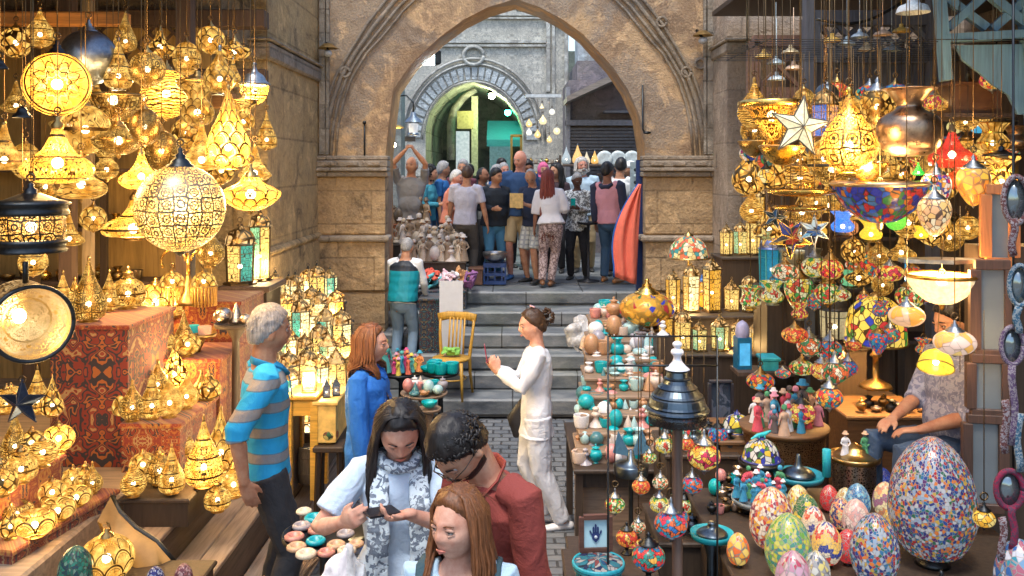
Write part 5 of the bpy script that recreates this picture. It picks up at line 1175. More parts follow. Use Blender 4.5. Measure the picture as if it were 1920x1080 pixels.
H_('ufo', 470, 362, 112, 4.6, PB('scale', 12, 1.6, .3), 'broad golden flying saucer lamp with scales right of the big grey globe')
H_('cone', 478, 315, 60, 5.2, PB('lines', 5, 1.8, .3, .4), 'small gold cone lamp sitting above the broad golden saucer lamp')
H_('cone', 8, 288, 78, 4.4, PB('curl', 5, 1.4, .3, .5), 'gold cone lamp cut off by the left edge of the photo', BRASS)
H_('oval', 48, 302, 54, 5.0, PB('curl', 7, 1.4), 'scrollwork oval lamp between the left edge cone and the wide bell')
H_('bell', 152, 340, 92, 4.9, PB('lines', 6, 1.5, .3, .5), 'plain gold bell lamp tucked behind the wide flaring bell')
H_('ufo', 130, 232, 70, 5.9, PB('rosette', 8, 1.3), 'little saucer lamp half hidden behind the star globe and pale gold globe')
H_('globe', 352, 250, 60, 6.0, PB('net', 9, 1.5), 'dim globe lamp deep in the cluster behind the bright cone')
H_('globe', 240, 205, 48, 6.2, PB('net', 8, 1.6), 'small bright netted globe deep behind the shallow bowl lamp')
H_('cone', 330, 330, 56, 6.0, PB('net', 8, 1.5), 'small netted cone lamp deep behind the big grey globe')
H_('vase', 200, 305, 52, 5.9, PB('curl', 6, 1.4), 'scrollwork waisted lamp between the wide bell and the small plain bell')
H_('onion', 182, 195, 46, 6.0, PB('curl', 6, 1.3), 'small onion lamp deep between the blue grey sphere and the shallow bowl')
H_('drum2', 58, 420, 128, 3.6, pierced('rosette', 9, (.09, .07, .05), (1, .62, .16), 1.1, .3, 1.15), 'big dark drum lamp with pierced bands and a domed lid', DARK)
H_('globe', 62, 492, 52, 3.9, PB('curl', 6, 1.5), 'small scrollwork ball lamp right under the dark drum lamp')
for i, (x, y, w_) in enumerate(((42, 210, 36), (0, 120, 30))):
    r_ = inst('hanging_bell', [('body', B().lathe(sm_([(.5, -.3), (.46, -.2), (.28, 0), (.2, .2), (.05, .28), (0, .3)], 3), 20).mesh(DARK))], W(x, y, 4.2), w_*4.2/F, ['small dark metal bell hanging left of the star globe', 'small dark bell at the very left edge near the floodlight'][i], 'bell'); chain(r_, .28, 4.35, w_*4.2/F)
for i, (k, x, y, w_, p) in enumerate((('globe', 30, 80, 50, 'net'), ('onion', 75, 60, 44, 'curl'), ('drop', 235, 75, 36, 'rosette'), ('bell', 300, 85, 52, 'net'), ('oval', 350, 110, 44, 'curl'), ('globe', 395, 75, 46, 'scale'), ('ufo', 440, 95, 54, 'net'), ('cone', 30, 190, 46, 'rosette'), ('globe', 415, 320, 44, 'net'), ('drop', 500, 260, 34, 'curl'), ('globe', 85, 350, 46, 'rosette'), ('ufo', 290, 425, 50, 'net'), ('cone', 130, 440, 46, 'curl'), ('globe', 175, 410, 42, 'scale'), ('onion', 395, 470, 44, 'rosette'))):
    H_(k, x, y, w_*1.15, 6.3+.06*(i % 4), PB(p, 7, 1.5), 'background %s lamp with %s piercing, %s of fifteen from the top left' % ({'globe': 'ball', 'onion': 'onion', 'drop': 'drop', 'bell': 'bell', 'oval': 'oval', 'ufo': 'saucer', 'cone': 'cone'}[k], {'net': 'netted', 'curl': 'scrolled', 'rosette': 'rosette', 'scale': 'fish scale'}[p], ORD[i]))
# big sideways drum with its open face to the street
r_ = empty('drum_lamp', W(48, 598, 3.75), R(38), 1, 'wide drum lamp on its side with a bright open golden face', 'lamp', GL)
M_ = Matrix.Rotation(R(90), 4, 'X')
b = B().lathe([(.145, -.16), (.15, -.15), (.15, .15)], 40); b.v = [tuple(M_ @ Vector(v)) for v in b.v]; b.obj('shell', pierced('net', 26, (.42, .28, .14), (1, .7, .3), 1.0, .1, 1.2), r_)
b = B(); b.tube([(.152*math.cos(t), -.155, .152*math.sin(t)) for t in [k*math.pi/20 for k in range(41)]], .009, 8); b.obj('rim', DARK, r_)
b = B().lathe([(0, .02), (.08, .03), (.13, .08), (.147, .15)], 36); b.v = [tuple(M_ @ Vector(v)) for v in b.v]; b.obj('reflector', pierced('curl', 9, (.62, .40, .14), (1, .6, .2), 1.3, .05, 1.0), r_)
B().ell((-.03, -.04, .02), (.026, .026, .03), 12, 8).obj('bulb', BULB, r_); B().tube([(0, 0, .15), (0, 0, .24)], .012, 8).obj('neck', DARK, r_)
# ---- lamps standing on the benches
GB = 'brass lamps standing on the left benches'
def S_L(k, x, yb_, w_, z, pm, lab, d=None, cm=BRASS): return stand(k, x, yb_, w_, z, (pm, cm), lab, GB, d=d)
S_L('drop', 166, 603, 64, 1.83, PB('rosette', 7, 1.6), 'tall teardrop lamp standing on the tall red bench, left one')
S_L('drop', 205, 588, 40, 1.83, PB('curl', 7, 1.5), 'slimmer shiny teardrop lamp right behind the tall teardrop', 6.1)
S_L('jar', 240, 590, 64, 1.83, PB('curl', 5, 1.5), 'round vase shaped brass lamp under the mushroom shade', 6.2)
stand('mush', 250, 512, 112, 2.30, (PB('curl', 8, 1.6, .3, .7), BRASS), 'mushroom shaped lamp shade with a pointed top above the vase lamp', GB, d=6.22)
S_L('lotus', 217, 655, 76, 1.52, PB('scale', 7, 1.9, .35, .5), 'open bowl lamp glowing on the orange cloth, left of the cluster', 5.85)
S_L('jar', 258, 628, 58, 1.64, PB('net', 7, 1.8, .3, .6), 'round glowing lamp in the second row of the orange bench', 6.35)
S_L('ball', 292, 618, 82, 1.66, PB('scale', 10, 1.7), 'domed fish scale ball lamp at the back of the orange bench', 6.6)
S_L('drop', 323, 612, 40, 1.68, PB('lines', 4, 1.6, .3, .4), 'plain gold teardrop behind the fish scale ball lamp', 6.75)
S_L('drop', 266, 722, 46, 1.25, PB('curl', 6, 1.7), 'scrollwork teardrop lamp on the low red bench, furthest left'); S_L('onion', 296, 706, 44, 1.30, PB('rosette', 6, 1.8), 'small rosette onion lamp in the middle of the low red bench', 5.9)
S_L('drop', 328, 697, 46, 1.34, PB('net', 7, 1.9), 'netted teardrop lamp at the back right of the low red bench', 6.0)
S_L('onion', 232, 700, 40, 1.36, PB('net', 6, 1.7), 'tiny netted onion lamp at the left end of the orange riser', 5.9)
S_L('onion', 318, 782, 52, 1.25, PB('lines', 8, 1.5, .35, .3), 'clear ribbed drop lamp at the front of the low red bench'); S_L('onion', 350, 766, 44, 1.25, PB('lines', 7, 1.6, .35, .3), 'second clear ribbed drop lamp, right of the front one')
S_L('onion', 378, 750, 36, 1.25, PB('rosette', 6, 1.5), 'small dark drop lamp at the right corner of the low red bench')
S_L('drop', 382, 912, 70, .97, PB('curl', 6, 1.7), 'big scrollwork teardrop lamp on the little wooden bench beside the striped man'); S_L('drop', 414, 880, 62, .97, PB('scale', 7, 1.7), 'tall fish scale teardrop lamp behind the big scrollwork teardrop')
S_L('jar', 438, 932, 54, .83, PB('lines', 5, 1.8, .3, .4), 'golden jar lamp on the plank step by the striped man')
tag(table_box('small_bench', -1.93-.24, -1.93+.12, 5.0, 5.45, .8, .96, OW, 'x'), 'small low wooden bench under the big teardrop lamps', 'bench')
S_L('onion', 173, 925, 38, 1.02, PB('rosette', 6, 1.8), 'small teardrop lamp alone at the right end of the lotus bench')
S_L('ball', 558, 925, 46, .60, PB('rosette', 6, 1.4, .3, .8, (.3, .16, .04)), 'round golden ball lamp on the twig bench behind the striped man', 5.2); S_L('ball', 548, 975, 34, .50, PB('lines', 5, 1.6), 'small plain golden ball lamp on the twig bench', 4.9)
for i, (k, x, y, w_, z, pt, lab) in enumerate((
 ('lotus', 65, 1005, 76, 1.02, ('scale', 6), 'open lotus lamp nearest the front of the lotus bench'), ('lotus', 108, 975, 64, 1.02, ('scale', 6), 'lotus lamp second from the front on the lotus bench'),
 ('lotus', 143, 948, 56, 1.02, ('scale', 6), 'lotus lamp third from the front on the lotus bench'), ('ball', 98, 948, 52, 1.02, ('scale', 6), 'pale scale ball lamp behind the lotus lamps'), ('ball', 137, 922, 48, 1.02, ('scale', 7), 'scale ball lamp at the back of the lotus bench'),
 ('jar', 40, 905, 58, 1.24, ('curl', 5), 'upright jar lamp with bold scrolls on the second left tier'), ('ball', 80, 875, 56, 1.24, ('lines', 6), 'dim ribbed ball lamp on the second left tier'), ('ball', 110, 850, 58, 1.24, ('scale', 6), 'bright leafy ball lamp at the right of the second left tier'),
 ('jar', 2, 930, 60, 1.24, ('net', 9), 'golden netted jar cut by the left edge on the second left tier'), ('jar', 12, 790, 46, 1.50, ('curl', 6), 'jar lamp at the left edge above the blue star'),
 ('cone', 36, 700, 50, 1.9, ('lines', 4), 'gold cone lamp under the big sideways drum lamp'), ('onion', 20, 1010, 44, 1.02, ('net', 6), 'little netted onion lamp at the left edge of the lotus bench'))):
    S_L(k, x, y, w_, z, PB(*pt, 1.8, .35, .8), lab, d=(4.9 if i == 10 else 4.75 if k == 'jar' and i == 9 else None))
B_ = B().bx((0-960)*4.9/F, (80-960)*4.9/F, 4.75, 5.1, 1.87, 1.90); tag(B_.obj('shelf_board', DW), 'short dark shelf under the gold cone at the left edge', 'shelf')
for i, (k, x, y, w_, z, pt, lab) in enumerate((('drop', 60, 690, 34, 1.9, ('curl', 5), 'tall thin teardrop beside the gold cone at the left edge'),)): S_L(k, x, y, w_, z, PB(*pt, 1.4), lab, 4.95)
S_L('ball', 200, 1095, 100, .832, PB('scale', 9, 1.7, .3, .8, (.35, .2, .05)), 'large gold fish scale ball lamp at the bottom left')
tag(table_box('floor_box', -2.14, -1.5, 4.0, 4.5, .605, .83, OW, 'x'), 'dark low box at the bottom edge holding the gold ball and eggs', 'box')
star_lamp(42, 755, 90, 4.35, metal((.03, .05, .11), .35), plain((.02, .03, .06), .4), 'dark blue metal star lamp by the left edge', None, ztop=4.35)
# curtain of sheer cream behind? brass floor stand with two hooks
d = 6.6; x0 = (353-960)*d/F; r_ = empty('hook_stand', (x0, d, 1.80), 0, 1, 'brass lamp stand with two curled hooks', 'lamp stand')
zt = W(0, 474, d).z-1.8; B().lathe([(0, 0), (.10, 0), (.09, .03), (.04, .10), (.02, .2), (.014, .22)], 16).obj('foot', BRASS, r_); B().tube([(0, 0, .2), (0, 0, zt)], .014, 8).obj('pole', GOLD, r_)
for sd in (-1, 1): B().tube([(sd*(.02+.09*(1-math.cos(t))), 0, zt-.06+.085*math.sin(t)) for t in [k*math.pi/10 for k in range(13)]], .010, 6).obj('hook', GOLD, r_)
for i, x in enumerate((323, 382)):
    r_ = hang('dome', x, 525, 48, 6.6, (PB('scale', 8, 1.8), BRASS), 'fringed small dome lamp on the %s hook of the brass stand' % ('left', 'right')[i], 'two fringed dome lamps', W(0, 490, 6.6).z)
    b = B()
    for k in range(22): a = k*2*math.pi/22; b.tube([(.47*math.cos(a), .47*math.sin(a), -.22), (.47*math.cos(a), .47*math.sin(a), -1.0)], .035, 5)
    b.obj('fringe', plain((.55, .30, .06), .5), r_)
# candle table
round_table(370, 632, 70, 1.62, BRASS, 'small round brass table with candle cups', PLZ, d=6.35)
for i, (x, y, w_, c, n) in enumerate(((345, 627, 20, (.75, .45, .2), 'pale orange'), (362, 634, 22, (.05, .5, .5), 'turquoise'), (384, 628, 24, (.85, .45, .3), 'salmon pink'))):
    d = 6.3+.06*(i % 2); s = w_*d/F; o_ = B().lathe([(0, 0), (.5, 0), (.52, .6), (.5, .62), (.42, .5), (0, .5)], 20).obj('candle_cup', glass(c, .55, 0, .05)); o_.location = ((x-960)*d/F, d, 1.637); o_.scale = (s, s, s); tag(o_, n+' candle cup on the small round brass table', 'candle', 'candle cups')
# small side table with silver balls
round_table(442, 672, 78, 1.70, OW, 'small dark round table with silver ornaments', PLZ, d=6.3)
SILV = metal((.62, .52, .42), .28)
for k, x, w_, nm, cat, lab, dd in (('knob', 418, 34, 'silver_ball', 'ball', 'large silver ball on the small dark table', 6.25), ('cone_stone', 443, 34, 'silver_cone', 'ornament', 'pointed silver cone on the small dark table', 6.3), ('knob', 460, 22, 'silver_ball', 'ball', 'smaller silver ball beside the pointed cone', 6.22)):
    stand(k, x, 0, w_, 1.717, (SILV, None), lab, None, cat, nm, d=dd, single=True)
# tall brass minaret lantern and green glass lantern on a ledge
b = B().bx((425-960)*7.6/F, (520-960)*7.6/F, 7.35, 7.9, 1.78, 1.83, 0, .01); tag(b.obj('wall_shelf', DW), 'dark wooden shelf under the tall glass lanterns against the pier', 'shelf')
tag(B().bx((432-960)*7.6/F, (512-960)*7.6/F, 7.4, 7.85, PLZ, 1.78).obj('cupboard', OW), 'dark plain cupboard under the tall glass lanterns shelf', 'cupboard')
AMB, GRN, TEA, WHT = (1, .60, .16), (.30, .78, .45), (.16, .68, .60), (1, .88, .60)
CLR = glass((1, .60, .18), 1.7, 18); CGR = glass((.35, .85, .50), .9, 22); CTE = glass((.10, .6, .52), .8, 22); CWH = glass((1, .80, .42), 2.1, 14); CAM = glass((1, .45, .05), 1.2, 22); CRD = glass((.85, .09, .05), 1.1); CBL = glass((.03, .18, .75), 1.1)
lantern(450, 610, 62, 1.83, CTE, CLR, 'large domed glass lantern with turquoise and cream panes', None, d=7.5, domed=True, tall=1.15)
lantern(487, 590, 46, 1.83, CLR, CGR, 'tall slim glass lantern standing behind the large domed one', None, d=7.75, tall=2.1)
stand('urn', 485, 0, 44, 2.62, (BRASS, None), 'pierced brass urn crowning the tall slim lantern', None, 'urn', 'brass_urn', d=7.75, single=True)
tag(B().bx((464-960)*7.83/F, (507-960)*7.83/F, 7.79, 7.93, 2.59, 2.62).obj('wall_bracket', BRASS), 'small brass bracket under the brass urn', 'bracket') if 0 else None
# ---- stand of small glass lanterns beside the pier
GS = 'small glass lanterns on the stepped stand'
rows = [(8.75, 1.48, 0, 508, 622, 6, 34), (8.35, 1.36, 0, 504, 634, 6, 36), (7.95, 1.22, 0, 504, 645, 6, 38), (7.55, 1.10, 0, 508, 655, 6, 38), (7.15, .97, 0, 512, 664, 6, 40), (6.78, .86, 0, 530, 672, 5, 40)]
cols = [(CWH, CTE), (CLR, CLR), (CWH, CLR), (CLR, CWH), (CAM, CLR), (CWH, CGR)]; cn = ['cream and turquoise', 'warm yellow', 'cream', 'yellow and cream', 'amber', 'cream and green']
for i, (d, z, _, x0, x1, n, w_) in enumerate(rows):
    xa, xb = (x0-960)*d/F, (x1-960)*d/F
    table_box('stand_tier', xa-.1, min(xb+.1, -1.35), d-.19, d+.19, PLZ-.35 if i > 2 else PLZ-.1, z, OW, '%s tier of the dark stepped stand of glass lanterns' % (ORD[5-i]+' from the front' if i < 5 else 'front'), 'display stand')
    for k in range(n):
        x = x0+8+(x1-x0-16)*k/(n-1)+random.uniform(-6, 6); q = random.randrange(6); ww = w_*random.uniform(.85, 1.18)
        lantern(x, 0, ww, z, cols[q][0], cols[q][1], '%s glass lantern, %s from left, %s row from the front' % (cn[q], ORD[k], ORD[5-i]), GS, n=random.choice((4, 6, 6)), d=d+random.uniform(-.12, .12), tall=random.uniform(.95, 1.6), domed=random.random() < .5, rz=random.uniform(0, 1), frame=DARK if random.random() < .5 else DBRASS)
YB = wood((.75, .42, .06), 5, .5, 0)
tag(table_box('yellow_stool', (548-960)*6.15/F, (600-960)*6.15/F, 6.0, 6.35, .58, W(0, 735, 6.1).z, YB, 'x', legs=True), 'yellow wooden stool carrying the cream arched lantern', 'stool')
zz = W(0, 735, 6.1).z; lantern(580, 0, 38, zz, CWH, CWH, 'square cream lantern with arched panes on the yellow stool', None, n=4, d=6.12, domed=False, rz=.1, frame=DBRASS)
lantern(545, 0, 36, 1.18, CWH, CTE, 'turquoise edged cream lantern right by the striped man', None, n=6, d=6.3, domed=True, frame=DARK)
tag(table_box('lantern_box', (528-960)*6.3/F, (562-960)*6.3/F, 6.15, 6.45, .6, 1.18, OW, 'x'), 'dark box carrying the turquoise edged lantern', 'box')
tag(table_box('yellow_box', (602-960)*6.2/F, (640-960)*6.2/F, 6.0, 6.4, W(0, 772, 6.1).z-.18, W(0, 745, 6.1).z, plain((.75, .5, .14), .6), 'x'), 'yellow box with two dark lanterns on it', 'box')
for i, x in enumerate((612, 630)): lantern(x, 0, 20, W(0, 745, 6.1).z, glass((.2, .25, .35), .5), glass((.75, .5, .4), .7), 'small dark lantern on the yellow box, %s one' % ('left', 'right')[i], None, n=4, d=6.1+.05*i, frame=DARK, roof=DARK, domed=False)
bz = .6; d = 6.3; s = 46*d/F; o_ = B().lathe([(0, 0), (.42, 0), (.5, .35), (.5, .9), (.43, 1.2), (.38, 1.2), (.38, 1.15), (0, 1.15)], 24).lathe([(.505, .33), (.52, .36), (.505, .4)], 24).lathe([(.50, .86), (.52, .9), (.50, .94)], 24).obj('barrel', wood((.17, .14, .10), 4, .7, 2)); o_.location = ((580-960)*d/F, d, bz); o_.scale = (s, s, s*1.2); tag(o_, 'small old wooden barrel under the yellow stool', 'barrel')
d = 6.05; z = W(0, 830, d).z; r_ = stand('ball', 618, 830, 34, z, (mosaic(((.1, .3, .12), (.5, .2, .05), (.8, .7, .3)), 10, 'cells', .5), BRASS), 'small glass terrarium lamp on the dark stool by the blue shirted woman', None, d=d)
r_ = empty('dark_stool', ((620-960)*d/F, d, .34), 0, 1, 'short dark stool under the terrarium lamp', 'stool'); B().bx(-.1, .1, -.1, .1, z-.34-.04, z-.34, 0, .008).obj('seat', OW, r_)
for a in (-1, 1):
    for c in (-1, 1): B().bar((a*.085, c*.085, 0), (a*.07, c*.07, z-.38), .025).obj('leg', OW, r_)
# twig bench and the tray of stone rings
r_ = empty('twig_bench', (-1.22, 4.9, .28), R(-4), 1, 'rough bench of bundled twigs behind the ring tray', 'bench'); b = B()
for k in range(90): x = random.uniform(-.10, .10); b.tube([(x, -.42, .30+random.uniform(-.02, .02)), (x+random.uniform(-.03, .03), 0, .31+random.uniform(-.02, .02)), (x+random.uniform(-.03, .03), .45, .30+random.uniform(-.02, .02))], .008, 5)
b.obj('twig_top', wood((.28, .18, .10), 5, .8, 1), r_)
for sx in (-1, 1):
    for sy in (-1, 1): B().bar((sx*.09, sy*.36, -.0), (sx*.09, sy*.36, .3), .03).obj('leg', OW, r_)
d = 4.05; zr = W(0, 1005, d).z; round_table(610, 1005, 160, zr, DARK, 'round dark tray table full of polished stone rings', d=d, name='ring_table')
rc = {'turquoise': (.0, .30, .36), 'tan': (.50, .30, .17), 'rose': (.50, .20, .15), 'grey': (.30, .26, .26), 'cream': (.62, .50, .36)}
spots = [(590, 977, 'turquoise', 40), (622, 965, 'tan', 36), (566, 992, 'grey', 36), (596, 1000, 'rose', 38), (628, 990, 'cream', 36), (552, 1014, 'rose', 38), (592, 1022, 'turquoise', 38), (556, 1034, 'tan', 38), (630, 1030, 'tan', 36), (574, 1048, 'cream', 40), (612, 1045, 'rose', 34), (648, 1010, 'grey', 34), (650, 1042, 'cream', 36), (570, 968, 'cream', 30), (668, 1030, 'tan', 30), (640, 1058, 'grey', 34)]
for i, (x, y, c, w_) in enumerate(spots):
    dd = D(y, zr); dd = min(dd, 4.2); dd = D(y, zr)*.5+d*.5 if abs(D(y, zr)-d) > .3 else D(y, zr); s = w_*dd/F
    o_ = B().lathe([(0, .06), (.22, .08), (.28, .2), (.38, .26), (.48, .18), (.5, .06), (.42, 0), (0, 0)], 24).obj('stone_bowl', plain(rc[c], .35, 0, .35, 30, .1, .6)); o_.location = ((x-960)*dd/F, dd, zr+.002+.001*i); o_.scale = (s, s, s)
    tag(o_, '%s stone ring bowl on the ring tray, number %s from the far side' % (c, ORD[i]) if 0 else '%s polished stone ring bowl, the %s nearest on the ring tray' % (c, ORD[15-i]), 'stone bowl', 'stone ring bowls on the tray')
# mosaic eggs peeping in at the bottom left
GE = 'small mosaic eggs at the bottom left'
for x, y, w_, pal, n, dd, lab in ((142, 1090, 64, ((.05, .35, .28), (.1, .5, .4), (.02, .2, .25), (.4, .6, .5)), 30, 4.12, 'turquoise green mosaic egg peeping over the bottom edge at the left'), (291, 1100, 34, ((.02, .06, .4), (.7, .75, .9), (.05, .1, .5)), 26, 4.15, 'small blue and white mosaic egg at the bottom edge'), (344, 1106, 34, ((.6, .3, .3), (.8, .6, .6), (.4, .15, .2)), 26, 4.18, 'small pink mosaic egg at the bottom edge')):
    stand('egg', x, 0, w_, .832, (mosaic(pal, n, 'cells', .25), DARK), lab, GE, 'egg lamp', 'egg_lamp', d=dd)
# back rack with dim bottles
r_ = empty('back_rack', (-3.6, 7.7, PLZ), 0, 1, 'dark wooden shelf rack at the back of the left shop', 'shelf rack')
for z in (.9, 1.35, 1.85): B().bx(-1.2, .9, -.18, .18, z-.03, z).obj('shelf', DW, r_)
for x in (-1.2, .15, .88): B().bx(x, x+.05, -.2, -.15, 0, 2.9).obj('upright', OW, r_)
B().bx(-1.3, .95, .2, .22, 0, 3.2).obj('back_panel', wood((.42, .26, .08), 3, .6, 2), r_)
for i in range(22):
    x = -4.75+.155*(i % 11)+(.45 if i > 10 else 0); zz = PLZ+(.9 if i < 11 else 1.35); k = ('urn', 'pot', 'cup', 'bowl')[i % 4]
    stand(k, 0, 0, 0, 0, (BRASS,), 'x', None) if 0 else None
    inst('brass_vessel', proto(k, (((BRASS, DBRASS, GOLD)[i % 3]), None))[0], (x, 7.62, zz-SH[k][4]*.11+.001), .11, 'dim brass vessel on the %s rack shelf, %s from the left' % (('lower', 'middle')[i > 10], ORD[i % 11]), 'vessel', 'brass vessels on the back rack', 0, True)

# more lamps crowding the benches and the steps
MORE = [('drop', 118, 612, 44, 1.83, 'curl', 5.7), ('onion', 140, 585, 36, 1.83, 'net', 6.1), ('ball', 188, 640, 50, 1.56, 'rosette', 5.9), ('jar', 300, 655, 46, 1.50, 'curl', 6.25), ('drop', 345, 660, 38, 1.50, 'rosette', 6.3), ('ball', 352, 690, 42, 1.5, 'scale', 6.2), ('drop', 232, 745, 40, 1.25, 'scale', 5.6), ('onion', 248, 790, 44, 1.25, 'rosette', 5.5), ('drop', 285, 770, 42, 1.25, 'curl', 5.55), ('jar', 392, 720, 40, 1.25, 'net', 6.0),
 ('drop', 362, 830, 46, .97, 'net', 5.9), ('onion', 340, 870, 44, .97, 'curl', 5.6), ('jar', 300, 905, 50, .97, 'rosette', 5.2), ('ball', 268, 890, 46, .97, 'scale', 5.3), ('drop', 322, 925, 44, .97, 'curl', 5.05), ('onion', 250, 925, 42, .97, 'lines', 5.0), ('jar', 408, 955, 44, .81, 'curl', 5.2), ('ball', 425, 900, 36, .81, 'net', 5.6), ('drop', 440, 850, 40, .81, 'scale', 6.2), ('drop', 455, 800, 36, .81, 'net', 6.7), ('onion', 432, 790, 36, .81, 'curl', 6.9), ('ball', 60, 840, 48, 1.24, 'net', 4.85), ('drop', 28, 860, 44, 1.24, 'rosette', 4.8), ('drop', 70, 770, 42, 1.5, 'curl', 4.75), ('ball', 20, 740, 46, 1.5, 'scale', 4.8), ('drop', 98, 800, 36, 1.5, 'net', 4.7), ('lotus', 30, 960, 56, 1.02, 'rosette', 4.5), ('jar', 160, 880, 40, 1.02, 'net', 4.95)]
for i, (k, x, y, w_, z, p, d) in enumerate(MORE):
    kn = {'drop': 'teardrop lamp', 'onion': 'onion lamp', 'ball': 'ball lamp', 'jar': 'jar lamp', 'lotus': 'lotus lamp'}[k]; pl_ = 'tall red bench' if z == 1.83 else 'orange cloth riser' if 1.5 <= z < 1.6 and d > 5 else 'low red bench' if z == 1.25 else 'terrace floor' if z == .97 else 'upper plank step' if z == .81 else 'second left tier' if z == 1.24 else 'third left tier' if z == 1.5 else 'lotus bench'
    S_L(k, x, y, w_*1.12, z, PB(p, 6, 1.7), 'extra %s brass %s on the %s, %s by distance' % ({'net': 'netted', 'rosette': 'rosette', 'lines': 'ribbed', 'curl': 'scrolled', 'scale': 'fish scale'}[p], kn, pl_, (ORD+['twenty first', 'twenty second', 'twenty third', 'twenty fourth', 'twenty fifth', 'twenty sixth', 'twenty seventh', 'twenty eighth'])[sorted(MORE, key=lambda q: (q[6], q[1])).index((k, x, y, w_, z, p, d))]), d)
tag(B().bx(-5.7, -2.05, 2.9, 8.9, 4.55, 4.6).obj('unseen_canopy', DW), 'unseen plank canopy added over the left lamp shop to shade it', 'canopy')  # added above the view, keeps sky and sun off so the lamps dominate
# the lamps' own light
for frag, e in (('star on its face', 34), ('largest of the bells', 34), ('densely pierced all over', 40), ('leaf shaped scales', 36), ('broad golden flying', 34), ('straw coloured', 30), ('small plain gold bell', 30), ('mushroom shaped', 30), ('domed fish scale', 26), ('big scrollwork teardrop', 9), ('big dark drum', 10), ('open lotus', 6), ('acorn', 22), ('netted teardrop', 20), ('bowl lamp glowing', 20), ('bright leafy', 7), ('topped lamp', 0)):
    for o_ in [o for o in COL.objects if o.type == 'EMPTY' and frag in (o.get('label') or '')][:1]: inner(o_, e*2.6)
for x, y, d, e in ((590, 600, 8.15, 22), (600, 650, 7.35, 22)):
    pass
for o_ in [o for o in COL.objects if o.name.startswith('glass_lantern')][1:38:4]: inner(o_, 45, (1, .72, .35), .5)
# ---------------------------------------------------------------- MIDDLE: stalls round the steps and under the arch, the far lamps
def slabtable(name, x0, x1, dfront, depth, z0, z1, m, label, top=None, cat='table', legs=False): return table_box(name, (x0-960)*dfront/F, (x1-960)*dfront/F, dfront, dfront+depth, z0, z1, m, label, cat, 0, top, legs)
NAVC = ornament(((.012, .02, .05), (.02, .03, .08), (.05, .22, .25), (.012, .02, .05), (.15, .02, .05), (.012, .02, .05), (.35, .25, .12), (.012, .02, .05)), 2.6, 3.0, 11)
slabtable('souvenir_table', 735, 872, 11.75, .9, .9, W(0, 545, 11.75).z, NAVC, 'table draped in dark navy embroidered cloth under the heap of scarves')
slabtable('souvenir_table', 786, 830, 10.85, .5, .35, W(0, 560, 10.85).z, NAVC, 'narrow navy embroidered stand behind the yellow chair')
slabtable('souvenir_table', 724, 850, 12.75, .5, PZ, 1.72, OW, 'front dark table of pale carved figures left of the crowd'); slabtable('souvenir_table', 722, 800, 13.26, .4, PZ, 1.98, wood((.35, .12, .05), 5, .6, 0), 'rear red brown table of dark carved figures under the photographer')
SA, SB, SC, SD = plain((.60, .50, .38), .5, 0, .35, 40), plain((.10, .075, .05), .4, 0, .4, 40), plain((.30, .22, .15), .5, 0, .4, 40), plain((.62, .55, .50), .4, 0, .3, 40)
GF = 'carved figures on the tables left of the crowd'
slabtable('souvenir_table', 748, 872, 12.3, .3, PZ-.1, 1.52, OW, 'lowest dark table of cream figures right above the scarves')
k = 0
for row, (d, z, x0, x1, n, ms, wd_) in enumerate(((12.36, 1.52, 754, 868, 12, (SD, SA, SC), 'beige'), (12.52, 1.52, 758, 866, 11, (SA, SD), 'ivory'), (12.85, 1.72, 732, 852, 11, (SA, SD, SC), 'pale'), (13.05, 1.72, 736, 852, 10, (SA, SC, SD), 'cream'), (13.34, 1.98, 728, 798, 8, (SB, SC), 'dark'), (13.5, 1.98, 730, 800, 7, (SB, SB, GOLD), 'blackish'))):
    for i in range(n):
        x = x0+(x1-x0)*i/(n-1)+random.uniform(-2, 2); m = ms[(i*7+row) % len(ms)]; hh = random.uniform(32, 56)
        if (i+row) % 3: figurine(x, 0, hh, z, m, ms[(i+1) % len(ms)], '%s carved figure, %s from the left, %s row of the %s table' % (wd_, ORD[i], ('front', 'back')[row % 2], 'front' if z < 1.8 else 'rear'), GF, i % 2, random.uniform(-1, 1), d)
        else: stand(('urn', 'pawn', 'stoneegg', 'disc')[(i+row) % 4], x, 0, hh*.5, z, (m, None), '%s carved ornament, %s from the left, %s row of the %s table' % (wd_, ORD[i], ('front', 'back')[row % 2], 'front' if z < 1.8 else 'rear'), GF, 'ornament', 'carved_ornament', d=d, single=True)
# heap of scarves
zt = W(0, 545, 11.75).z
for i, (c, n) in enumerate((((.65, .12, .25), 'hot pink'), ((.6, .6, .68), 'silver grey'), ((.12, .25, .42), 'blue'), ((.62, .1, .06), 'bright red'), ((.1, .4, .42), 'teal'), ((.7, .45, .5), 'pale pink'), ((.72, .72, .75), 'white'), ((.5, .25, .1), 'rust orange'), ((.2, .08, .2), 'plum'))):
    b = B(); cx = -1.42+.105*i; q = []
    for t in range(9): q.append((cx+random.uniform(-.12, .12), 11.85+random.uniform(-.05, .45), zt+.02+random.uniform(0, .22)))
    b.tube(q, [(.04+.05*random.random(), .015) for _ in q], 8, 0, True, None, True, True); tag(link('scarf', fin(remesh(b, .014, 2, .03, 12, i*3.1), cloth(c, tuple(min(1, v*1.6) for v in c), 'blobs', 22))), '%s scarf in the heap on the navy cloth table' % n, 'scarf', 'scarves heaped on the table')
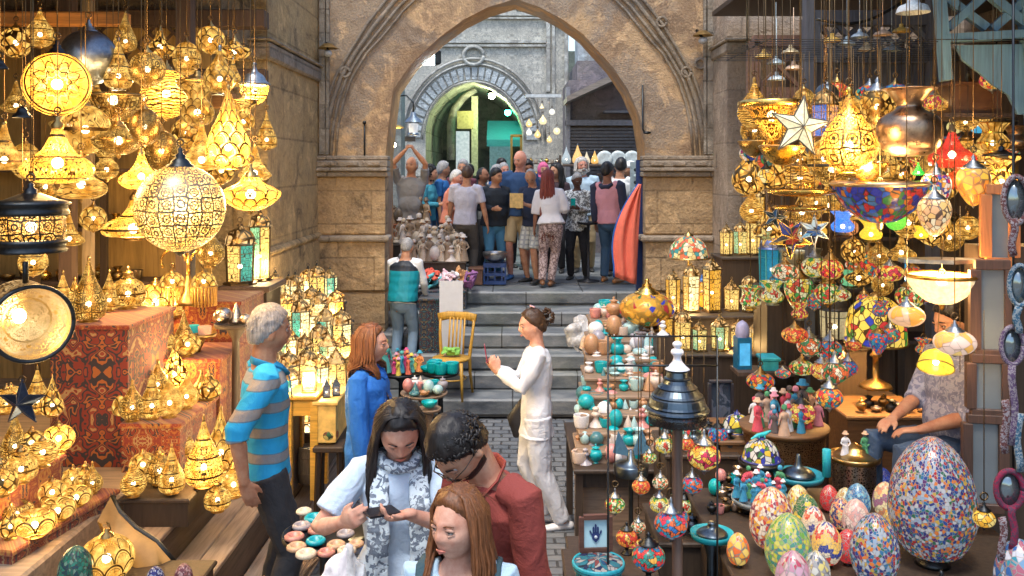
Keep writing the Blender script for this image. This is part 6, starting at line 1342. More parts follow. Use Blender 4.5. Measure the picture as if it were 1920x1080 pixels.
# white board, chair, green cloth
B_ = B().box(((846-960)*10.75/F, 10.75, (W(0, 525, 10.75).z+W(0, 690, 10.75).z)/2), (44*10.75/F, .015, 162*10.75/F)); tag(B_.obj('notice_board', plain((.62, .64, .70), .5, 0, .04)), 'tall blank white board standing behind the yellow chair', 'board')
YW = wood((.62, .34, .05), 5, .45, 2); d = 10.25; z0 = .19; s = 74*d/F/.46
ch = empty('wooden_chair', ((846-960)*d/F, d, z0), R(-12), .98, 'yellow varnished wooden chair with slatted back at the foot of the steps', 'chair')
B().lathe([(0, .43), (.21, .43), (.225, .445), (.22, .46), (0, .465)], 24, (0, 0, 0), 0, True, (1, .95)).obj('seat', YW, ch)
for sx in (-1, 1):
    B().tube([(sx*.16, -.15, .43), (sx*.18, -.19, .2), (sx*.19, -.21, 0)], [.022, .018, .014], 8).obj('leg', YW, ch)
    B().tube([(sx*.19, .26, 0), (sx*.175, .2, .25), (sx*.175, .18, .45), (sx*.20, .22, .70), (sx*.21, .27, .90)], [.015, .02, .022, .018, .016], 8).obj('leg', YW, ch)
B().tube([(-.235, .25, .88), (-.12, .29, .90), (.12, .29, .90), (.235, .25, .88)], [(.016, .05)]*4, 8, 0, True, (0, 1, 0)).obj('top_rail', YW, ch)
for k in range(5): B().tube([(-.09+.045*k, .19, .46), (-.09+.045*k, .23, .66), (-.09+.045*k, .28, .88)], [(.011, .006)]*3, 6, 0, True, (1, 0, 0)).obj('slat', YW, ch)
B().tube([(.15*math.cos(t)*1.15, .15*math.sin(t)*1.15, .22) for t in [k*math.pi/12 for k in range(25)]], .010, 6).obj('ring_stretcher', YW, ch)
b = B(); 
for t in range(6): b.tube([(random.uniform(-.1, .1), random.uniform(-.1, .1), .50+random.uniform(0, .06)) for _ in range(5)], [(.035, .012)]*5, 8, 0, True, None, True, True)
o_ = link('green_cloth', fin(remesh(b, .009, 2, .02, 14, 2), cloth((.22, .50, .10)))); o_.matrix_basis = ch.matrix_basis; tag(o_, 'crumpled lime green cloth on the seat of the yellow chair', 'cloth')
# tray tables beside the chair
GT = 'trays of trinkets by the yellow chair'
TRQ = plain((.0, .36, .40), .35, 0, .3, 30)
round_table(752, 698, 96, W(0, 698, 9.4).z, DARK, 'dark round tray of bright little figures left of the chair', .05, d=9.4)
round_table(826, 700, 70, W(0, 700, 9.3).z, DARK, 'tray heaped with turquoise bowls in front of the chair', .05, d=9.3)
round_table(795, 738, 88, W(0, 738, 8.6).z, wood((.3, .2, .13), 5, .6, 0), 'tray of mixed stone trinkets with a pale rim', .05, d=8.6)
round_table(805, 768, 44, W(0, 768, 8.2).z, wood((.3, .2, .13), 5, .6, 0), 'small tray with one turquoise bowl', .05, d=8.2)
cl_ = [(.75, .08, .25), (.8, .6, .1), (.05, .35, .5), (.7, .15, .1), (.75, .35, .45), (.1, .45, .4), (.85, .3, .1)]; cw = ['pink', 'yellow', 'blue', 'red', 'rose', 'green', 'orange']
z_ = W(0, 698, 9.4).z+.017
for i in range(16):
    a = i*2.4; r_ = .22*math.sqrt((i+.5)/16); q = i % 7; figurine(752+r_*math.cos(a)*F/9.4, 0, 34+(30 if i == 12 else random.uniform(-6, 8)), z_-.0, cloth(cl_[q]), cloth(cl_[(q+3) % 7]), '%s dressed doll, %s outwards from the middle of the bright dark tray' % (cw[q], ORD[i]), 'dressed dolls on the dark tray', i % 2, a, 9.4+r_*math.sin(a))
def heap(cx, d, z, r0, n, fn):
    for i in range(n): a = i*2.4+.5; q = r0*math.sqrt((i+.5)/n); fn(i, cx+q*math.cos(a)*F/d, d+q*math.sin(a), z)
kk = ('bowl', 'cup', 'stoneegg', 'knob', 'cone_stone', 'disc', 'urn')
kw_ = {'bowl': 'bowl', 'cup': 'cup', 'stoneegg': 'egg', 'knob': 'ball', 'cone_stone': 'pyramid', 'disc': 'ring dish', 'urn': 'urn', 'pawn': 'finial', 'pot': 'pot'}
def trinket(i, x, d, z, k, m, w_, lab, group): return stand(k, x, 0, w_, z, (m, None), lab, group, kw_[k], 'stone_'+kw_[k].replace(' ', '_'), d=d, single=True)
heap(826, 9.3, W(0, 700, 9.3).z+.017, .15, 11, lambda i, x, d, z: trinket(i, x, d, z, ('bowl', 'cup', 'bowl')[i % 3], TRQ, 26, 'turquoise %s, %s outwards from the middle of the heaped tray' % (('bowl', 'cup', 'bowl')[i % 3], ORD[i]), 'turquoise bowls on the tray'))
stc = [((.0, .34, .38), 'turquoise'), ((.62, .50, .42), 'beige'), ((.72, .70, .70), 'white'), ((.58, .24, .22), 'rose'), ((.05, .16, .18), 'dark teal'), ((.45, .24, .12), 'brown'), ((.36, .55, .56), 'pale aqua'), ((.30, .28, .32), 'grey')]
stm = [plain(c, .35, 0, .3, 30, .1, .6) for c, _ in stc]
heap(795, 8.6, W(0, 738, 8.6).z+.017, .19, 14, lambda i, x, d, z: trinket(i, x, d, z, kk[i % 7], stm[(i*3) % 8], 20, '%s stone %s, %s outwards from the middle of the pale rimmed tray' % (stc[(i*3) % 8][1], kw_[kk[i % 7]], ORD[i]), 'trinkets on the pale rimmed tray'))
trinket(0, 805, 8.2, W(0, 768, 8.2).z+.017, 'bowl', TRQ, 30, 'single turquoise bowl on the smallest tray', None)
# crate and bowl beside the crowd
r_ = empty('plastic_crate', ((928-960)*12.85/F, 12.85, PZ+.004), 0, 1, 'dark blue plastic crate with hand holes beside the steps', 'crate'); CBm = plain((.02, .06, .2), .45); b = B()
w2, h2 = .15, .30
for sx in (-1, 1): b.bx(sx*w2-.012, sx*w2+.012, -.13, .13, 0, h2)
for y in (-.13, .13):
    for z0_, z1_ in ((0, .05), (.12, .16), (.24, h2)): b.bx(-w2, w2, y-.01, y+.01, z0_, z1_)
    for x in (-.1, 0, .1): b.bx(x-.01, x+.01, y-.009, y+.009, .02, h2-.01)
b.bx(-w2, w2, -.13, .13, 0, .012); b.obj('body', CBm, r_)
trinket(0, 928, 12.85, PZ+.31, 'bowl', metal((.5, .5, .5), .35), 46, 'silver bowl of coins on top of the blue crate', None)
tag(table_box('cardboard_box', (880-960)*12.8/F, (905-960)*12.8/F, 12.7, 13.0, PZ+.004, PZ+.24, plain((.25, .12, .07), .7), 'x'), 'small red brown box left of the blue crate', 'box')
b = B(); b.lathe([(.16, 0), (.16, .02), (.02, .04), (.02, .82), (.16, .84), (.17, .87)], 20); o_ = b.obj('bar_table', BLK := plain((.02, .02, .025), .4)); o_.location = ((1103-960)*13.05/F, 13.05, PZ+.004); tag(o_, 'slim black round table beside the woman in black and white', 'table')
# hanging salmon cloth
b = B(); top, low = W(1207, 345, 11.2), W(1176, 533, 11.2); n = 12; m_ = 16; vs = []
for j in range(m_+1):
    t = j/m_; zc = top.z+(low.z-top.z)*t; xr = (1207-960)*11.2/F-.04-.06*t; wd_ = .03+.34*math.sin(min(1, t*1.15)*1.9)*(1-.25*t)
    for i in range(n+1): u = i/n; vs.append((xr-wd_*u, 11.12+.035*math.sin(u*14+t*2)+.03*t, zc+.10*u*t))
b.add(vs, [(j*(n+1)+i, j*(n+1)+i+1, (j+1)*(n+1)+i+1, (j+1)*(n+1)+i) for j in range(m_) for i in range(n)])
r_ = b.obj('hanging_cloth', cloth((.80, .17, .11))); sd_ = r_.modifiers.new('thick', 'SOLIDIFY'); sd_.thickness = .006; tag(r_, 'salmon red cloth hanging from the right jamb of the arch', 'cloth')
b = B(); b.tube([(v[0]-.005, v[1], v[2]) for v in vs[n::n+1]], [(.012, .006)]*len(vs[n::n+1]), 6); b.obj('blue_edge', cloth((.01, .10, .40)), r_)
tag(B().bx((1192-960)*11.6/F, (1206-960)*11.6/F, 11.5, 11.6, PZ, W(0, 300, 11.6).z).obj('banner', cloth((.01, .03, .12))), 'dark navy cloth strip behind the salmon cloth', 'cloth')
# rack of sunglasses
d = 13.6; r_ = empty('sunglasses_rack', ((1197-960)*d/F, d, PZ), 0, 1, 'tall white rack of sunglasses at the right end of the crowd', 'rack'); B().bx(-.12, .14, .03, .06, 0, 1.75).obj('board', plain((.35, .45, .5), .4), r_)
for k in range(15):
    b = B(); z = .3+k*.095
    for sx in (-1, 1): b.ell((sx*.04, 0, z), (.034, .008, .028), 10, 6)
    b.bar((-.01, 0, z+.01), (.01, 0, z+.01), .006); b.obj('sunglasses', plain(((.02, .03, .03), (.55, .7, .72))[k % 2], .15), r_)
# lamps of the stall beyond the crowd
FS = 'lamps of the stall beyond the crowd'
tag(B().bx((1055-960)*16.2/F, (1135-960)*16.2/F, 16.1, 16.4, W(0, 308, 16.2).z-.04, W(0, 308, 16.2).z, 0, .01).obj('shelf_board', DW), 'shelf carrying the row of drop lamps beyond the crowd', 'shelf')
for i, (x, w_, c) in enumerate(((1062, 18, (.55, .65, .7)), (1083, 20, (1, .55, .2)), (1100, 13, (.8, .7, .5)), (1115, 14, (1, .5, .15)))):
    stand('drop', x, 0, w_, W(0, 308, 16.2).z, (glass(c, (.6, 1.1, .9, 1.2)[i], 0, .1), STEEL), ['pale grey', 'large orange lit', 'small cream', 'small orange'][i]+' drop lamp on the shelf beyond the crowd', FS, d=16.2)
tag(B().bx((1120-960)*16.6/F, (1206-960)*16.6/F, 16.5, 16.7, W(0, 325, 16.6).z-.04, W(0, 325, 16.6).z, 0, .01).obj('shelf_board', DW), 'shelf carrying the white plates beyond the crowd', 'shelf')
for i, x in enumerate((1133, 1158, 1184)):
    b = B().lathe([(0, 0), (.1, 0), (.15, .012), (.152, .02), (.1, .012), (0, .01)], 24); b.v = [(v[0], -v[2], v[1]) for v in b.v]; o_ = b.obj('plate', plain((.6, .68, .68), .3)); o_.location = ((x-960)*16.5/F, 16.45, W(0, 298, 16.5).z); tag(o_, 'white plate, %s of the three on the shelf' % ('left', 'middle', 'right')[i], 'plate', 'white plates on the shelf')
for i, (k, x, y, w_) in enumerate((('onion', 992, 232, 12), ('onion', 1018, 226, 14), ('onion', 992, 248, 11), ('onion', 1008, 252, 12), ('globe', 1044, 246, 13), ('globe', 1035, 210, 11), ('onion', 1030, 262, 10), ('cone', 1016, 200, 9))):
    hang(k, x, y, w_, 16.8, (glass(((1, .6, .25), (1, .75, .45), (.95, .9, .75))[i % 3], 1.5, 0, .1), STEEL), '%s lamp of the bunch hanging beyond the crowd' % ('topmost left orange', 'large cream', 'lower left pale', 'lower orange', 'round pale orange', 'upper round cream', 'lowest small', 'topmost small')[i], FS, W(0, 178, 16.8).z)
tag(B().bx((985-960)*16.8/F, (1052-960)*16.8/F, 16.75, 16.85, W(0, 183, 16.8).z, W(0, 177, 16.8).z).obj('lamp_rail', plain((.6, .65, .66), .5)), 'pale rail holding the bunch of lamps beyond the crowd', 'rail')
r_ = empty('goods_shelf', ((1015-960)*17/F, 17, PZ), 0, 1, 'shelf unit of small brassware below the bunch of lamps', 'shelf')
for z in (1.25, 1.5, 1.75): B().bx(-.36, .36, -.12, .12, z-.02, z).obj('board', DW, r_)
for x in (-.36, .34): B().bx(x, x+.03, -.12, .12, 0, 1.9).obj('side', DW, r_)
for i in range(21): inst('brass_vessel', proto(('urn', 'cup', 'pot')[i % 3], ((GOLD, SA, SILV)[i % 3], None))[0], ((1015-960)*17/F-.3+.1*(i % 7), 16.95, PZ+(1.25, 1.5, 1.75)[i//7]-SH[('urn', 'cup', 'pot')[i % 3]][4]*.085+.001), .085, 'small vessel, %s from the left on the %s shelf beyond the crowd' % (ORD[i % 7], ('lowest', 'middle', 'top')[i//7]), 'vessel', 'brassware beyond the crowd', 0, True)
# street lanterns, floodlight, passage lamps
def lamp_pt(p, e, col, r=.05): 
    l = bpy.data.lights.new('lamp_light', 'POINT'); l.energy = e; l.color = col; l.shadow_soft_size = r; o_ = bpy.data.objects.new('lamp_light', l); COL.objects.link(o_); o_.location = p; return o_
d = 12.25; p = W(803, 112, d); r_ = empty('floodlight', p, R(25), 1, 'square floodlight shining blue white under the left of the arch', 'floodlight'); B().box((.06, .06, .04), (.24, .16, .2), 0, 0, .02).obj('housing', DARK, r_); B().box((.0, -.035, 0), (.15, .02, .15)).obj('lens', glow((.75, .92, 1), 14), r_); B().tube([(.1, .1, .1), (.2, .05, .35)], .02, 6).obj('bracket', DARK, r_)
lamp_pt(p+Vector((-.02, -.12, -.05)), 18, (.75, .9, 1)).parent = None
for i, (x, y, c, nm) in enumerate(((922, 180, (.95, 1, .65), 'bright yellow green'), (952, 211, (.05, 1, .55), 'vivid green'))):
    p = W(x, y, 20.2+i*.6); r_ = empty('passage_lamp', p, 0, 1, nm+' lamp hanging in the vaulted passage', 'lamp'); B().ell((0, 0, 0), .075, 12, 8).obj('bulb', glow(c, 22), r_); B().tube([(0, 0, .06), (0, 0, 1.0)], .012, 6).obj('cord', DARK, r_); B().lathe([(.13, .05), (.06, .12), (0, .13)], 16).obj('hood', DARK, r_); lamp_pt(p+Vector((0, -.15, -.12)), 34 if i == 0 else 4, c)
d = 12.6; p = W(775, 232, d); r_ = empty('street_lantern', p, 0, 1, 'grey tin street lantern hanging left beyond the arch', 'lantern'); B().lathe([(.13, .02), (.10, .06), (.05, .1), (.03, .16), (0, .17)], 16).obj('roof', STEEL, r_); B().lathe([(.06, -.14), (.07, 0), (.0, .01)], 12).obj('glass', glass((.85, .92, 1), .9), r_); B().lathe([(.08, -.16), (.08, -.13), (0, -.13)], 12).obj('base', STEEL, r_); B().tube([(0, 0, .16), (0, 0, .3), (-.1, 0, .4), (-.28, 0, .38)], .012, 6).obj('bracket', DARK, r_)
p = W(738, 272, 12.4); r_ = empty('bare_bulb', p, 0, 1, 'bare warm bulb glowing at the left jamb of the arch', 'bulb'); B().ell((0, 0, 0), .035, 10, 8).obj('glass', glow((1, .7, .3), 40), r_); B().tube([(0, 0, .03), (0, 0, .6)], .008, 5).obj('cord', DARK, r_); lamp_pt(p+Vector((.0, -.1, 0)), 6, (1, .7, .35))
b = B().lathe([(.12, 0), (.09, .03), (.02, .05), (0, .05)], 16); o_ = b.obj('lamp_hood', metal((.6, .35, .08))); o_.location = W(742, 240, 12.3); tag(o_, 'yellow enamel lamp hood above the bare bulb', 'lamp hood')
for x, y, lab in ((615, 100, 'small security camera on the left pier'), (1318, 76, 'small lamp bracket on the right pier')):
    d = 11.1; r_ = empty('wall_fixture', W(x, y, d), R(20), 1, lab, 'camera' if 'camera' in lab else 'lamp'); B().ell((0, 0, 0), (.05, .07, .045)).obj('body', plain((.5, .52, .55), .4), r_); B().bar((0, 0, .03), (0, .15, .15), .025).obj('bracket', DARK, r_); B().lathe([(.13, .06), (.05, .12), (0, .13)], 14).obj('hood', metal((.5, .35, .15)), r_)
# wares in front of the jambs, plaster debris etc: plastic bag at the right of the steps
# ---------------------------------------------------------------- RIGHT: lamp shop, lantern stands, stone goods, mosaic eggs
GR = 'brass and glass lamps hanging in the right shop'
R_ = lambda k, x, y, w_, d, m, lab, cm=DARK, zt=4.35, name='pendant_lamp', cat='lamp', rz=0: hang(k, x, y, w_, d, (m, cm) if not isinstance(m, tuple) else m, lab, GR, zt, rz, cat, name)
for k, dd in enumerate((3.9, 4.5, 5.1, 5.8, 6.5)): tag(B().tube([(1.0, dd, 4.35), (5.3, dd, 4.35)], .03, 8).obj('hanging_pole', DARK), 'hidden iron pole over the right shop, %s from the street end' % ORD[k], 'pole')
# back of the shop, timber screens
r_ = empty('back_rack', (3.35, 8.0, .3), 0, 1, 'dark shelf rack filling the back of the right shop', 'shelf rack')
B().bx(-1.0, 2.2, .25, .3, 0, 3.6).obj('back_panel', wood((.16, .10, .06), 3, .7, 2), r_)
for z in (1.0, 1.45, 1.9, 2.35, 2.8): B().bx(-1.0, 2.2, -.2, .25, z-.03, z).obj('shelf', DW, r_)
for x in (-1.0, 0, 1.05, 2.15): B().bx(x, x+.06, -.22, -.16, 0, 3.6).obj('upright', OW, r_)
hues = [((1, .5, .08), 'amber'), ((.9, .12, .05), 'red'), ((.1, .5, .8), 'blue'), ((1, .75, .3), 'yellow'), ((.2, .6, .3), 'green'), ((1, .35, .12), 'orange')]
for i in range(46):
    r0 = i//12; x = 2.5+.235*(i % 12)+random.uniform(-.03, .03); z = .3+(1.45, 1.9, 2.35, 2.8)[r0]; q = (i*5+r0) % 6; k = ('jar', 'urn', 'goblet', 'ball', 'onion', 'pot')[(i*7+r0) % 6]; s = random.uniform(.13, .17)
    m = (glass(hues[q][0], 1.0, 0, .1), DBRASS) if SH[k][0] else ((BRASS, GOLD, DBRASS)[i % 3], None); nm = hues[q][1]+' glass' if SH[k][0] else 'brass'
    pr_, _, zb = proto(k, m); inst('shelf_lamp' if SH[k][0] else 'brass_vessel', pr_, (x, 7.9, z-zb*s+.001), s, '%s %s, %s from left, %s shelf of the right shop' % (nm, {'jar': 'jar lamp', 'urn': 'urn', 'goblet': 'goblet lamp', 'ball': 'ball lamp', 'onion': 'drop lamp', 'pot': 'pot'}[k], ORD[i % 12], ('lowest', 'second', 'third', 'top')[r0]), 'lamp' if SH[k][0] else 'vessel', 'wares on the right back rack', 0, not SH[k][0])
GW_ = wood((.09, .10, .13), 5, .7, 2); BW = wood((.12, .24, .33), 4, .6, 2)
lattice('lattice_screen', 1412, 1516, 78, 175, 7.5, wood((.18, .10, .07), 4, .7), 'small reddish wooden screen frame at the top of the right shop', 1, .06)
lattice('lattice_screen', 1520, 1745, 35, 105, 6.9, GW_, 'grey painted timber lattice above the star lamp', 2, .07)
tag(B().bx((1520-960)*6.95/F, (1745-960)*6.95/F, 6.9, 7.0, W(0, 175, 6.95).z, W(0, 108, 6.95).z).obj('timber_boarding', GW_), 'grey timber panel under the lattice above the star lamp', 'panel')
for x in (1516, 1748): tag(B().bx((x-8-960)*6.85/F, (x+8-960)*6.85/F, 6.8, 6.9, .9, 4.4).obj('timber_post', GW_), 'grey timber post at the %s of the upper lattice' % ('left' if x < 1600 else 'right'), 'post')
bd = empty('lattice_doors', W(1850, 100, 5.6), R(-8), 1, 'faded blue wooden shutter with crossed lattice at the top right', 'shutter'); q = 5.6/F
def bl(x0, y0, x1, y1, w_, nm='lattice_bar', dy=0): B().bar(((x0-1850)*q, dy, -(y0-100)*q), ((x1-1850)*q, dy, -(y1-100)*q), w_*q, .05).obj(nm, BW, bd)
bl(1762, -60, 1778, 150, 34, 'stile'); bl(1912, -60, 1930, 260, 30, 'stile'); bl(1770, 72, 1925, 66, 34, 'rail', -.006); bl(1760, -40, 1930, -50, 30, 'rail', -.006)
for i, (a, b_, c, e) in enumerate(((1780, 52, 1880, -40), (1780, -5, 1850, 52), (1815, -45, 1915, 45), (1860, 55, 1925, -5))): bl(a, b_, c, e, 17, 'lattice_bar', .012*(i % 2)-.004)
B().prism([((x-1850)*q, -(y-100)*q) for x, y in ((1795, 84), (1925, 84), (1928, 215), (1905, 215), (1888, 178), (1862, 160), (1842, 140), (1808, 112))], .0, .03).obj('panel', BW, bd)
tag(table_box('old_suitcase', (1785-960)*5.9/F, (1878-960)*5.9/F, 5.9, 6.3, W(0, 212, 5.9).z, W(0, 152, 5.9).z, plain((.13, .06, .03), .5, 0, .3, 8), 'x'), 'brown leather suitcase wedged under the blue shutter', 'suitcase')
tag(B().bx((1765-960)*5.9/F, (1900-960)*5.9/F, 5.85, 6.4, W(0, 220, 5.9).z, W(0, 213, 5.9).z).obj('shelf_board', DW), 'plank under the brown suitcase', 'shelf')
b = B().lathe(sm_([(.5, 0), (.42, .2), (.2, .3), (.18, .5), (0, .52)], 3), 20); o_ = b.obj('speaker_horn', plain((.55, .62, .66), .5)); o_.location = W(1712, 24, 5.5); o_.scale = (.2, .2, .2); tag(o_, 'pale lamp hood hanging at the top of the grey post', 'lamp hood')
pts = [W(1530+(1690-1530)*t, 35+45*math.sin(math.pi*t)*.5-30*t, 6.6) for t in [i/14 for i in range(15)]]; tag(B().tube(pts, .012, 6).obj('chain', DARK), 'loose sagging chain across the grey lattice', 'chain')
# tangle of small lamp hoods under the lattices
hc = [(.55, .35, .08), (.25, .32, .36), (.62, .50, .30), (.5, .6, .66), (.7, .5, .35)]
for i, (x, y) in enumerate(((1432, 108), (1455, 120), (1482, 100), (1456, 150), (1488, 130), (1560, 78), (1588, 84), (1625, 95), (1612, 70), (1655, 66), (1690, 60), (1672, 95))):
    o_ = B().lathe(sm_([(.5, 0), (.38, .16), (.14, .28), (.1, .45), (0, .47)], 3), 20).tube([(0, 0, .45), (0, 0, .45+3.0)], .02, 4).obj('lamp_hood', plain(hc[i % 5], .45, .3)); o_.location = W(x, y, 6.5); o_.scale = (.13,)*3
    tag(o_, '%s lamp hood, %s from the left under the timber lattices' % (('ochre', 'slate', 'cream', 'pale blue', 'peach')[i % 5], ORD[i]), 'lamp hood', 'small lamp hoods under the lattices')
# the big hanging pieces
R_('vcone', 1448, 215, 122, 5.4, PB('curl', 6, .5, .1, 1.6, (.36, .22, .06)), 'upside down brass cone with a wide rosette rim', GOLD)
R_('bowlp', 1422, 272, 74, 5.8, (metal((.42, .28, .10), .28), BRASS, None), 'dark brass bowl hanging furthest left in the right shop'); R_('bowlp', 1467, 282, 84, 5.3, (metal((.62, .38, .08), .25), BRASS, None), 'golden brass bowl hanging below the star lamp')
star_lamp(1500, 238, 118, 4.7, glass((1, .84, .55), 1.3, 0, .15), plain((.1, .08, .06), .5), 'large cream paper star lamp with five points', None, 5, R(8), 4.35, .2)
R_('globe', 1550, 178, 44, 5.6, (metal((.15, .18, .2), .35), STEEL, None), 'round dark pierced incense ball above the small yellow lantern', STEEL)
lantern(1547, 262, 52, W(0, 262, 5.5).z, CAM, CBL, 'hanging square lantern with amber and blue netted panes', None, 4, d=5.5, hangto=4.35, rz=.6, tall=1.2)
R_('onion', 1592, 262, 104, 4.7, PB('rosette', 6, 1.2, .25, .9, (.28, .18, .07)), 'large brass jar lamp with round medallions and a gold knob', GOLD)
R_('eggp', 1645, 200, 62, 5.2, PB('net', 10, 1.2, .2), 'upright netted brass egg lamp behind the copper pot', STEEL); R_('oval', 1545, 298, 60, 5.4, PB('curl', 7, 1.3), 'scrollwork oval lamp below the small yellow lantern')
inst_p = metal((.36, .25, .17), .3); hang('pot', 1705, 245, 118, 4.9, (inst_p, None), 'large dark copper pot with a wide neck hanging at the top right', GR, 4.35, cat='pot', name='copper_pot')
R_('bowlp', 1560, 318, 86, 5.3, PB('rosette', 8, 1.3, .2), 'shallow rosette bowl lamp under the large brass jar lamp'); R_('bowlp', 1620, 315, 84, 5.2, (metal((.8, .5, .12), .25), GOLD, None), 'plain polished gold bowl right of the shallow rosette bowl')
for i, (x, y, w_) in enumerate(((1502, 362, 132), (1500, 392, 100))): hang('dish', x, y, w_, 5.0+.1*i, (metal((.85, .55, .13), .2), None), ['wide gold tray hanging below the star lamp', 'smaller gold tray under the wide hanging one'][i], GR, 4.35, cat='tray', name='gold_tray')
R_('drum2', 1500, 330, 56, 5.6, PB('lines', 5, 1.6), 'small gold drum lamp above the wide gold tray', GOLD)
TB = ((.015, .06, .5), (.6, .02, .03), (.03, .22, .65), (.55, .02, .03), (.10, .28, .5), (.05, .35, .12), (.75, .35, .05), (.02, .05, .4))
R_('bowlp', 1650, 360, 172, 4.9, mosaic(TB, 40, 'cells', .75), 'wide stained glass bowl lamp in blue and red', metal((.7, .55, .35), .35))
MULT = ((.75, .06, .05), (.9, .82, .7), (.03, .15, .55), (.9, .6, .1), (.05, .42, .45), (.95, .85, .75), (.5, .04, .3), (.12, .45, .12))
WM = ((.9, .85, .8), (.8, .05, .2), (.05, .2, .6), (.95, .6, .15), (.9, .9, .85), (.35, .1, .5), (.1, .5, .6), (.9, .4, .1))
R_('eggp', 1755, 352, 54, 4.8, mosaic(WM, 26, 'cells', 1.0), 'white and multicoloured mosaic egg pendant', STEEL)
R_('eggp', 1752, 400, 60, 4.4, mosaic(((1, .8, .5), (1, .72, .35), (1, .9, .68), (.95, .65, .4)), 16, 'cells', 1.1, (.25, .15, .1), .05), 'cream crackled egg pendant below the multicoloured one', STEEL)
R_('eggp', 1825, 343, 60, 4.6, mosaic(((1, .55, .05), (1, .68, .12), (1, .48, .04), (.9, .6, .2)), 12, 'cells', 1.2, (.45, .22, .1), .06), 'yellow crackled egg pendant with a blue grey cap', STEEL)
R_('bell', 1785, 285, 84, 5.4, (glass((.65, .05, .03), .8), DBRASS), 'dark red glass bell lamp behind the yellow egg pendant'); R_('bell', 1800, 330, 70, 5.6, (glass((.8, .12, .03), .7), DBRASS), 'orange red glass bell lamp low behind the yellow egg pendant')
R_('goblet', 1862, 262, 62, 5.3, PB('bars', 7, .9, .1, 1.0, (.5, .3, .06)), 'embossed gold bucket lamp right of the red bell lamps', GOLD); R_('vase', 1878, 325, 64, 5.1, PB('net', 9, 1.5), 'bright netted brass lamp beside the picture frame'); R_('goblet', 1905, 262, 50, 5.6, (metal((.22, .14, .08), .4), DBRASS, None), 'dark brass bucket at the right edge')
R_('turk', 1404, 288, 36, 5.9, mosaic(MULT, 10, 'flower', .8), 'tiny multicoloured globe hanging left of the brass bowls'); R_('turk', 1432, 302, 34, 5.7, mosaic(((.1, .4, .1), (.8, .2, .05), (.05, .3, .3), (.8, .5, .1)), 9, 'cells', .8), 'tiny green and red globe under the dark brass bowl'); R_('turk', 1436, 330, 34, 5.5, mosaic(((1, .75, .2), (.95, .85, .5), (1, .6, .1)), 9, 'cells', 1.4), 'tiny glowing yellow mosaic globe at the left of the right shop')
STc = mosaic(((.9, .6, .1), (.1, .15, .45), (.75, .75, .6), (.6, .1, .05), (.1, .3, .6)), 3, 'cells', .8); STb = mosaic(((.4, .7, .9), (.75, .88, .95), (.1, .3, .6), (.85, .9, .9)), 3, 'cells', 1.0)
star_lamp(1482, 445, 84, 5.3, STc, GOLD, 'small stained glass star in orange and blue', 'small glass stars', 5, R(36), 4.35, .2); star_lamp(1527, 432, 62, 5.2, STb, STEEL, 'small pale blue glass star', 'small glass stars', 6, 0, 4.35, .2); star_lamp(1452, 408, 48, 5.6, metal((.05, .10, .14), .4), STEEL, 'small unlit slate blue star', 'small glass stars', 5, R(15), 4.35, .2)
star_lamp(1435, 442, 40, 5.5, mosaic(((.9, .8, .4), (.6, .7, .4)), 3, 'cells', .9), BRASS, 'tiny yellowish glass star at the left end', 'small glass stars', 5, R(50), 4.35, .2)
for i, (x, y, w_, c, lab) in enumerate(((1580, 420, 46, (.06, .25, .95), 'blue glass goblet lamp'), (1633, 435, 44, (1, .6, .05), 'yellow glass goblet lamp with a bright waist'), (1727, 438, 28, (1, .6, .05), 'small yellow glass goblet lamp half hidden by the crackled egg'))): R_('goblet', x, y, w_, 5.4, (glass(c, 1.3, 0, .3), DBRASS), lab, DBRASS)
R_('globe', 1680, 412, 40, 5.6, (glass((.15, .7, .08), 1.2, 0, .3), DBRASS), 'small green glass ball lamp under the stained glass bowl'); R_('cone', 1722, 320, 22, 5.0, (glass((.05, .7, .1), 1.0), DBRASS), 'tiny green glass cone beside the stained glass bowl')
# tray chandelier with half bowl
r_ = R_('bowlp', 1766, 528, 126, 4.55, (glass((1, .70, .42), 1.05, 0, .1), metal((.8, .45, .1), .3)), 'large peach glass half bowl lamp under a dark tray')
tag(B().prism([((x-1762)*4.6/F, -(y-485)*4.6/F*2.2) for x, y in ((1690, 478), (1770, 470), (1840, 482), (1835, 492), (1770, 502), (1690, 490))], 0, .02, 0, 'z').obj('serving_tray', STEEL), 'flat dark metal tray resting above the peach half bowl lamp', 'tray').location = W(1762, 492, 4.6)
tag(bpy.data.objects[[o.name for o in COL.objects if o.name.startswith('serving_tray')][0]], None, 'tray')
PKY = mosaic(((1, .72, .5), (1, .6, .15), (.95, .75, .7), (1, .82, .5)), 9, 'band', 1.1, (.5, .3, .2), .012, 1)
R_('flat', 1700, 592, 66, 4.3, (PKY, STEEL), 'pink and yellow squat glass pendant beside the stained glass dome', STEEL); R_('flat', 1790, 642, 76, 4.2, (mosaic(((.98, .80, .70), (1, .66, .25), (.95, .8, .75), (1, .8, .4)), 12, 'band', 1.1, (.5, .35, .25), .02, 1), STEEL), 'peach squat glass pendant with a tall blue grey cap', STEEL)
R_('dome', 1755, 676, 64, 4.4, (glass((1, .62, .06), 1.2, 0, .05), BRASS), 'tilted yellow glass dome lamp in front of the seated seller', BRASS).rotation_euler = (R(-30), R(20), 0)
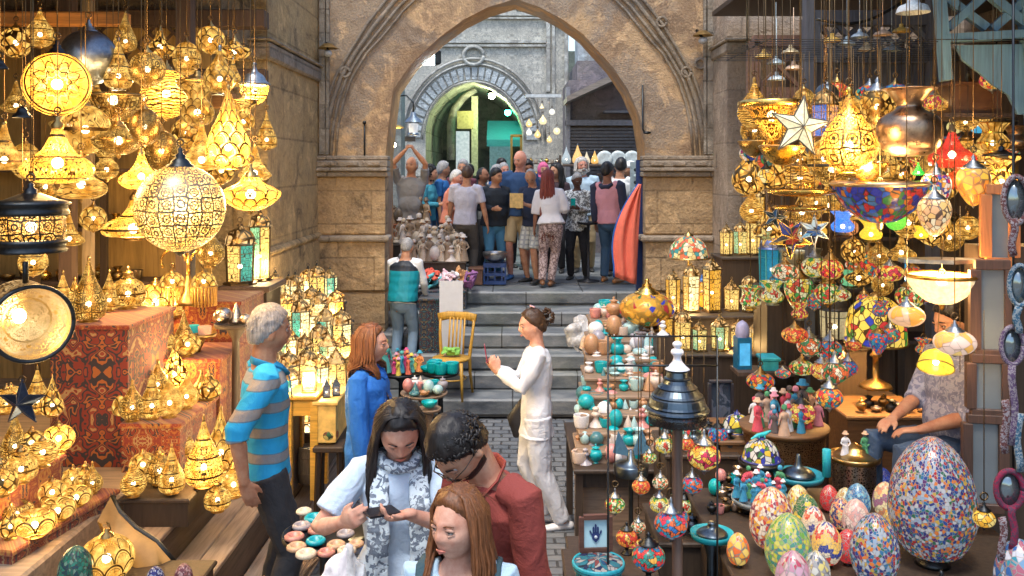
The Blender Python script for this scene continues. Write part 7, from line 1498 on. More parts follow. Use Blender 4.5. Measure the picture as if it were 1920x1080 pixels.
# tables and tiers
WD = wood((.20, .10, .04), 5, .5, 0)
def rtable(x0, x1, yfront, z, depth, m, label, zb=None, top=None, legs=False, name='display_table', d=None):
    d = d or D(yfront, z); xm = (x0+x1)/2; return table_box(name, (x0-960)*d/F, (x1-960)*d/F, d, d+depth, GZ(d) if zb is None else zb, z, m, label, 'display table', 0, top, legs)
rtable(1385, 1990, 1090, .98, 1.15, OW, 'dark table along the bottom right carrying the mosaic eggs')
rtable(1080, 1250, 880, .80, 1.1, OW, 'low dark table under the front of the stone goods', legs=True)
GS2 = 'stone trinkets on the tiered table'; SW = wood((.3, .2, .13), 5, .6, 0); TZ = [(.80, 874, 1080, 1246)]+[(.80+.085*i, 874-34.5*i, 1082+3.5*i, 1240) for i in range(1, 9)]
for i, (z, y, x0, x1) in enumerate(TZ):
    if i: rtable(x0, x1, y+6, z, .42, SW, '%s step up of the stone goods table' % ORD[i])
    for r0 in range(3):
        for c in range(9):
            x = x0+6+(x1-x0-12)*(c+.4*(r0 % 2))/8.5+random.uniform(-8, 8); d = D(y, z)+.06+.12*r0+random.uniform(-.02, .02); q = random.choice((0, 0, 1, 2, 2, 3, 4, 5, 6, 6, 7)); k = random.choice(kk+('pawn', 'pot', 'cup')); w_ = random.uniform(14, 31)
            trinket(0, x, d, z, k, stm[q], w_, '%s stone %s, %s from left, %s row of the %s step' % (stc[q][1], kw_[k], ORD[c], ('front', 'middle', 'back')[r0], 'ground' if i == 0 else ORD[i]), GS2)
# a few larger pieces on it
b = B(); zz = .80
d = 6.75; r_ = empty('carved_hand', ((1142-960)*d/F, d, .80), R(15), 1, 'large white carved stone hand standing on the front tier', 'ornament'); b = B()
b.tube([(0, 0, .0), (0, 0, .06), (0, 0, .15), (0, 0, .2)], [(.05, .03), (.07, .035), (.085, .035), (.075, .03)], 14, 0, True, (1, 0, 0), True, True)
for i, x in enumerate((-.055, -.018, .018, .055)): b.tube([(x, 0, .17), (x*1.1, 0, .25), (x*1.15, -.01, .30-.015*abs(i-1.5))], [.02, .019, .014], 8, 0, True, None, True, True)
b.tube([(.06, 0, .08), (.11, -.01, .14), (.12, -.01, .19)], [.022, .02, .014], 8, 0, True, None, True, True); link('hand', fin(remesh(b, .008, 2), plain((.78, .68, .58), .4)), r_)
# plain drinking-bag on the steps
b = B(); 
for t in range(5): b.tube([(random.uniform(-.1, .1), random.uniform(-.1, .1), random.uniform(.05, .35)) for _ in range(4)], [(.09, .05)]*4, 8, 0, True, None, True, True)
o_ = link('plastic_bag', fin(remesh(b, .012, 1, .03, 12, 5), FILM)); d = 9.0; o_.location = ((1092-960)*d/F, d, W(0, 668, d).z); tag(o_, 'crumpled clear plastic bag beside the red flower dome', 'bag')
FL = ((.8, .05, .04), (.95, .8, .6), (1, .85, .65), (1, .8, .5)); 
stand('dome', 1117, 0, 62, W(0, 655, 8.3).z, (mosaic(((1, .82, .6), (.95, .75, .6), (.8, .06, .05), (.95, .6, .3)), 24, 'band', .8, (.35, .1, .1), .03, 1.2), DARK), 'small umbrella shaped dome lamp with red flowers', None, d=8.3)
round_table(1117, 656, 40, W(0, 656, 8.3).z, DARK, 'small stand under the red flower dome lamp', 1.2, d=8.3)
# jewelled brass lamp, peach vase, cream dome
JEW = mosaic(((.9, .55, .05), (.9, .55, .05), (.02, .1, .6), (.9, .6, .1), (.6, .03, .03), (.9, .55, .05), (.05, .3, .1), (.95, .6, .1), (.9, .5, .05)), 24, 'cells', .9, (.5, .28, .05), .10)
stand('flat', 1213, 0, 104, 1.44, (JEW, GOLD), 'wide jewelled brass lamp studded with red and blue stones', None, d=7.6); stand('pot', 1213, 0, 72, 1.10, (metal((.30, .2, .13), .35), None), 'dented brown copper pot under the jewelled lamp', None, 'pot', 'copper_pot', d=7.62, single=True)
tag(B().bx((1180-960)*7.6/F, (1246-960)*7.6/F, 7.45, 7.8, .3, 1.099).obj('pillar_stand', OW), 'dark stand under the brown copper pot', 'stand')
TF = mosaic(((.95, .85, .55), (.9, .75, .4), (.15, .5, .5), (.9, .3, .15), (.95, .9, .7), (.2, .5, .2)), 32, 'flower', .95, (.15, .1, .05), .04, 7)
d = 8.6; r_ = stand('dome', 1291, 0, 76, W(0, 485, d).z, (TF, BRASS), 'tiffany style cream dome lamp with coloured flowers on a thin stem', None, d=d); B().tube([(0, 0, -.2), (0, 0, -2.4)], .03, 8).obj('stem', BRASS, r_)
b = B(); 
d = 8.3; stand('jar', 1317, 0, 54, W(0, 582, d).z, (mosaic(((.9, .6, .05), (.75, .04, .03), (.75, .04, .03), (.05, .35, .35)), 10, 'band', .9, (.1, .04, .03), .03, .9), plain((.03, .12, .4), .3)), 'red vase lamp with yellow flowers and a blue rim', None, d=d)
tag(table_box('tall_stand', (1285-960)*8.4/F, (1342-960)*8.4/F, 8.15, 8.6, .3, W(0, 582, 8.3).z, DW, 'x'), 'tall brown stand carrying the red vase lamp', 'stand')
# tiers of lanterns in the middle right
for i, (x0, x1, d, z) in enumerate(((1235, 1425, 7.55, 1.28), (1245, 1470, 8.0, 1.52), (1345, 1520, 8.5, 1.98), (1360, 1500, 8.9, 2.18))): table_box('stand_tier', (x0-960)*d/F, (x1-960)*d/F, d-.22, d+.2, .3, z, OW, '%s tier of the dark lantern stand right of the stone goods' % ('front', 'second', 'third', 'rear')[i], 'display stand')
GL2 = 'lit glass lanterns on the right stand'
BLM = plain((.02, .12, .2), .4); gl_ = [(CAM, CLR, 'amber and yellow'), (CLR, CGR, 'yellow and green'), (CWH, CAM, 'cream and amber'), (CLR, CLR, 'all yellow'), (CTE, CLR, 'turquoise and yellow')]
for i, (x, d, z, w_, tall, q) in enumerate(((1248, 7.5, 1.28, 30, 1.9, 0), (1280, 7.5, 1.28, 34, 1.5, 3), (1312, 7.45, 1.28, 30, 1.3, 1), (1350, 7.5, 1.28, 36, 1.2, 1), (1385, 7.55, 1.28, 32, 1.0, 3), (1415, 7.5, 1.28, 30, 1.1, 2),
      (1262, 7.95, 1.52, 30, 2.0, 0), (1296, 8.0, 1.52, 34, 1.9, 2), (1335, 8.0, 1.52, 38, 2.0, 0), (1372, 8.05, 1.52, 30, 1.3, 3), (1405, 8.0, 1.52, 32, 1.5, 2), (1460, 8.0, 1.52, 30, 1.2, 4),
      (1362, 8.45, 1.98, 26, 1.6, 3), (1388, 8.5, 1.98, 28, 1.5, 1), (1412, 8.5, 1.98, 30, 1.9, 3), (1425, 8.9, 2.18, 34, 1.8, 2), (1452, 8.9, 2.18, 26, 1.4, 0), (1475, 8.9, 2.18, 30, 1.5, 1))):
    lantern(x, 0, w_, z, gl_[q][0], gl_[q][1], '%s glass lantern, %s from left, %s tier of the right stand' % (gl_[q][2], ORD[i if i < 6 else i-6 if i < 12 else i-12 if i < 15 else i-15], 'front' if i < 6 else 'second' if i < 12 else 'third' if i < 15 else 'rear'), GL2, n=random.choice((4, 6)), d=d, tall=tall, domed=i % 3 == 1, frame=BRASS if i % 2 else DBRASS)
BLG = glass((.02, .25, .38), .55, 0, .05); lantern(1447, 618, 50, 1.85, BLG, glass((.03, .3, .5), .7, 0, .05), 'large turquoise lantern with a rounded dome roof', None, 6, frame=plain((.03, .30, .35), .4), roof=metal((.18, .22, .38), .35), d=7.2, tall=1.35)
tag(table_box('lantern_post', (1425-960)*7.25/F, (1470-960)*7.25/F, 7.05, 7.45, .3, 1.85, OW, 'x'), 'dark narrow stand under the large turquoise lantern', 'stand')
lantern(1500, 0, 46, 2.18, CWH, CRD, 'cream and red lantern glowing on a tin base', None, 8, d=7.0, tall=1.25, domed=False, frame=DBRASS)
o_ = B().lathe([(0, 0), (.16, 0), (.15, .18), (.17, .22), (0, .22)], 24).obj('tin_base', metal((.42, .42, .32), .4)); o_.location = ((1500-960)*7.0/F, 7.0, 1.955); o_.scale = (1, 1, 1); tag(o_, 'round tin base under the cream and red lantern', 'base')
tag(table_box('lantern_post', (1475-960)*7.05/F, (1525-960)*7.05/F, 6.85, 7.25, .3, 1.95, OW, 'x'), 'dark narrow stand under the round tin base', 'stand')
lantern(1565, 640, 64, W(0, 640, 6.6).z, glass((.9, .75, .45), .55), glass((.9, .75, .45), .55), 'large black lantern with a big onion dome and scroll panels', None, 8, frame=plain((.02, .02, .025), .4), roof=plain((.035, .03, .03), .4), d=6.6, tall=.9)
tag(table_box('lantern_post', (1532-960)*6.65/F, (1600-960)*6.65/F, 6.4, 6.95, .3, W(0, 640, 6.6).z, OW, 'x'), 'dark stand under the large black lantern', 'stand')
r_ = empty('blue_box_lantern', W(1392, 690, 6.9), R(5), 1, 'narrow bright blue box lantern with a little dome', 'lantern'); B().bx(-.055, .055, -.055, .055, 0, .24).obj('frame', plain((.01, .15, .3), .4), r_); B().bx(-.04, .04, -.058, -.054, .03, .2).obj('pane', glass((.1, .5, .95), 1.1, 0, .02), r_); B().lathe(sm_([(.05, .24), (.055, .28), (.04, .34), (0, .37)], 3), 16).obj('dome', plain((.35, .35, .55), .4), r_)
tag(B().bx((1375-960)*6.9/F, (1480-960)*6.9/F, 6.75, 7.0, W(0, 690, 6.9).z-.03, W(0, 690, 6.9).z-.001).obj('shelf_board', DW), 'narrow shelf under the blue box lantern', 'shelf')
tag(table_box('turquoise_box', (1428-960)*6.85/F, (1456-960)*6.85/F, 6.8, 6.95, W(0, 690, 6.9).z, W(0, 665, 6.9).z, plain((.03, .40, .50), .5), 'x'), 'small turquoise box beside the blue box lantern', 'box')
stand('stoneegg', 1482, 0, 24, W(0, 690, 6.9).z+.18, (plain((.75, .7, .68), .4), None), 'white egg on the shelf beside the turquoise lantern', None, 'egg', 'stone_egg', d=6.9, single=True) if 0 else None
WHP = plain((.72, .74, .80), .3, 0, .08)
for i, (x, y, w_) in enumerate(((1270, 685, 44), (1243, 628, 22))):
    d = (5.6, 7.1)[i]; r_ = stand('pawn', x, y, w_, W(0, y, d).z, (WHP, None), ['white turned finial on top of the dark cone lamp', 'small white turned bottle in front of the jewelled lamp'][i], None, 'finial' if i == 0 else 'bottle', 'white_finial' if i == 0 else 'white_bottle', d=d if i else 4.0, single=True)
o_ = [o for o in COL.objects if o.name.startswith('white_finial')][0]; o_.location.z = GZ(4.0)+W(0, 770, 4.0).z-GZ(4.0)+.184+.5*o_.scale[0]; o_.location.x = (1270-960)*4.0/F
o_ = [o for o in COL.objects if o.name.startswith('white_bottle')][0]
tag(B().bx((1228-960)*7.1/F, (1258-960)*7.1/F, 7.0, 7.2, .3, W(0, 628, 7.1).z).obj('pillar_stand', OW), 'thin dark stand under the small white bottle', 'stand')
# black cone street lamp on its long pole
d = 4.0; k = d/F; r_ = empty('pole_lamp', ((1270-960)*d/F, d, GZ(d)), 0, 1, 'tall black pole lamp with a wide layered cone cap', 'pole lamp'); zb = W(0, 770, d).z-GZ(d); PL = metal((.10, .13, .16), .3)
B().lathe([(0, .02), (.13, .0), (.13, .03), (.04, .06), (.024, .12), (.024, zb)], 16).obj('pole', wood((.14, .09, .07), 6, .4, 2), r_)
B().lathe([(56*k, zb), (60*k, zb+.006), (59*k, zb+.012), (54*k, zb+.02), (55*k, zb+.026), (53*k, zb+.034), (50*k, zb+.06), (47*k, zb+.065), (48*k, zb+.071), (44*k, zb+.078), (36*k, zb+.10), (37*k, zb+.107), (34*k, zb+.112), (27*k, zb+.125), (24*k, zb+.14), (25*k, zb+.147), (21*k, zb+.152), (19*k, zb+.175), (6*k, zb+.185), (0, zb+.186)], 36, (0, 0, 0), 0, False).obj('cap', PL, r_)
B().lathe([(50*k, zb-.055), (54*k, zb-.05), (54*k, zb-.004), (50*k, zb)], 36).obj('pierced_rim', pierced('curl', 16, (.08, .09, .1), (.3, .25, .2), .1, .1, 1.6), r_)
d = 5.0; k = d/F; r_ = empty('pole_lamp', ((1183-960)*d/F, d, GZ(d)), 0, 1, 'short dark pole lamp with a bow tied on its flat cap', 'pole lamp'); zb = W(0, 872, d).z-GZ(d)
B().lathe([(0, 0), (.1, 0), (.1, .02), (.013, .05), (.013, zb)], 14).obj('pole', DARK, r_); B().lathe([(32*k, zb-.05), (33*k, zb), (30*k, zb+.01), (8*k, zb+.03), (6*k, zb+.08), (0, zb+.09)], 28).obj('cap', PL, r_)
b = B(); b.prism([(0, zb+.05), (-.07, zb+.19), (-.10, zb+.07)], -.01, .01).prism([(0, zb+.05), (.06, zb+.2), (.11, zb+.08)], -.01, .01).bar((0, 0, zb+.05), (.05, -.01, zb-.02), .02, .01); b.obj('bow', cloth((.06, .16, .25)), r_)
# turkish mosaic globes
MP = [(((.85, .1, .05), (.95, .6, .1), (.95, .8, .3), (.75, .06, .2), (.95, .55, .1)), 'orange and pink flower'), (((.9, .25, .05), (.95, .5, .1), (.8, .12, .04), (.95, .65, .2)), 'orange'), (((.02, .2, .55), (.85, .08, .2), (.05, .45, .6), (.9, .3, .1), (.05, .35, .7)), 'blue and pink'),
      (((.95, .5, .05), (.05, .35, .55), (.85, .1, .1), (.05, .45, .4), (.95, .6, .15)), 'orange and blue'), (((.1, .5, .15), (.9, .75, .2), (.85, .85, .6), (.75, .15, .05)), 'green and yellow'), (((.9, .8, .6), (.1, .4, .2), (.85, .3, .1), (.9, .85, .7)), 'cream and green')]
def turk(x, y, w_, d, p, lab, fl=True, zt=None, k='turk'):
    if zt is None and x < 1345: d = 4.0 if d < 4.2 else 4.7; zt = 1.92
    m = (mosaic(MP[p][0], 26, 'flower' if fl else 'cells', 1.0, (.06, .04, .03), .05, 4 if fl else 3), STEEL)
    return hang(k, x, y, w_, d, m, lab, 'mosaic globe lamps of the right shop', zt or 4.35)
for i, (x, y, w_, d, p, fl, lab) in enumerate(((1320, 855, 62, 4.4, 0, True, 'orange mosaic globe with a pink star flower, beside the cone lamp pole'), (1298, 908, 40, 4.6, 2, True, 'small blue and pink mosaic globe right of the pole'), (1258, 982, 62, 3.9, 2, True, 'large blue and pink mosaic globe in front of the pole'),
    (1246, 834, 38, 4.8, 4, True, 'green flowered mosaic globe left of the pole under the cone cap'), (1286, 832, 30, 4.9, 1, False, 'little orange mosaic globe right behind the pole'), (1202, 912, 34, 4.8, 1, False, 'little orange mosaic globe under the bow lamp'),
    (1236, 945, 38, 4.7, 4, True, 'small green and yellow mosaic globe left of the large blue one'), (1153, 946, 38, 4.7, 4, False, 'green and yellow mosaic globe above the framed hand'), (1197, 988, 28, 4.6, 5, False, 'tiny cream and green mosaic globe above the bottom one'),
    (1218, 858, 26, 5.0, 4, False, 'tiny green mosaic globe by the yellow lantern'), (1238, 905, 30, 4.9, 5, False, 'pale mosaic globe between the orange and green ones'), (1556, 655, 46, 5.4, 3, True, 'orange and blue mosaic globe under the black lantern'),
    (1540, 695, 40, 5.3, 0, True, 'pink flowered mosaic globe on the left of the pair'), (1565, 698, 50, 5.1, 5, True, 'cream and green flowered mosaic globe on the right of the pair'), (1555, 745, 50, 5.0, 3, False, 'blue orange mosaic globe below the pair'),
    (1590, 690, 36, 5.5, 2, False, 'blue glass bowl shaped globe right of the pair'), (1500, 455, 24, 5.9, 1, False, 'tiny orange globe deep behind the small stars'))):
    turk(x, y, w_, d, p, lab, fl)
for dd in (4.0, 4.7):
    r_ = empty('lamp_rail', (0, dd, 0), 0, 1, 'thin black rail carrying the %s row of mosaic globes' % ('front' if dd < 4.2 else 'rear'), 'rail'); x0_, x1_ = (1140-960)*dd/F, (1345-960)*dd/F
    B().tube([(x0_, 0, 1.92), (x1_, 0, 1.92)], .005, 6).obj('bar', DARK, r_)
    for x_ in (x0_, x1_): B().tube([(x_, 0, .24), (x_, 0, 1.92)], .005, 6).obj('leg', DARK, r_)
stand('turks', 1216, 1085, 62, .98, (mosaic(MP[3][0], 28, 'flower', 1.0, (.06, .04, .03), .05, 4), DARK), 'large orange and blue mosaic globe standing at the bottom edge', None, d=3.95)
rtable(1072, 1250, 1110, .93, .55, OW, 'dark table at the bottom holding the mosaic box and the framed hand', legs=True, d=3.85)
stand('turks', 1503, 0, 50, W(0, 812, 5.4).z, (mosaic(MP[0][0], 28, 'flower', 1.1, (.06, .04, .03), .05, 4), DARK), 'orange mosaic drum lamp on the carved half round table', None, d=5.4)
# hamsa frame and mosaic round box
d = 4.05; zz = .93; s = 96*d/F; MB_ = mosaic(((.02, .25, .45), (.5, .2, .2), (.1, .45, .55), (.7, .7, .7), (.02, .1, .3)), 22, 'flower', .15, (.02, .03, .05), .04, 8)
r_ = empty('mosaic_box', ((1122-960)*d/F, d, zz+.001), 0, s, 'round box covered in blue mosaic with a turquoise rim', 'box'); B().lathe([(0, 0), (.46, 0), (.46, .3), (0, .3)], 32).obj('body', MB_, r_); B().lathe([(0, .3), (.5, .3), (.52, .34), (.48, .4), (.44, .4), (.2, .46), (0, .48)], 32).obj('lid', MB_, r_); B().lathe([(.47, .395), (.50, .42), (.52, .38), (.51, .30)], 32).obj('rim', plain((.02, .3, .38), .4), r_)
d = 4.15; p = W(1117, 1000, d); r_ = empty('picture', p, R(4), 1, 'small wooden frame with an embroidered open hand charm', 'picture'); FR = wood((.14, .06, .04), 5, .4, 0); w2, h2 = 27*d/F, 31*d/F
for a, b_ in (((-w2, -h2), (w2, -h2)), ((w2, h2), (-w2, h2))): B().bar((a[0]-.01, 0, a[1]), (b_[0]+.01, 0, b_[1]), .022).obj('frame', FR, r_)
for sx in (-1, 1): B().bar((sx*w2, .002, -h2), (sx*w2, .002, h2), .022).obj('frame', FR, r_)
B().bx(-w2, w2, .003, .010, -h2, h2).obj('mount', plain((.45, .68, .75), .6, 0, .08), r_)
b = B(); k = h2*.62
b.prism([(-.4*k, -.1*k), (-.33*k, -.55*k), (0, -.9*k), (.33*k, -.55*k), (.4*k, -.1*k), (.25*k, .1*k), (-.25*k, .1*k)], -.002, .002)
for x, h_ in ((-.22, .55), (0, .8), (.22, .55)): b.prism([((x-.09)*k, .05*k), ((x+.09)*k, .05*k), ((x+.09)*k, h_*k), (x*k, (h_+.12)*k), ((x-.09)*k, h_*k)], -.002, .002)
for sx in (-1, 1): b.prism([(sx*.38*k, -.2*k), (sx*.62*k, .15*k), (sx*.55*k, .35*k), (sx*.40*k, .1*k)], -.002, .002)
b.obj('hand_charm', plain((.02, .04, .15), .7), r_); o_ = B().lathe([(0, 0), (.16*k, 0), (.16*k, .002), (0, .002)], 16).obj('eye_charm', plain((.7, .75, .8), .6), r_); o_.rotation_euler = (R(90), 0, 0); o_.location = (0, -.0025, -.35*k)
# carved half round shelf with figurines, tray of blue figures
d = 5.5; zz = W(0, 800, d).z; r_ = empty('carved_table', ((1470-960)*d/F, d, zz), 0, 1, 'carved half round brown table crowded with small figures', 'table'); w2 = 82*d/F
B().lathe([(0, -.02), (w2*.96, -.02), (w2, 0), (w2, .012), (0, .012)], 36).obj('top', WD, r_); B().lathe([(w2*.86, -.18), (w2*.92, -.02)], 36).obj('apron', pierced('rosette', 24, (.30, .17, .08), (.05, .02, .01), .05, .02, 1.5, .6), r_); B().lathe([(0, .3-zz), (.18, .3-zz), (.16, .36-zz), (.05, .45-zz), (.05, -.3), (w2*.5, -.02)], 20).obj('pedestal', WD, r_)
fc = [((.75, .74, .78), 'white'), ((.12, .10, .10), 'black'), ((.6, .08, .12), 'red'), ((.05, .3, .5), 'blue'), ((.6, .4, .28), 'tan'), ((.75, .3, .4), 'pink'), ((.08, .3, .15), 'green')]
fm = [cloth(c) for c, _ in fc]
for i in range(22):
    a = i*2.4+.7; q_ = w2*.86*math.sqrt((i+.5)/22); q = (i*3) % 7; figurine(1470+q_*math.cos(a)*F/d, 0, random.uniform(42, 64) if i != 5 else 84, zz+.012, fm[q], fm[(q+2) % 7], '%s robed figure, %s outwards from the middle of the carved table' % (fc[q][1], ORD[i] if i < 20 else ('twenty first', 'outermost')[i-20]), 'robed figures on the carved table', i % 2, random.uniform(-1, 1), d+q_*math.sin(a))
d = 4.75; zz = W(0, 938, d).z; round_table(1428, 938, 112, zz, DARK, 'round grey tray of blue robed figures above the mosaic eggs', d=d, rim=plain((.2, .24, .26), .4))
for i in range(20):
    a = i*2.4; q_ = 50*d/F*math.sqrt((i+.5)/20); q = (3, 3, 2, 3, 6, 3)[i % 6]; figurine(1428+q_*math.cos(a)*F/d, 0, random.uniform(34, 50), zz+.017, fm[q], fm[(q+4) % 7] if i % 3 else fm[2], '%s robed figure, %s outwards from the middle of the grey tray' % (fc[q][1], ORD[i]), 'blue robed figures on the grey tray', i % 2, random.uniform(-.8, .8), d+q_*math.sin(a)*.95)
# tiffany domes, plates
TW_ = mosaic(((.85, .85, .82), (.85, .85, .82), (.02, .08, .6), (.85, .85, .82), (.08, .35, .1), (.9, .7, .1), (.88, .88, .85)), 22, 'cells', .55, (.03, .03, .03), .05)
d = 5.0; zz = W(0, 862, d).z; round_table(1427, 866, 84, zz-.02, DARK, 'dark stand under the lizard topped glass dome', d=d); r_ = stand('dome', 1427, 0, 70, zz, (TW_, plain((.02, .03, .2), .4)), 'white leaded glass dome lamp with blue flowers and a turquoise lizard', None, d=d)
b = B(); b.tube([(-.30, -.15, .36), (-.12, -.1, .44), (.06, -.06, .46), (.24, 0, .52)], [.02, .05, .06, .03], 8, 0, True, None, True, True)
for sx, x in ((-1, -.1), (1, .05)): b.tube([(x, -.2, .40), (x+.02, -.06, .45), (x+.02, .1, .42)], .016, 5)
b.obj('lizard', plain((.02, .42, .48), .35), r_)
stand('dome', 1382, 0, 56, W(0, 808, 5.7).z, (mosaic(((.85, .85, .8), (.02, .08, .6), (.85, .85, .8), (.9, .75, .1), (.08, .3, .1)), 12, 'cells', .6, (.03, .03, .03), .05), plain((.02, .03, .2), .4)), 'smaller leaded glass dome with yellow and blue flowers', None, d=5.7)
table_box('display_table', (1345-960)*5.6/F, (1412-960)*5.6/F, 5.5, 6.0, .25, W(0, 808, 5.7).z, WD, 'brown cabinet under the smaller leaded glass dome', 'cabinet')
d = 4.3; round_table(1335, 1003, 80, W(0, 1003, d).z, PL, 'stacked dark metal dish with a bright turquoise rim', d=d, rim=plain((.01, .35, .42), .4)); o_ = B().lathe(sm_([(0, .02), (.35, .02), (.3, .1), (.12, .2), (.1, .3), (0, .32)], 3), 28).obj('metal_cover', PL); s = 80*d/F; o_.location = ((1335-960)*d/F, d, W(0, 1003, d).z); o_.scale = (s, s, s); tag(o_, 'dark metal cover on the turquoise rimmed dish', 'cover')
d = 4.9; round_table(1497, 893, 92, W(0, 893, d).z, PL, 'dark dish with a thin turquoise edge beside the drum table', d=d, rim=plain((.02, .25, .32), .4)); o_ = B().lathe(sm_([(0, .02), (.38, .02), (.3, .14), (.1, .25), (.05, .5), (0, .52)], 3), 28).obj('metal_cover', PL); s = 80*d/F; o_.location = ((1497-960)*d/F, d, W(0, 893, d).z); o_.scale = (s,)*3; tag(o_, 'pointed dark metal cover left of the turquoise candle', 'cover')
o_ = B().lathe([(0, 0), (.5, 0), (.5, 3.2), (.46, 3.25), (0, 3.2)], 16).obj('candle', plain((.02, .4, .5), .45)); o_.location = ((1550-960)*4.85/F, 4.85, W(0, 893, 4.85).z); o_.scale = (.045,)*3; tag(o_, 'upright turquoise candle left of the brass drum table', 'candle')
d = 5.0; zz = W(0, 855, d).z; k = 46*d/F; r_ = empty('drum_table', ((1602-960)*d/F, d, zz), 0, 1, 'round brass drum table with honeycomb pierced sides', 'table'); B().lathe([(0, -.02), (k, -.02), (k*1.03, 0), (k, .01), (k*.9, 0), (k*.5, .03), (k*.45, .05), (k*.2, .06), (0, .08)], 36).obj('lid', metal((.5, .34, .14), .3), r_); B().lathe([(k*.84, -.24), (k*.86, -.02)], 36).obj('side', pierced('net', 34, (.5, .42, .36), (.2, .1, .05), .1, .15, 1.6), r_); B().lathe([(0, GZ(d)-zz), (k*.8, GZ(d)-zz), (k*.9, -.26), (k*.86, -.24), (0, -.24)], 30).obj('base', DARK, r_)
for x, m, n in ((1585, fm[0], 'white'), (1622, fm[6], 'green')): figurine(x, 0, 46, zz+.012, m, fm[4], n+' robed seated figure on the brass drum table', None, 1, 0, d-.03)
# big tiffany lamp and shelf of brass
d = 6.0; TY = mosaic(((1, .82, .22), (1, .82, .22), (1, .75, .15), (.15, .45, .05), (1, .82, .25), (1, .7, .1), (.7, .03, .03), (1, .85, .3), (.02, .1, .6), (1, .8, .2)), 24, 'cells', 1.25, (.08, .05, .02), .045)
SH['tiff'] = (sm_([(.5, -.34), (.5, -.2), (.47, .08), (.40, .26), (.24, .40), (.1, .46)]), [[(.52, -.36), (.53, -.33), (.5, -.33)], [(.12, .45), (.08, .5), (0, .54)]], 0, .54, -.36)
zz = W(0, 690, d).z; r_ = stand('tiff', 1642, 0, 110, W(0, 645, d).z, (TY, BRASS), 'large yellow stained glass lamp with red flower and green leaves', None, d=d); B().lathe([(.05, -.36), (.06, -.5), (.1, -.56), (.05, -.6), (.05, -.95), (.25, -1.05), (.28, -1.1), (0, -1.1)], 20).obj('stem', BRASS, r_)
rtable(1590, 1750, 0, W(0, 768, 5.9).z, .5, WD, 'brown wooden table behind the drum table with small brass pieces', d=5.75)
table_box('display_shelf', (1540-960)*6.2/F, (1700-960)*6.2/F, 6.1, 6.5, .3, W(0, 645, d).z-1.12*110*d/F, OW, 'dark shelf block carrying the large yellow stained glass lamp', 'display stand')
for i in range(9): stand(('urn', 'pot', 'bowl')[i % 3], 1615+i*14, 0, 20, W(0, 768, 5.9).z, ((BRASS, DARK, SILV)[i % 3], None), 'small %s, %s from the left on the brown table behind' % (('brass urn', 'black pot', 'silver bowl')[i % 3], ORD[i]), 'small pieces on the brown table', 'vessel', 'small_vessel', d=5.85+.1*(i % 2), single=True)
# pictures / frames at the right
GLS = plain((.14, .16, .17), .12, 0, .15, 3, .02, .8); FRM = wood((.09, .045, .03), 5, .4, 2)
def pane(name, x0, x1, y0, y1, d, label, t=.035, m=FRM, gm=GLS, rz=0):
    k = d/F; r_ = empty(name, W((x0+x1)/2, (y0+y1)/2, d), R(rz), 1, label, 'frame'); w2, h2 = (x1-x0)*k/2, (y1-y0)*k/2
    for sz in (-1, 1): B().bx(-w2, w2, -.02, .02, sz*h2-t/2, sz*h2+t/2, 0, .004).obj('rail', m, r_)
    for sx in (-1, 1): B().bx(sx*w2-t/2, sx*w2+t/2, -.022, .022, -h2+t/2, h2-t/2, 0, .004).obj('stile', m, r_)
    B().bx(-w2, w2, 0, .01, -h2, h2).obj('pane', gm, r_); return r_
pane('display_case', 1830, 1890, 496, 664, 4.42, 'dark framed glass case above the two small framed panes', .05, rz=-12); pane('display_case', 1822, 1884, 672, 775, 4.42, 'upper small dark framed grey pane beside the seller', .045, rz=-10); pane('display_case', 1815, 1878, 785, 952, 4.42, 'lower dark framed grey pane beside the big mosaic egg', .045, rz=-10)
pane('display_case', 1850, 1898, 355, 492, 4.5, 'brown framed glass case high at the right edge', .05, wood((.4, .15, .05), 5, .4, 2), rz=-14)
tag(B().bx((1845-960)*4.6/F, (1990-960)*4.6/F, 4.6, 4.8, .3, 2.4).obj('cabinet_side', OW), 'dark cabinet body behind the framed panes at the right edge', 'cabinet')
pane('picture', 1330, 1372, 715, 800, 6.2, 'dark portrait print of a person leaning behind the globes', .02, plain((.02, .02, .03), .5), cloth((.02, .035, .06), (.10, .12, .17), 'blobs', 9))
BD = [cloth((.10, .03, .03), (.30, .28, .30), 'blobs', 90), cloth((.03, .10, .17), (.34, .36, .36), 'blobs', 90), cloth((.09, .05, .11), (.30, .26, .27), 'blobs', 90), cloth((.22, .01, .045), (.04, .035, .06), 'blobs', 70)]
for i, (x, y, w_, h_, m, lab) in enumerate(((1905, 375, 52, 105, 0, 'beaded oval mirror in a red and grey woven frame at the top right edge'), (1912, 535, 44, 90, 1, 'blue woven framed oval mirror at the right edge'), (1898, 648, 46, 84, 2, 'purple beaded oval mirror at the right edge'), (1893, 918, 56, 84, 3, 'crimson cushioned mirror near the lower right edge'))):
    d = 3.7; k = d/F; r_ = empty('woven_mirror', W(x, y, d), R(-10), 1, lab, 'mirror', 'woven mirrors'); B().tube([(w_*.42*k*math.cos(t), 0, h_*.42*k*math.sin(t)) for t in [q*math.pi/16 for q in range(33)]], [w_*.10*k]*33, 10).obj('woven_frame', BD[m], r_)
    b = B().lathe([(0, 0), (1, 0), (1, .01), (0, .01)], 32); b.v = [(v[0]*w_*.36*k, v[2]+.005, v[1]*h_*.36*k) for v in b.v]; b.obj('glass', plain((.25, .3, .32), .06, .8, .1), r_)
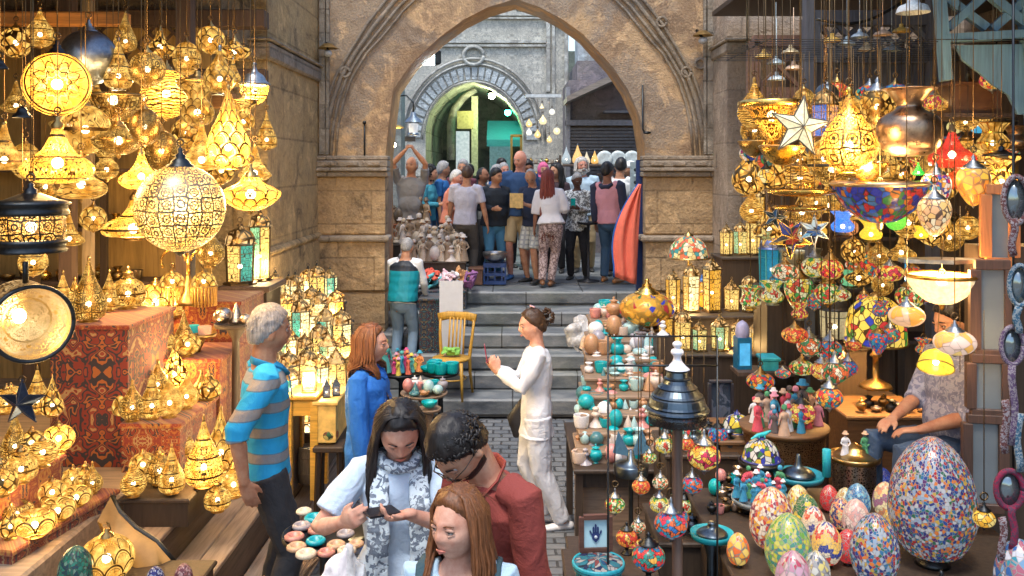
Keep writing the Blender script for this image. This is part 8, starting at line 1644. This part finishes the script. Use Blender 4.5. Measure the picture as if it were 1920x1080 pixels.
for i, (x, y, h_, m) in enumerate(((1900, 445, 70, 0), (1908, 600, 50, 1), (1900, 760, 150, 2), (1885, 800, 100, 0), (1910, 830, 110, 1), (1900, 990, 80, 3), (1880, 1010, 80, 0))):
    d = 3.68; k = d/F; p = W(x, y, d); pts = [Vector((p.x+.007*math.sin(t*1.1+i*2), d+.0, p.z-h_*k*(t/6-.5))) for t in range(7)]; tag(B().tube(pts, [(.017, .005)]*7, 8, 0, True, (1, 0, 0)).obj('beaded_strap', BD[m]), 'beaded textile strap hanging at the right edge, %s from the top' % ORD[i], 'strap', 'beaded straps')
tag(B().tube([(((1905-960)*3.72/F), 3.74, 4.35), (((1905-960)*3.72/F), 3.74, .9)], .006, 6).obj('black_cord', DARK), 'black cord from which the woven mirrors hang at the right edge', 'cord')
# ---- mosaic eggs
GE2 = 'mosaic egg lamps on the bottom right table'
def egg(x, yb_, w_, pal, n, lab, kind='cells', st=1.0, asp=1.0, z=.98, d=None, grout=(.35, .3, .28), gw=.045, med=3, stretch=1.0):
    d = d or D(yb_, z); s = w_*d/F; parts, zt, zb = proto('egg', (mosaic(pal, n, kind, st, grout, gw, med, stretch), DARK)); return inst('egg_lamp', parts, ((x-960)*d/F, d, z-zb*s*asp+.001), (s, s, s*asp), lab, 'egg lamp', GE2)
CONF = ((.01, .08, .36), (.62, .66, .7), (.62, .04, .06), (.50, .60, .72), (.85, .36, .06), (.04, .32, .5), (.7, .7, .72), (.26, .05, .28), (.75, .55, .15), (.05, .30, .18), (.02, .15, .45))
egg(1748, 1058, 156, CONF, 84, 'giant confetti coloured mosaic egg, the largest egg', st=.62, asp=1.03)
egg(1640, 1085, 88, CONF, 44, 'tall confetti mosaic egg left of the giant egg', st=.75, asp=1.05, d=3.9); egg(1447, 1068, 82, ((.9, .8, .7), (.75, .15, .1), (.95, .6, .1), (.4, .1, .2), (.95, .85, .7), (.85, .4, .2)), 38, 'tall red white and orange mosaic egg at the left of the table', st=.95, d=4.25)
egg(1478, 1090, 86, ((.35, .6, .15), (.75, .75, .15), (.2, .5, .4), (.85, .8, .3), (.5, .65, .3)), 34, 'lime green and yellow mosaic egg at the bottom', st=.8, d=3.95); egg(1487, 1112, 66, ((.8, .5, .6), (.85, .6, .7), (.75, .2, .3), (.9, .7, .7)), 16, 'pink mosaic egg at the bottom edge', st=.6, d=3.75)
egg(1384, 1092, 42, ((.95, .55, .1), (.9, .3, .05), (.95, .75, .3)), 10, 'small orange mosaic egg at the far left of the table', d=4.1); egg(1530, 1108, 52, ((.6, .6, .6), (.9, .8, .4), (.3, .35, .4), (.85, .85, .8)), 16, 'grey and yellow mosaic egg at the bottom edge', st=.7, d=3.85)
YEL = ((1, .7, .1), (1, .85, .4), (.95, .6, .05))
for i, (x, yb_, w_, pal, n, kd, lab) in enumerate(((1497, 975, 44, ((.95, .8, .4), (.6, .3, .1), (.95, .9, .7), (.9, .7, .1)), 14, 'cells', 'yellow mosaic egg with dark specks at the top left of the eggs'), (1512, 998, 48, ((1, .75, .1), (.05, .3, .08), (.08, .35, .15), (1, .8, .15)), 12, 'flower', 'yellow egg with a dark green oval on its front'),
    (1526, 1018, 46, ((.95, .8, .6), (.8, .2, .1), (.95, .9, .8), (.2, .2, .5), (.95, .85, .7)), 14, 'band', 'cream egg with red stripes and blue triangles'), (1550, 1062, 56, ((1, .7, .25), (.85, .15, .1), (.95, .85, .7), (.1, .15, .5), (1, .75, .3)), 16, 'band', 'orange egg with bands of blue and red diamonds'),
    (1555, 960, 34, ((.75, .04, .05), (.8, .08, .08), (.7, .03, .04)), 8, 'cells', 'small bright red mosaic egg in the back row'), (1590, 1058, 44, ((.75, .02, .05), (.85, .1, .1), (.7, .03, .05)), 10, 'cells', 'tall crimson mosaic egg in front of the tall confetti egg'),
    (1577, 995, 42, ((.2, .1, .3), (.9, .75, .4), (.9, .4, .2), (.1, .1, .3)), 15, 'cells', 'dark purple and orange speckled egg in the middle'), (1608, 975, 46, ((.1, .4, .65), (.3, .6, .75), (.05, .3, .5), (.5, .75, .8)), 15, 'cells', 'sky blue mosaic egg in the back row'),
    (1656, 925, 32, ((.02, .08, .45), (.05, .2, .65), (.02, .1, .5)), 10, 'cells', 'small cobalt blue egg beside the giant egg'), (1660, 972, 46, ((1, .8, .45), (.9, .5, .3), (1, .88, .6), (.6, .3, .4)), 14, 'band', 'cream egg with fine drawn patterns beside the giant egg'),
    (1605, 1010, 50, ((.9, .65, .6), (.92, .78, .7), (.85, .55, .5)), 12, 'cells', 'pale pink frosted egg in the middle'), (1585, 968, 36, ((.9, .8, .5), (.7, .5, .2), (.8, .85, .7)), 12, 'cells', 'straw coloured mosaic egg between the red and sky blue ones'), (1680, 1010, 44, YEL, 10, 'cells', 'golden yellow egg tucked against the giant egg'))):
    egg(x, yb_, w_, pal, n*2, lab, kd, .95)
egg(1912, 1120, 88, ((.1, .3, .6), (.85, .85, .9), (.7, .3, .4), (.1, .5, .6), (.4, .6, .8)), 20, 'white and blue mosaic egg cut by the lower right corner', st=.6, d=3.7)
stand('turks', 1765, 1105, 64, .98, (mosaic(((.95, .45, .05), (.95, .7, .15), (.8, .25, .05)), 16, 'cells', 1.1, (.1, .05, .02), .05), DARK), 'orange mosaic globe lamp with a stepped dark cap in front of the giant egg', None, d=3.6)
R_('turk', 1845, 972, 40, 3.8, (mosaic(YEL, 12, 'cells', 1.1), DARK), 'yellow mosaic globe near the lower right edge', DARK, 2.2); R_('egg', 1800, 880, 46, 4.8, (mosaic(((1, .8, .5), (.95, .85, .7), (.8, .2, .1)), 12, 'cells', 1.1), DARK), 'cream and red mosaic egg hanging behind the giant egg', DARK, 2.6)

FILL = [('ufo', 1590, 330, 60, 6.0, 'rosette'), ('globe', 1690, 325, 44, 6.1, 'net'), ('cone', 1745, 300, 40, 6.0, 'lines'), ('globe', 1600, 470, 40, 6.2, 'net'), ('jar', 1648, 478, 36, 6.2, 'rosette'), ('bell', 1690, 470, 46, 6.1, 'curl'), ('globe', 1560, 505, 34, 6.3, 'lines'), ('ufo', 1610, 520, 46, 6.2, 'net'), ('globe', 1655, 535, 34, 6.3, 'rosette'), ('drop', 1842, 210, 34, 6.2, 'net'), ('ufo', 1500, 300, 60, 6.2, 'net'), ('globe', 1415, 245, 46, 6.4, 'rosette'), ('oval', 1530, 380, 36, 6.2, 'curl'), ('cone', 1870, 395, 54, 5.6, 'net'), ('globe', 1780, 445, 46, 5.9, 'rosette')]
FN = {'ufo': 'saucer lamp', 'globe': 'ball lamp', 'cone': 'cone lamp', 'jar': 'jar lamp', 'bell': 'bell lamp', 'drop': 'drop lamp', 'oval': 'oval lamp'}
for i, (k, x, y, w_, d, p) in enumerate(FILL): R_(k, x, y, w_*1.15, d, PB(p, 8, 1.4, .25), 'small %s brass %s, deep in the right shop, %s of fifteen' % ({'net': 'netted', 'rosette': 'rosette', 'lines': 'ribbed', 'curl': 'scrolled'}[p], FN[k], ORD[i]), BRASS, 3.58)
for frag, e in (('round medallions', 40), ('upside down brass', 16), ('cream crackled', 14), ('yellow crackled', 16), ('wide stained glass bowl', 26), ('peach glass half bowl', 26), ('large yellow stained', 30), ('peach squat', 14), ('giant confetti', 16), ('wide jewelled', 20), ('second from left, second tier', 14), ('fourth from left, rear tier', 12), ('fifth from left, front tier', 14), ('bright netted brass lamp', 20), ('orange mosaic globe with a pink', 5), ('tall red white', 8)):
    for o_ in [o for o in COL.objects if o.type == 'EMPTY' and frag in (o.get('label') or '')][:1]: inner(o_, e*1.8)

# dense small lamps filling the right stall
random.seed(21); N20 = ORD; T5 = []
for k_, (x0, x1, y0, y1, d0, d1, nx, ny, nm) in enumerate(((1480, 1740, 500, 640, 5.7, 6.6, 7, 3, 'middle stall'), (1560, 1900, 170, 300, 5.6, 6.5, 6, 2, 'stall top'), (1400, 1560, 560, 700, 6.2, 7.0, 4, 2, 'by black lantern'))):
    i = 0
    for b_ in range(ny):
        for a in range(nx):
            x = x0+(x1-x0)*(a+.5*(b_ % 2))/(nx-.5)+random.uniform(-12, 12); y = y0+(y1-y0)*b_/max(1, ny-1)+random.uniform(-24, 24); q = random.randrange(6); d = random.uniform(d0, d1); w_ = random.uniform(28, 54)
            k = random.choice(('turk', 'turk', 'eggp', 'flat', 'goblet')); z2 = ('upper', 'middle', 'lower')[b_] if ny == 3 else ('upper', 'lower')[b_]
            m = (mosaic(MP[q][0], 24, 'flower' if i % 2 else 'cells', 1.1, (.06, .04, .03), .05, 4), STEEL if i % 2 else BRASS)
            R_(k, x, y, w_, min(d, 6.6), m, '%s mosaic %s, %s from left, %s row, %s' % (MP[q][1], {'turk': 'globe', 'eggp': 'egg pendant', 'flat': 'squat pendant', 'goblet': 'goblet lamp'}[k], ORD[a], z2, nm), m[1], 3.58); i += 1
# small wares crowding the dark table between the globes and the eggs
for i in range(26):
    x = 1338+(i % 9)*10+random.uniform(-4, 4)+(i//9)*3; d = 4.75+.22*(i//9)+random.uniform(-.04, .04); k = ('urn', 'cup', 'pot', 'bowl', 'stoneegg')[i % 5]; m = (DARK, BRASS, SILV, TRQ, DBRASS, stm[3])[(i*5) % 6]
    stand(k, x, 0, random.uniform(16, 24), .98, (m, None), '%s %s, %s from left, %s row by the eggs' % (('black metal', 'brass', 'silver', 'turquoise', 'dark brass', 'rose')[(i*5) % 6], kw_[k], ORD[i % 9], ('front', 'middle', 'back')[i//9]), 'small wares beside the mosaic eggs', 'vessel', 'small_vessel', d=d, single=True)
for i, (x, w_, d, q) in enumerate(((1100, 34, 4.5, 4), (1175, 40, 4.35, 1), (1190, 34, 4.6, 0))):
    stand('turks', x, 0, w_, .93 if d < 4.4 else .80, (mosaic(MP[q][0], 26, 'flower', 1.0, (.06, .04, .03), .05, 4), DARK), '%s mosaic globe on a foot, %s from left behind the mosaic box' % (MP[q][1], ORD[i]), None, d=d)
rtable(1076, 1215, 0, .80, .45, OW, 'low dark table behind the mosaic box', d=4.42)
tag(B().bx(2.3, 5.8, 3.2, 10.3, 4.55, 4.6).obj('unseen_canopy', OW), 'unseen plank canopy added over the right shop to shade it', 'canopy')  # out of view, put in to darken the right stall from above

for i in range(30):
    a, b_ = i % 10, i//10; x = 1405+a*50+random.uniform(-14, 14); y = 215+b_*95+random.uniform(-28, 28); k, p = random.choice(('globe', 'bell', 'ufo', 'onion', 'jar', 'cone', 'oval')), random.choice(('net', 'rosette', 'curl', 'lines'))
    if k not in FN: FN[k] = 'onion lamp'
    R_(k, x, y, random.uniform(38, 66), random.uniform(5.7, 6.5), PB(p, 7, 1.5, .25), 'background %s brass %s, %s from left, %s row' % ({'net': 'netted', 'rosette': 'rosette', 'lines': 'ribbed', 'curl': 'scrolled'}[p], FN[k], ORD[a], ('top', 'middle', 'bottom')[b_]), BRASS, 3.58)

# two low tables between the pole lamp and the egg table, crowded with foot lamps and dark pots
rtable(1238, 1384, 0, .82, .55, OW, 'low dark table right behind the pole lamp', d=4.75); rtable(1250, 1384, 0, 1.06, .5, OW, 'higher dark table between the globes and the brown cabinet', d=5.45)
for i in range(24):
    hi = i >= 12; a = i % 6; bk = (i//6) % 2; d = (5.55 if hi else 4.85)+.2*bk; z = 1.06 if hi else .82; x = 1252+a*23+8*bk+random.uniform(-4, 4); q = random.randrange(6); k = ('turks', 'pot', 'turks', 'ball', 'urn', 'turks')[(i*5+bk) % 6]; pos = '%s from left, %s row of the %s low table' % (ORD[a], ('front', 'back')[bk], ('nearer', 'farther')[hi])
    if k in ('pot', 'urn'): stand(k, x, 0, random.uniform(28, 38), z, ((DARK, DBRASS, PL)[i % 3], None), 'dark metal %s, %s' % (k, pos), 'wares on the two low tables', 'vessel', 'dark_vessel', d=d, single=True)
    else: stand(k, x, 0, random.uniform(28, 42), z, (mosaic(MP[q][0], 24, 'flower' if i % 2 else 'cells', 1.1, (.06, .04, .03), .05, 4) if k == 'turks' else PB('rosette', 7, 1.4), DARK), '%s, %s' % (MP[q][1]+' mosaic lamp' if k == 'turks' else 'rosette pierced brass ball lamp', pos), 'wares on the two low tables', d=d)

b = B()
for k in range(12): b.tube([(1.5, 5.55+.1*k, 3.6), (4.3, 5.55+.1*k, 3.6)], .003, 4)
for k in range(4): b.tube([(1.6+.85*k, 5.5, 3.605), (1.6+.85*k, 6.7, 3.605)], .004, 4); b.tube([(1.6+.85*k, 6.1, 3.61), (1.6+.85*k, 6.1, 4.56)], .006, 5)
tag(b.obj('hanging_grid', DARK), 'thin iron grid over the right stall from which the small lamps hang', 'grid')
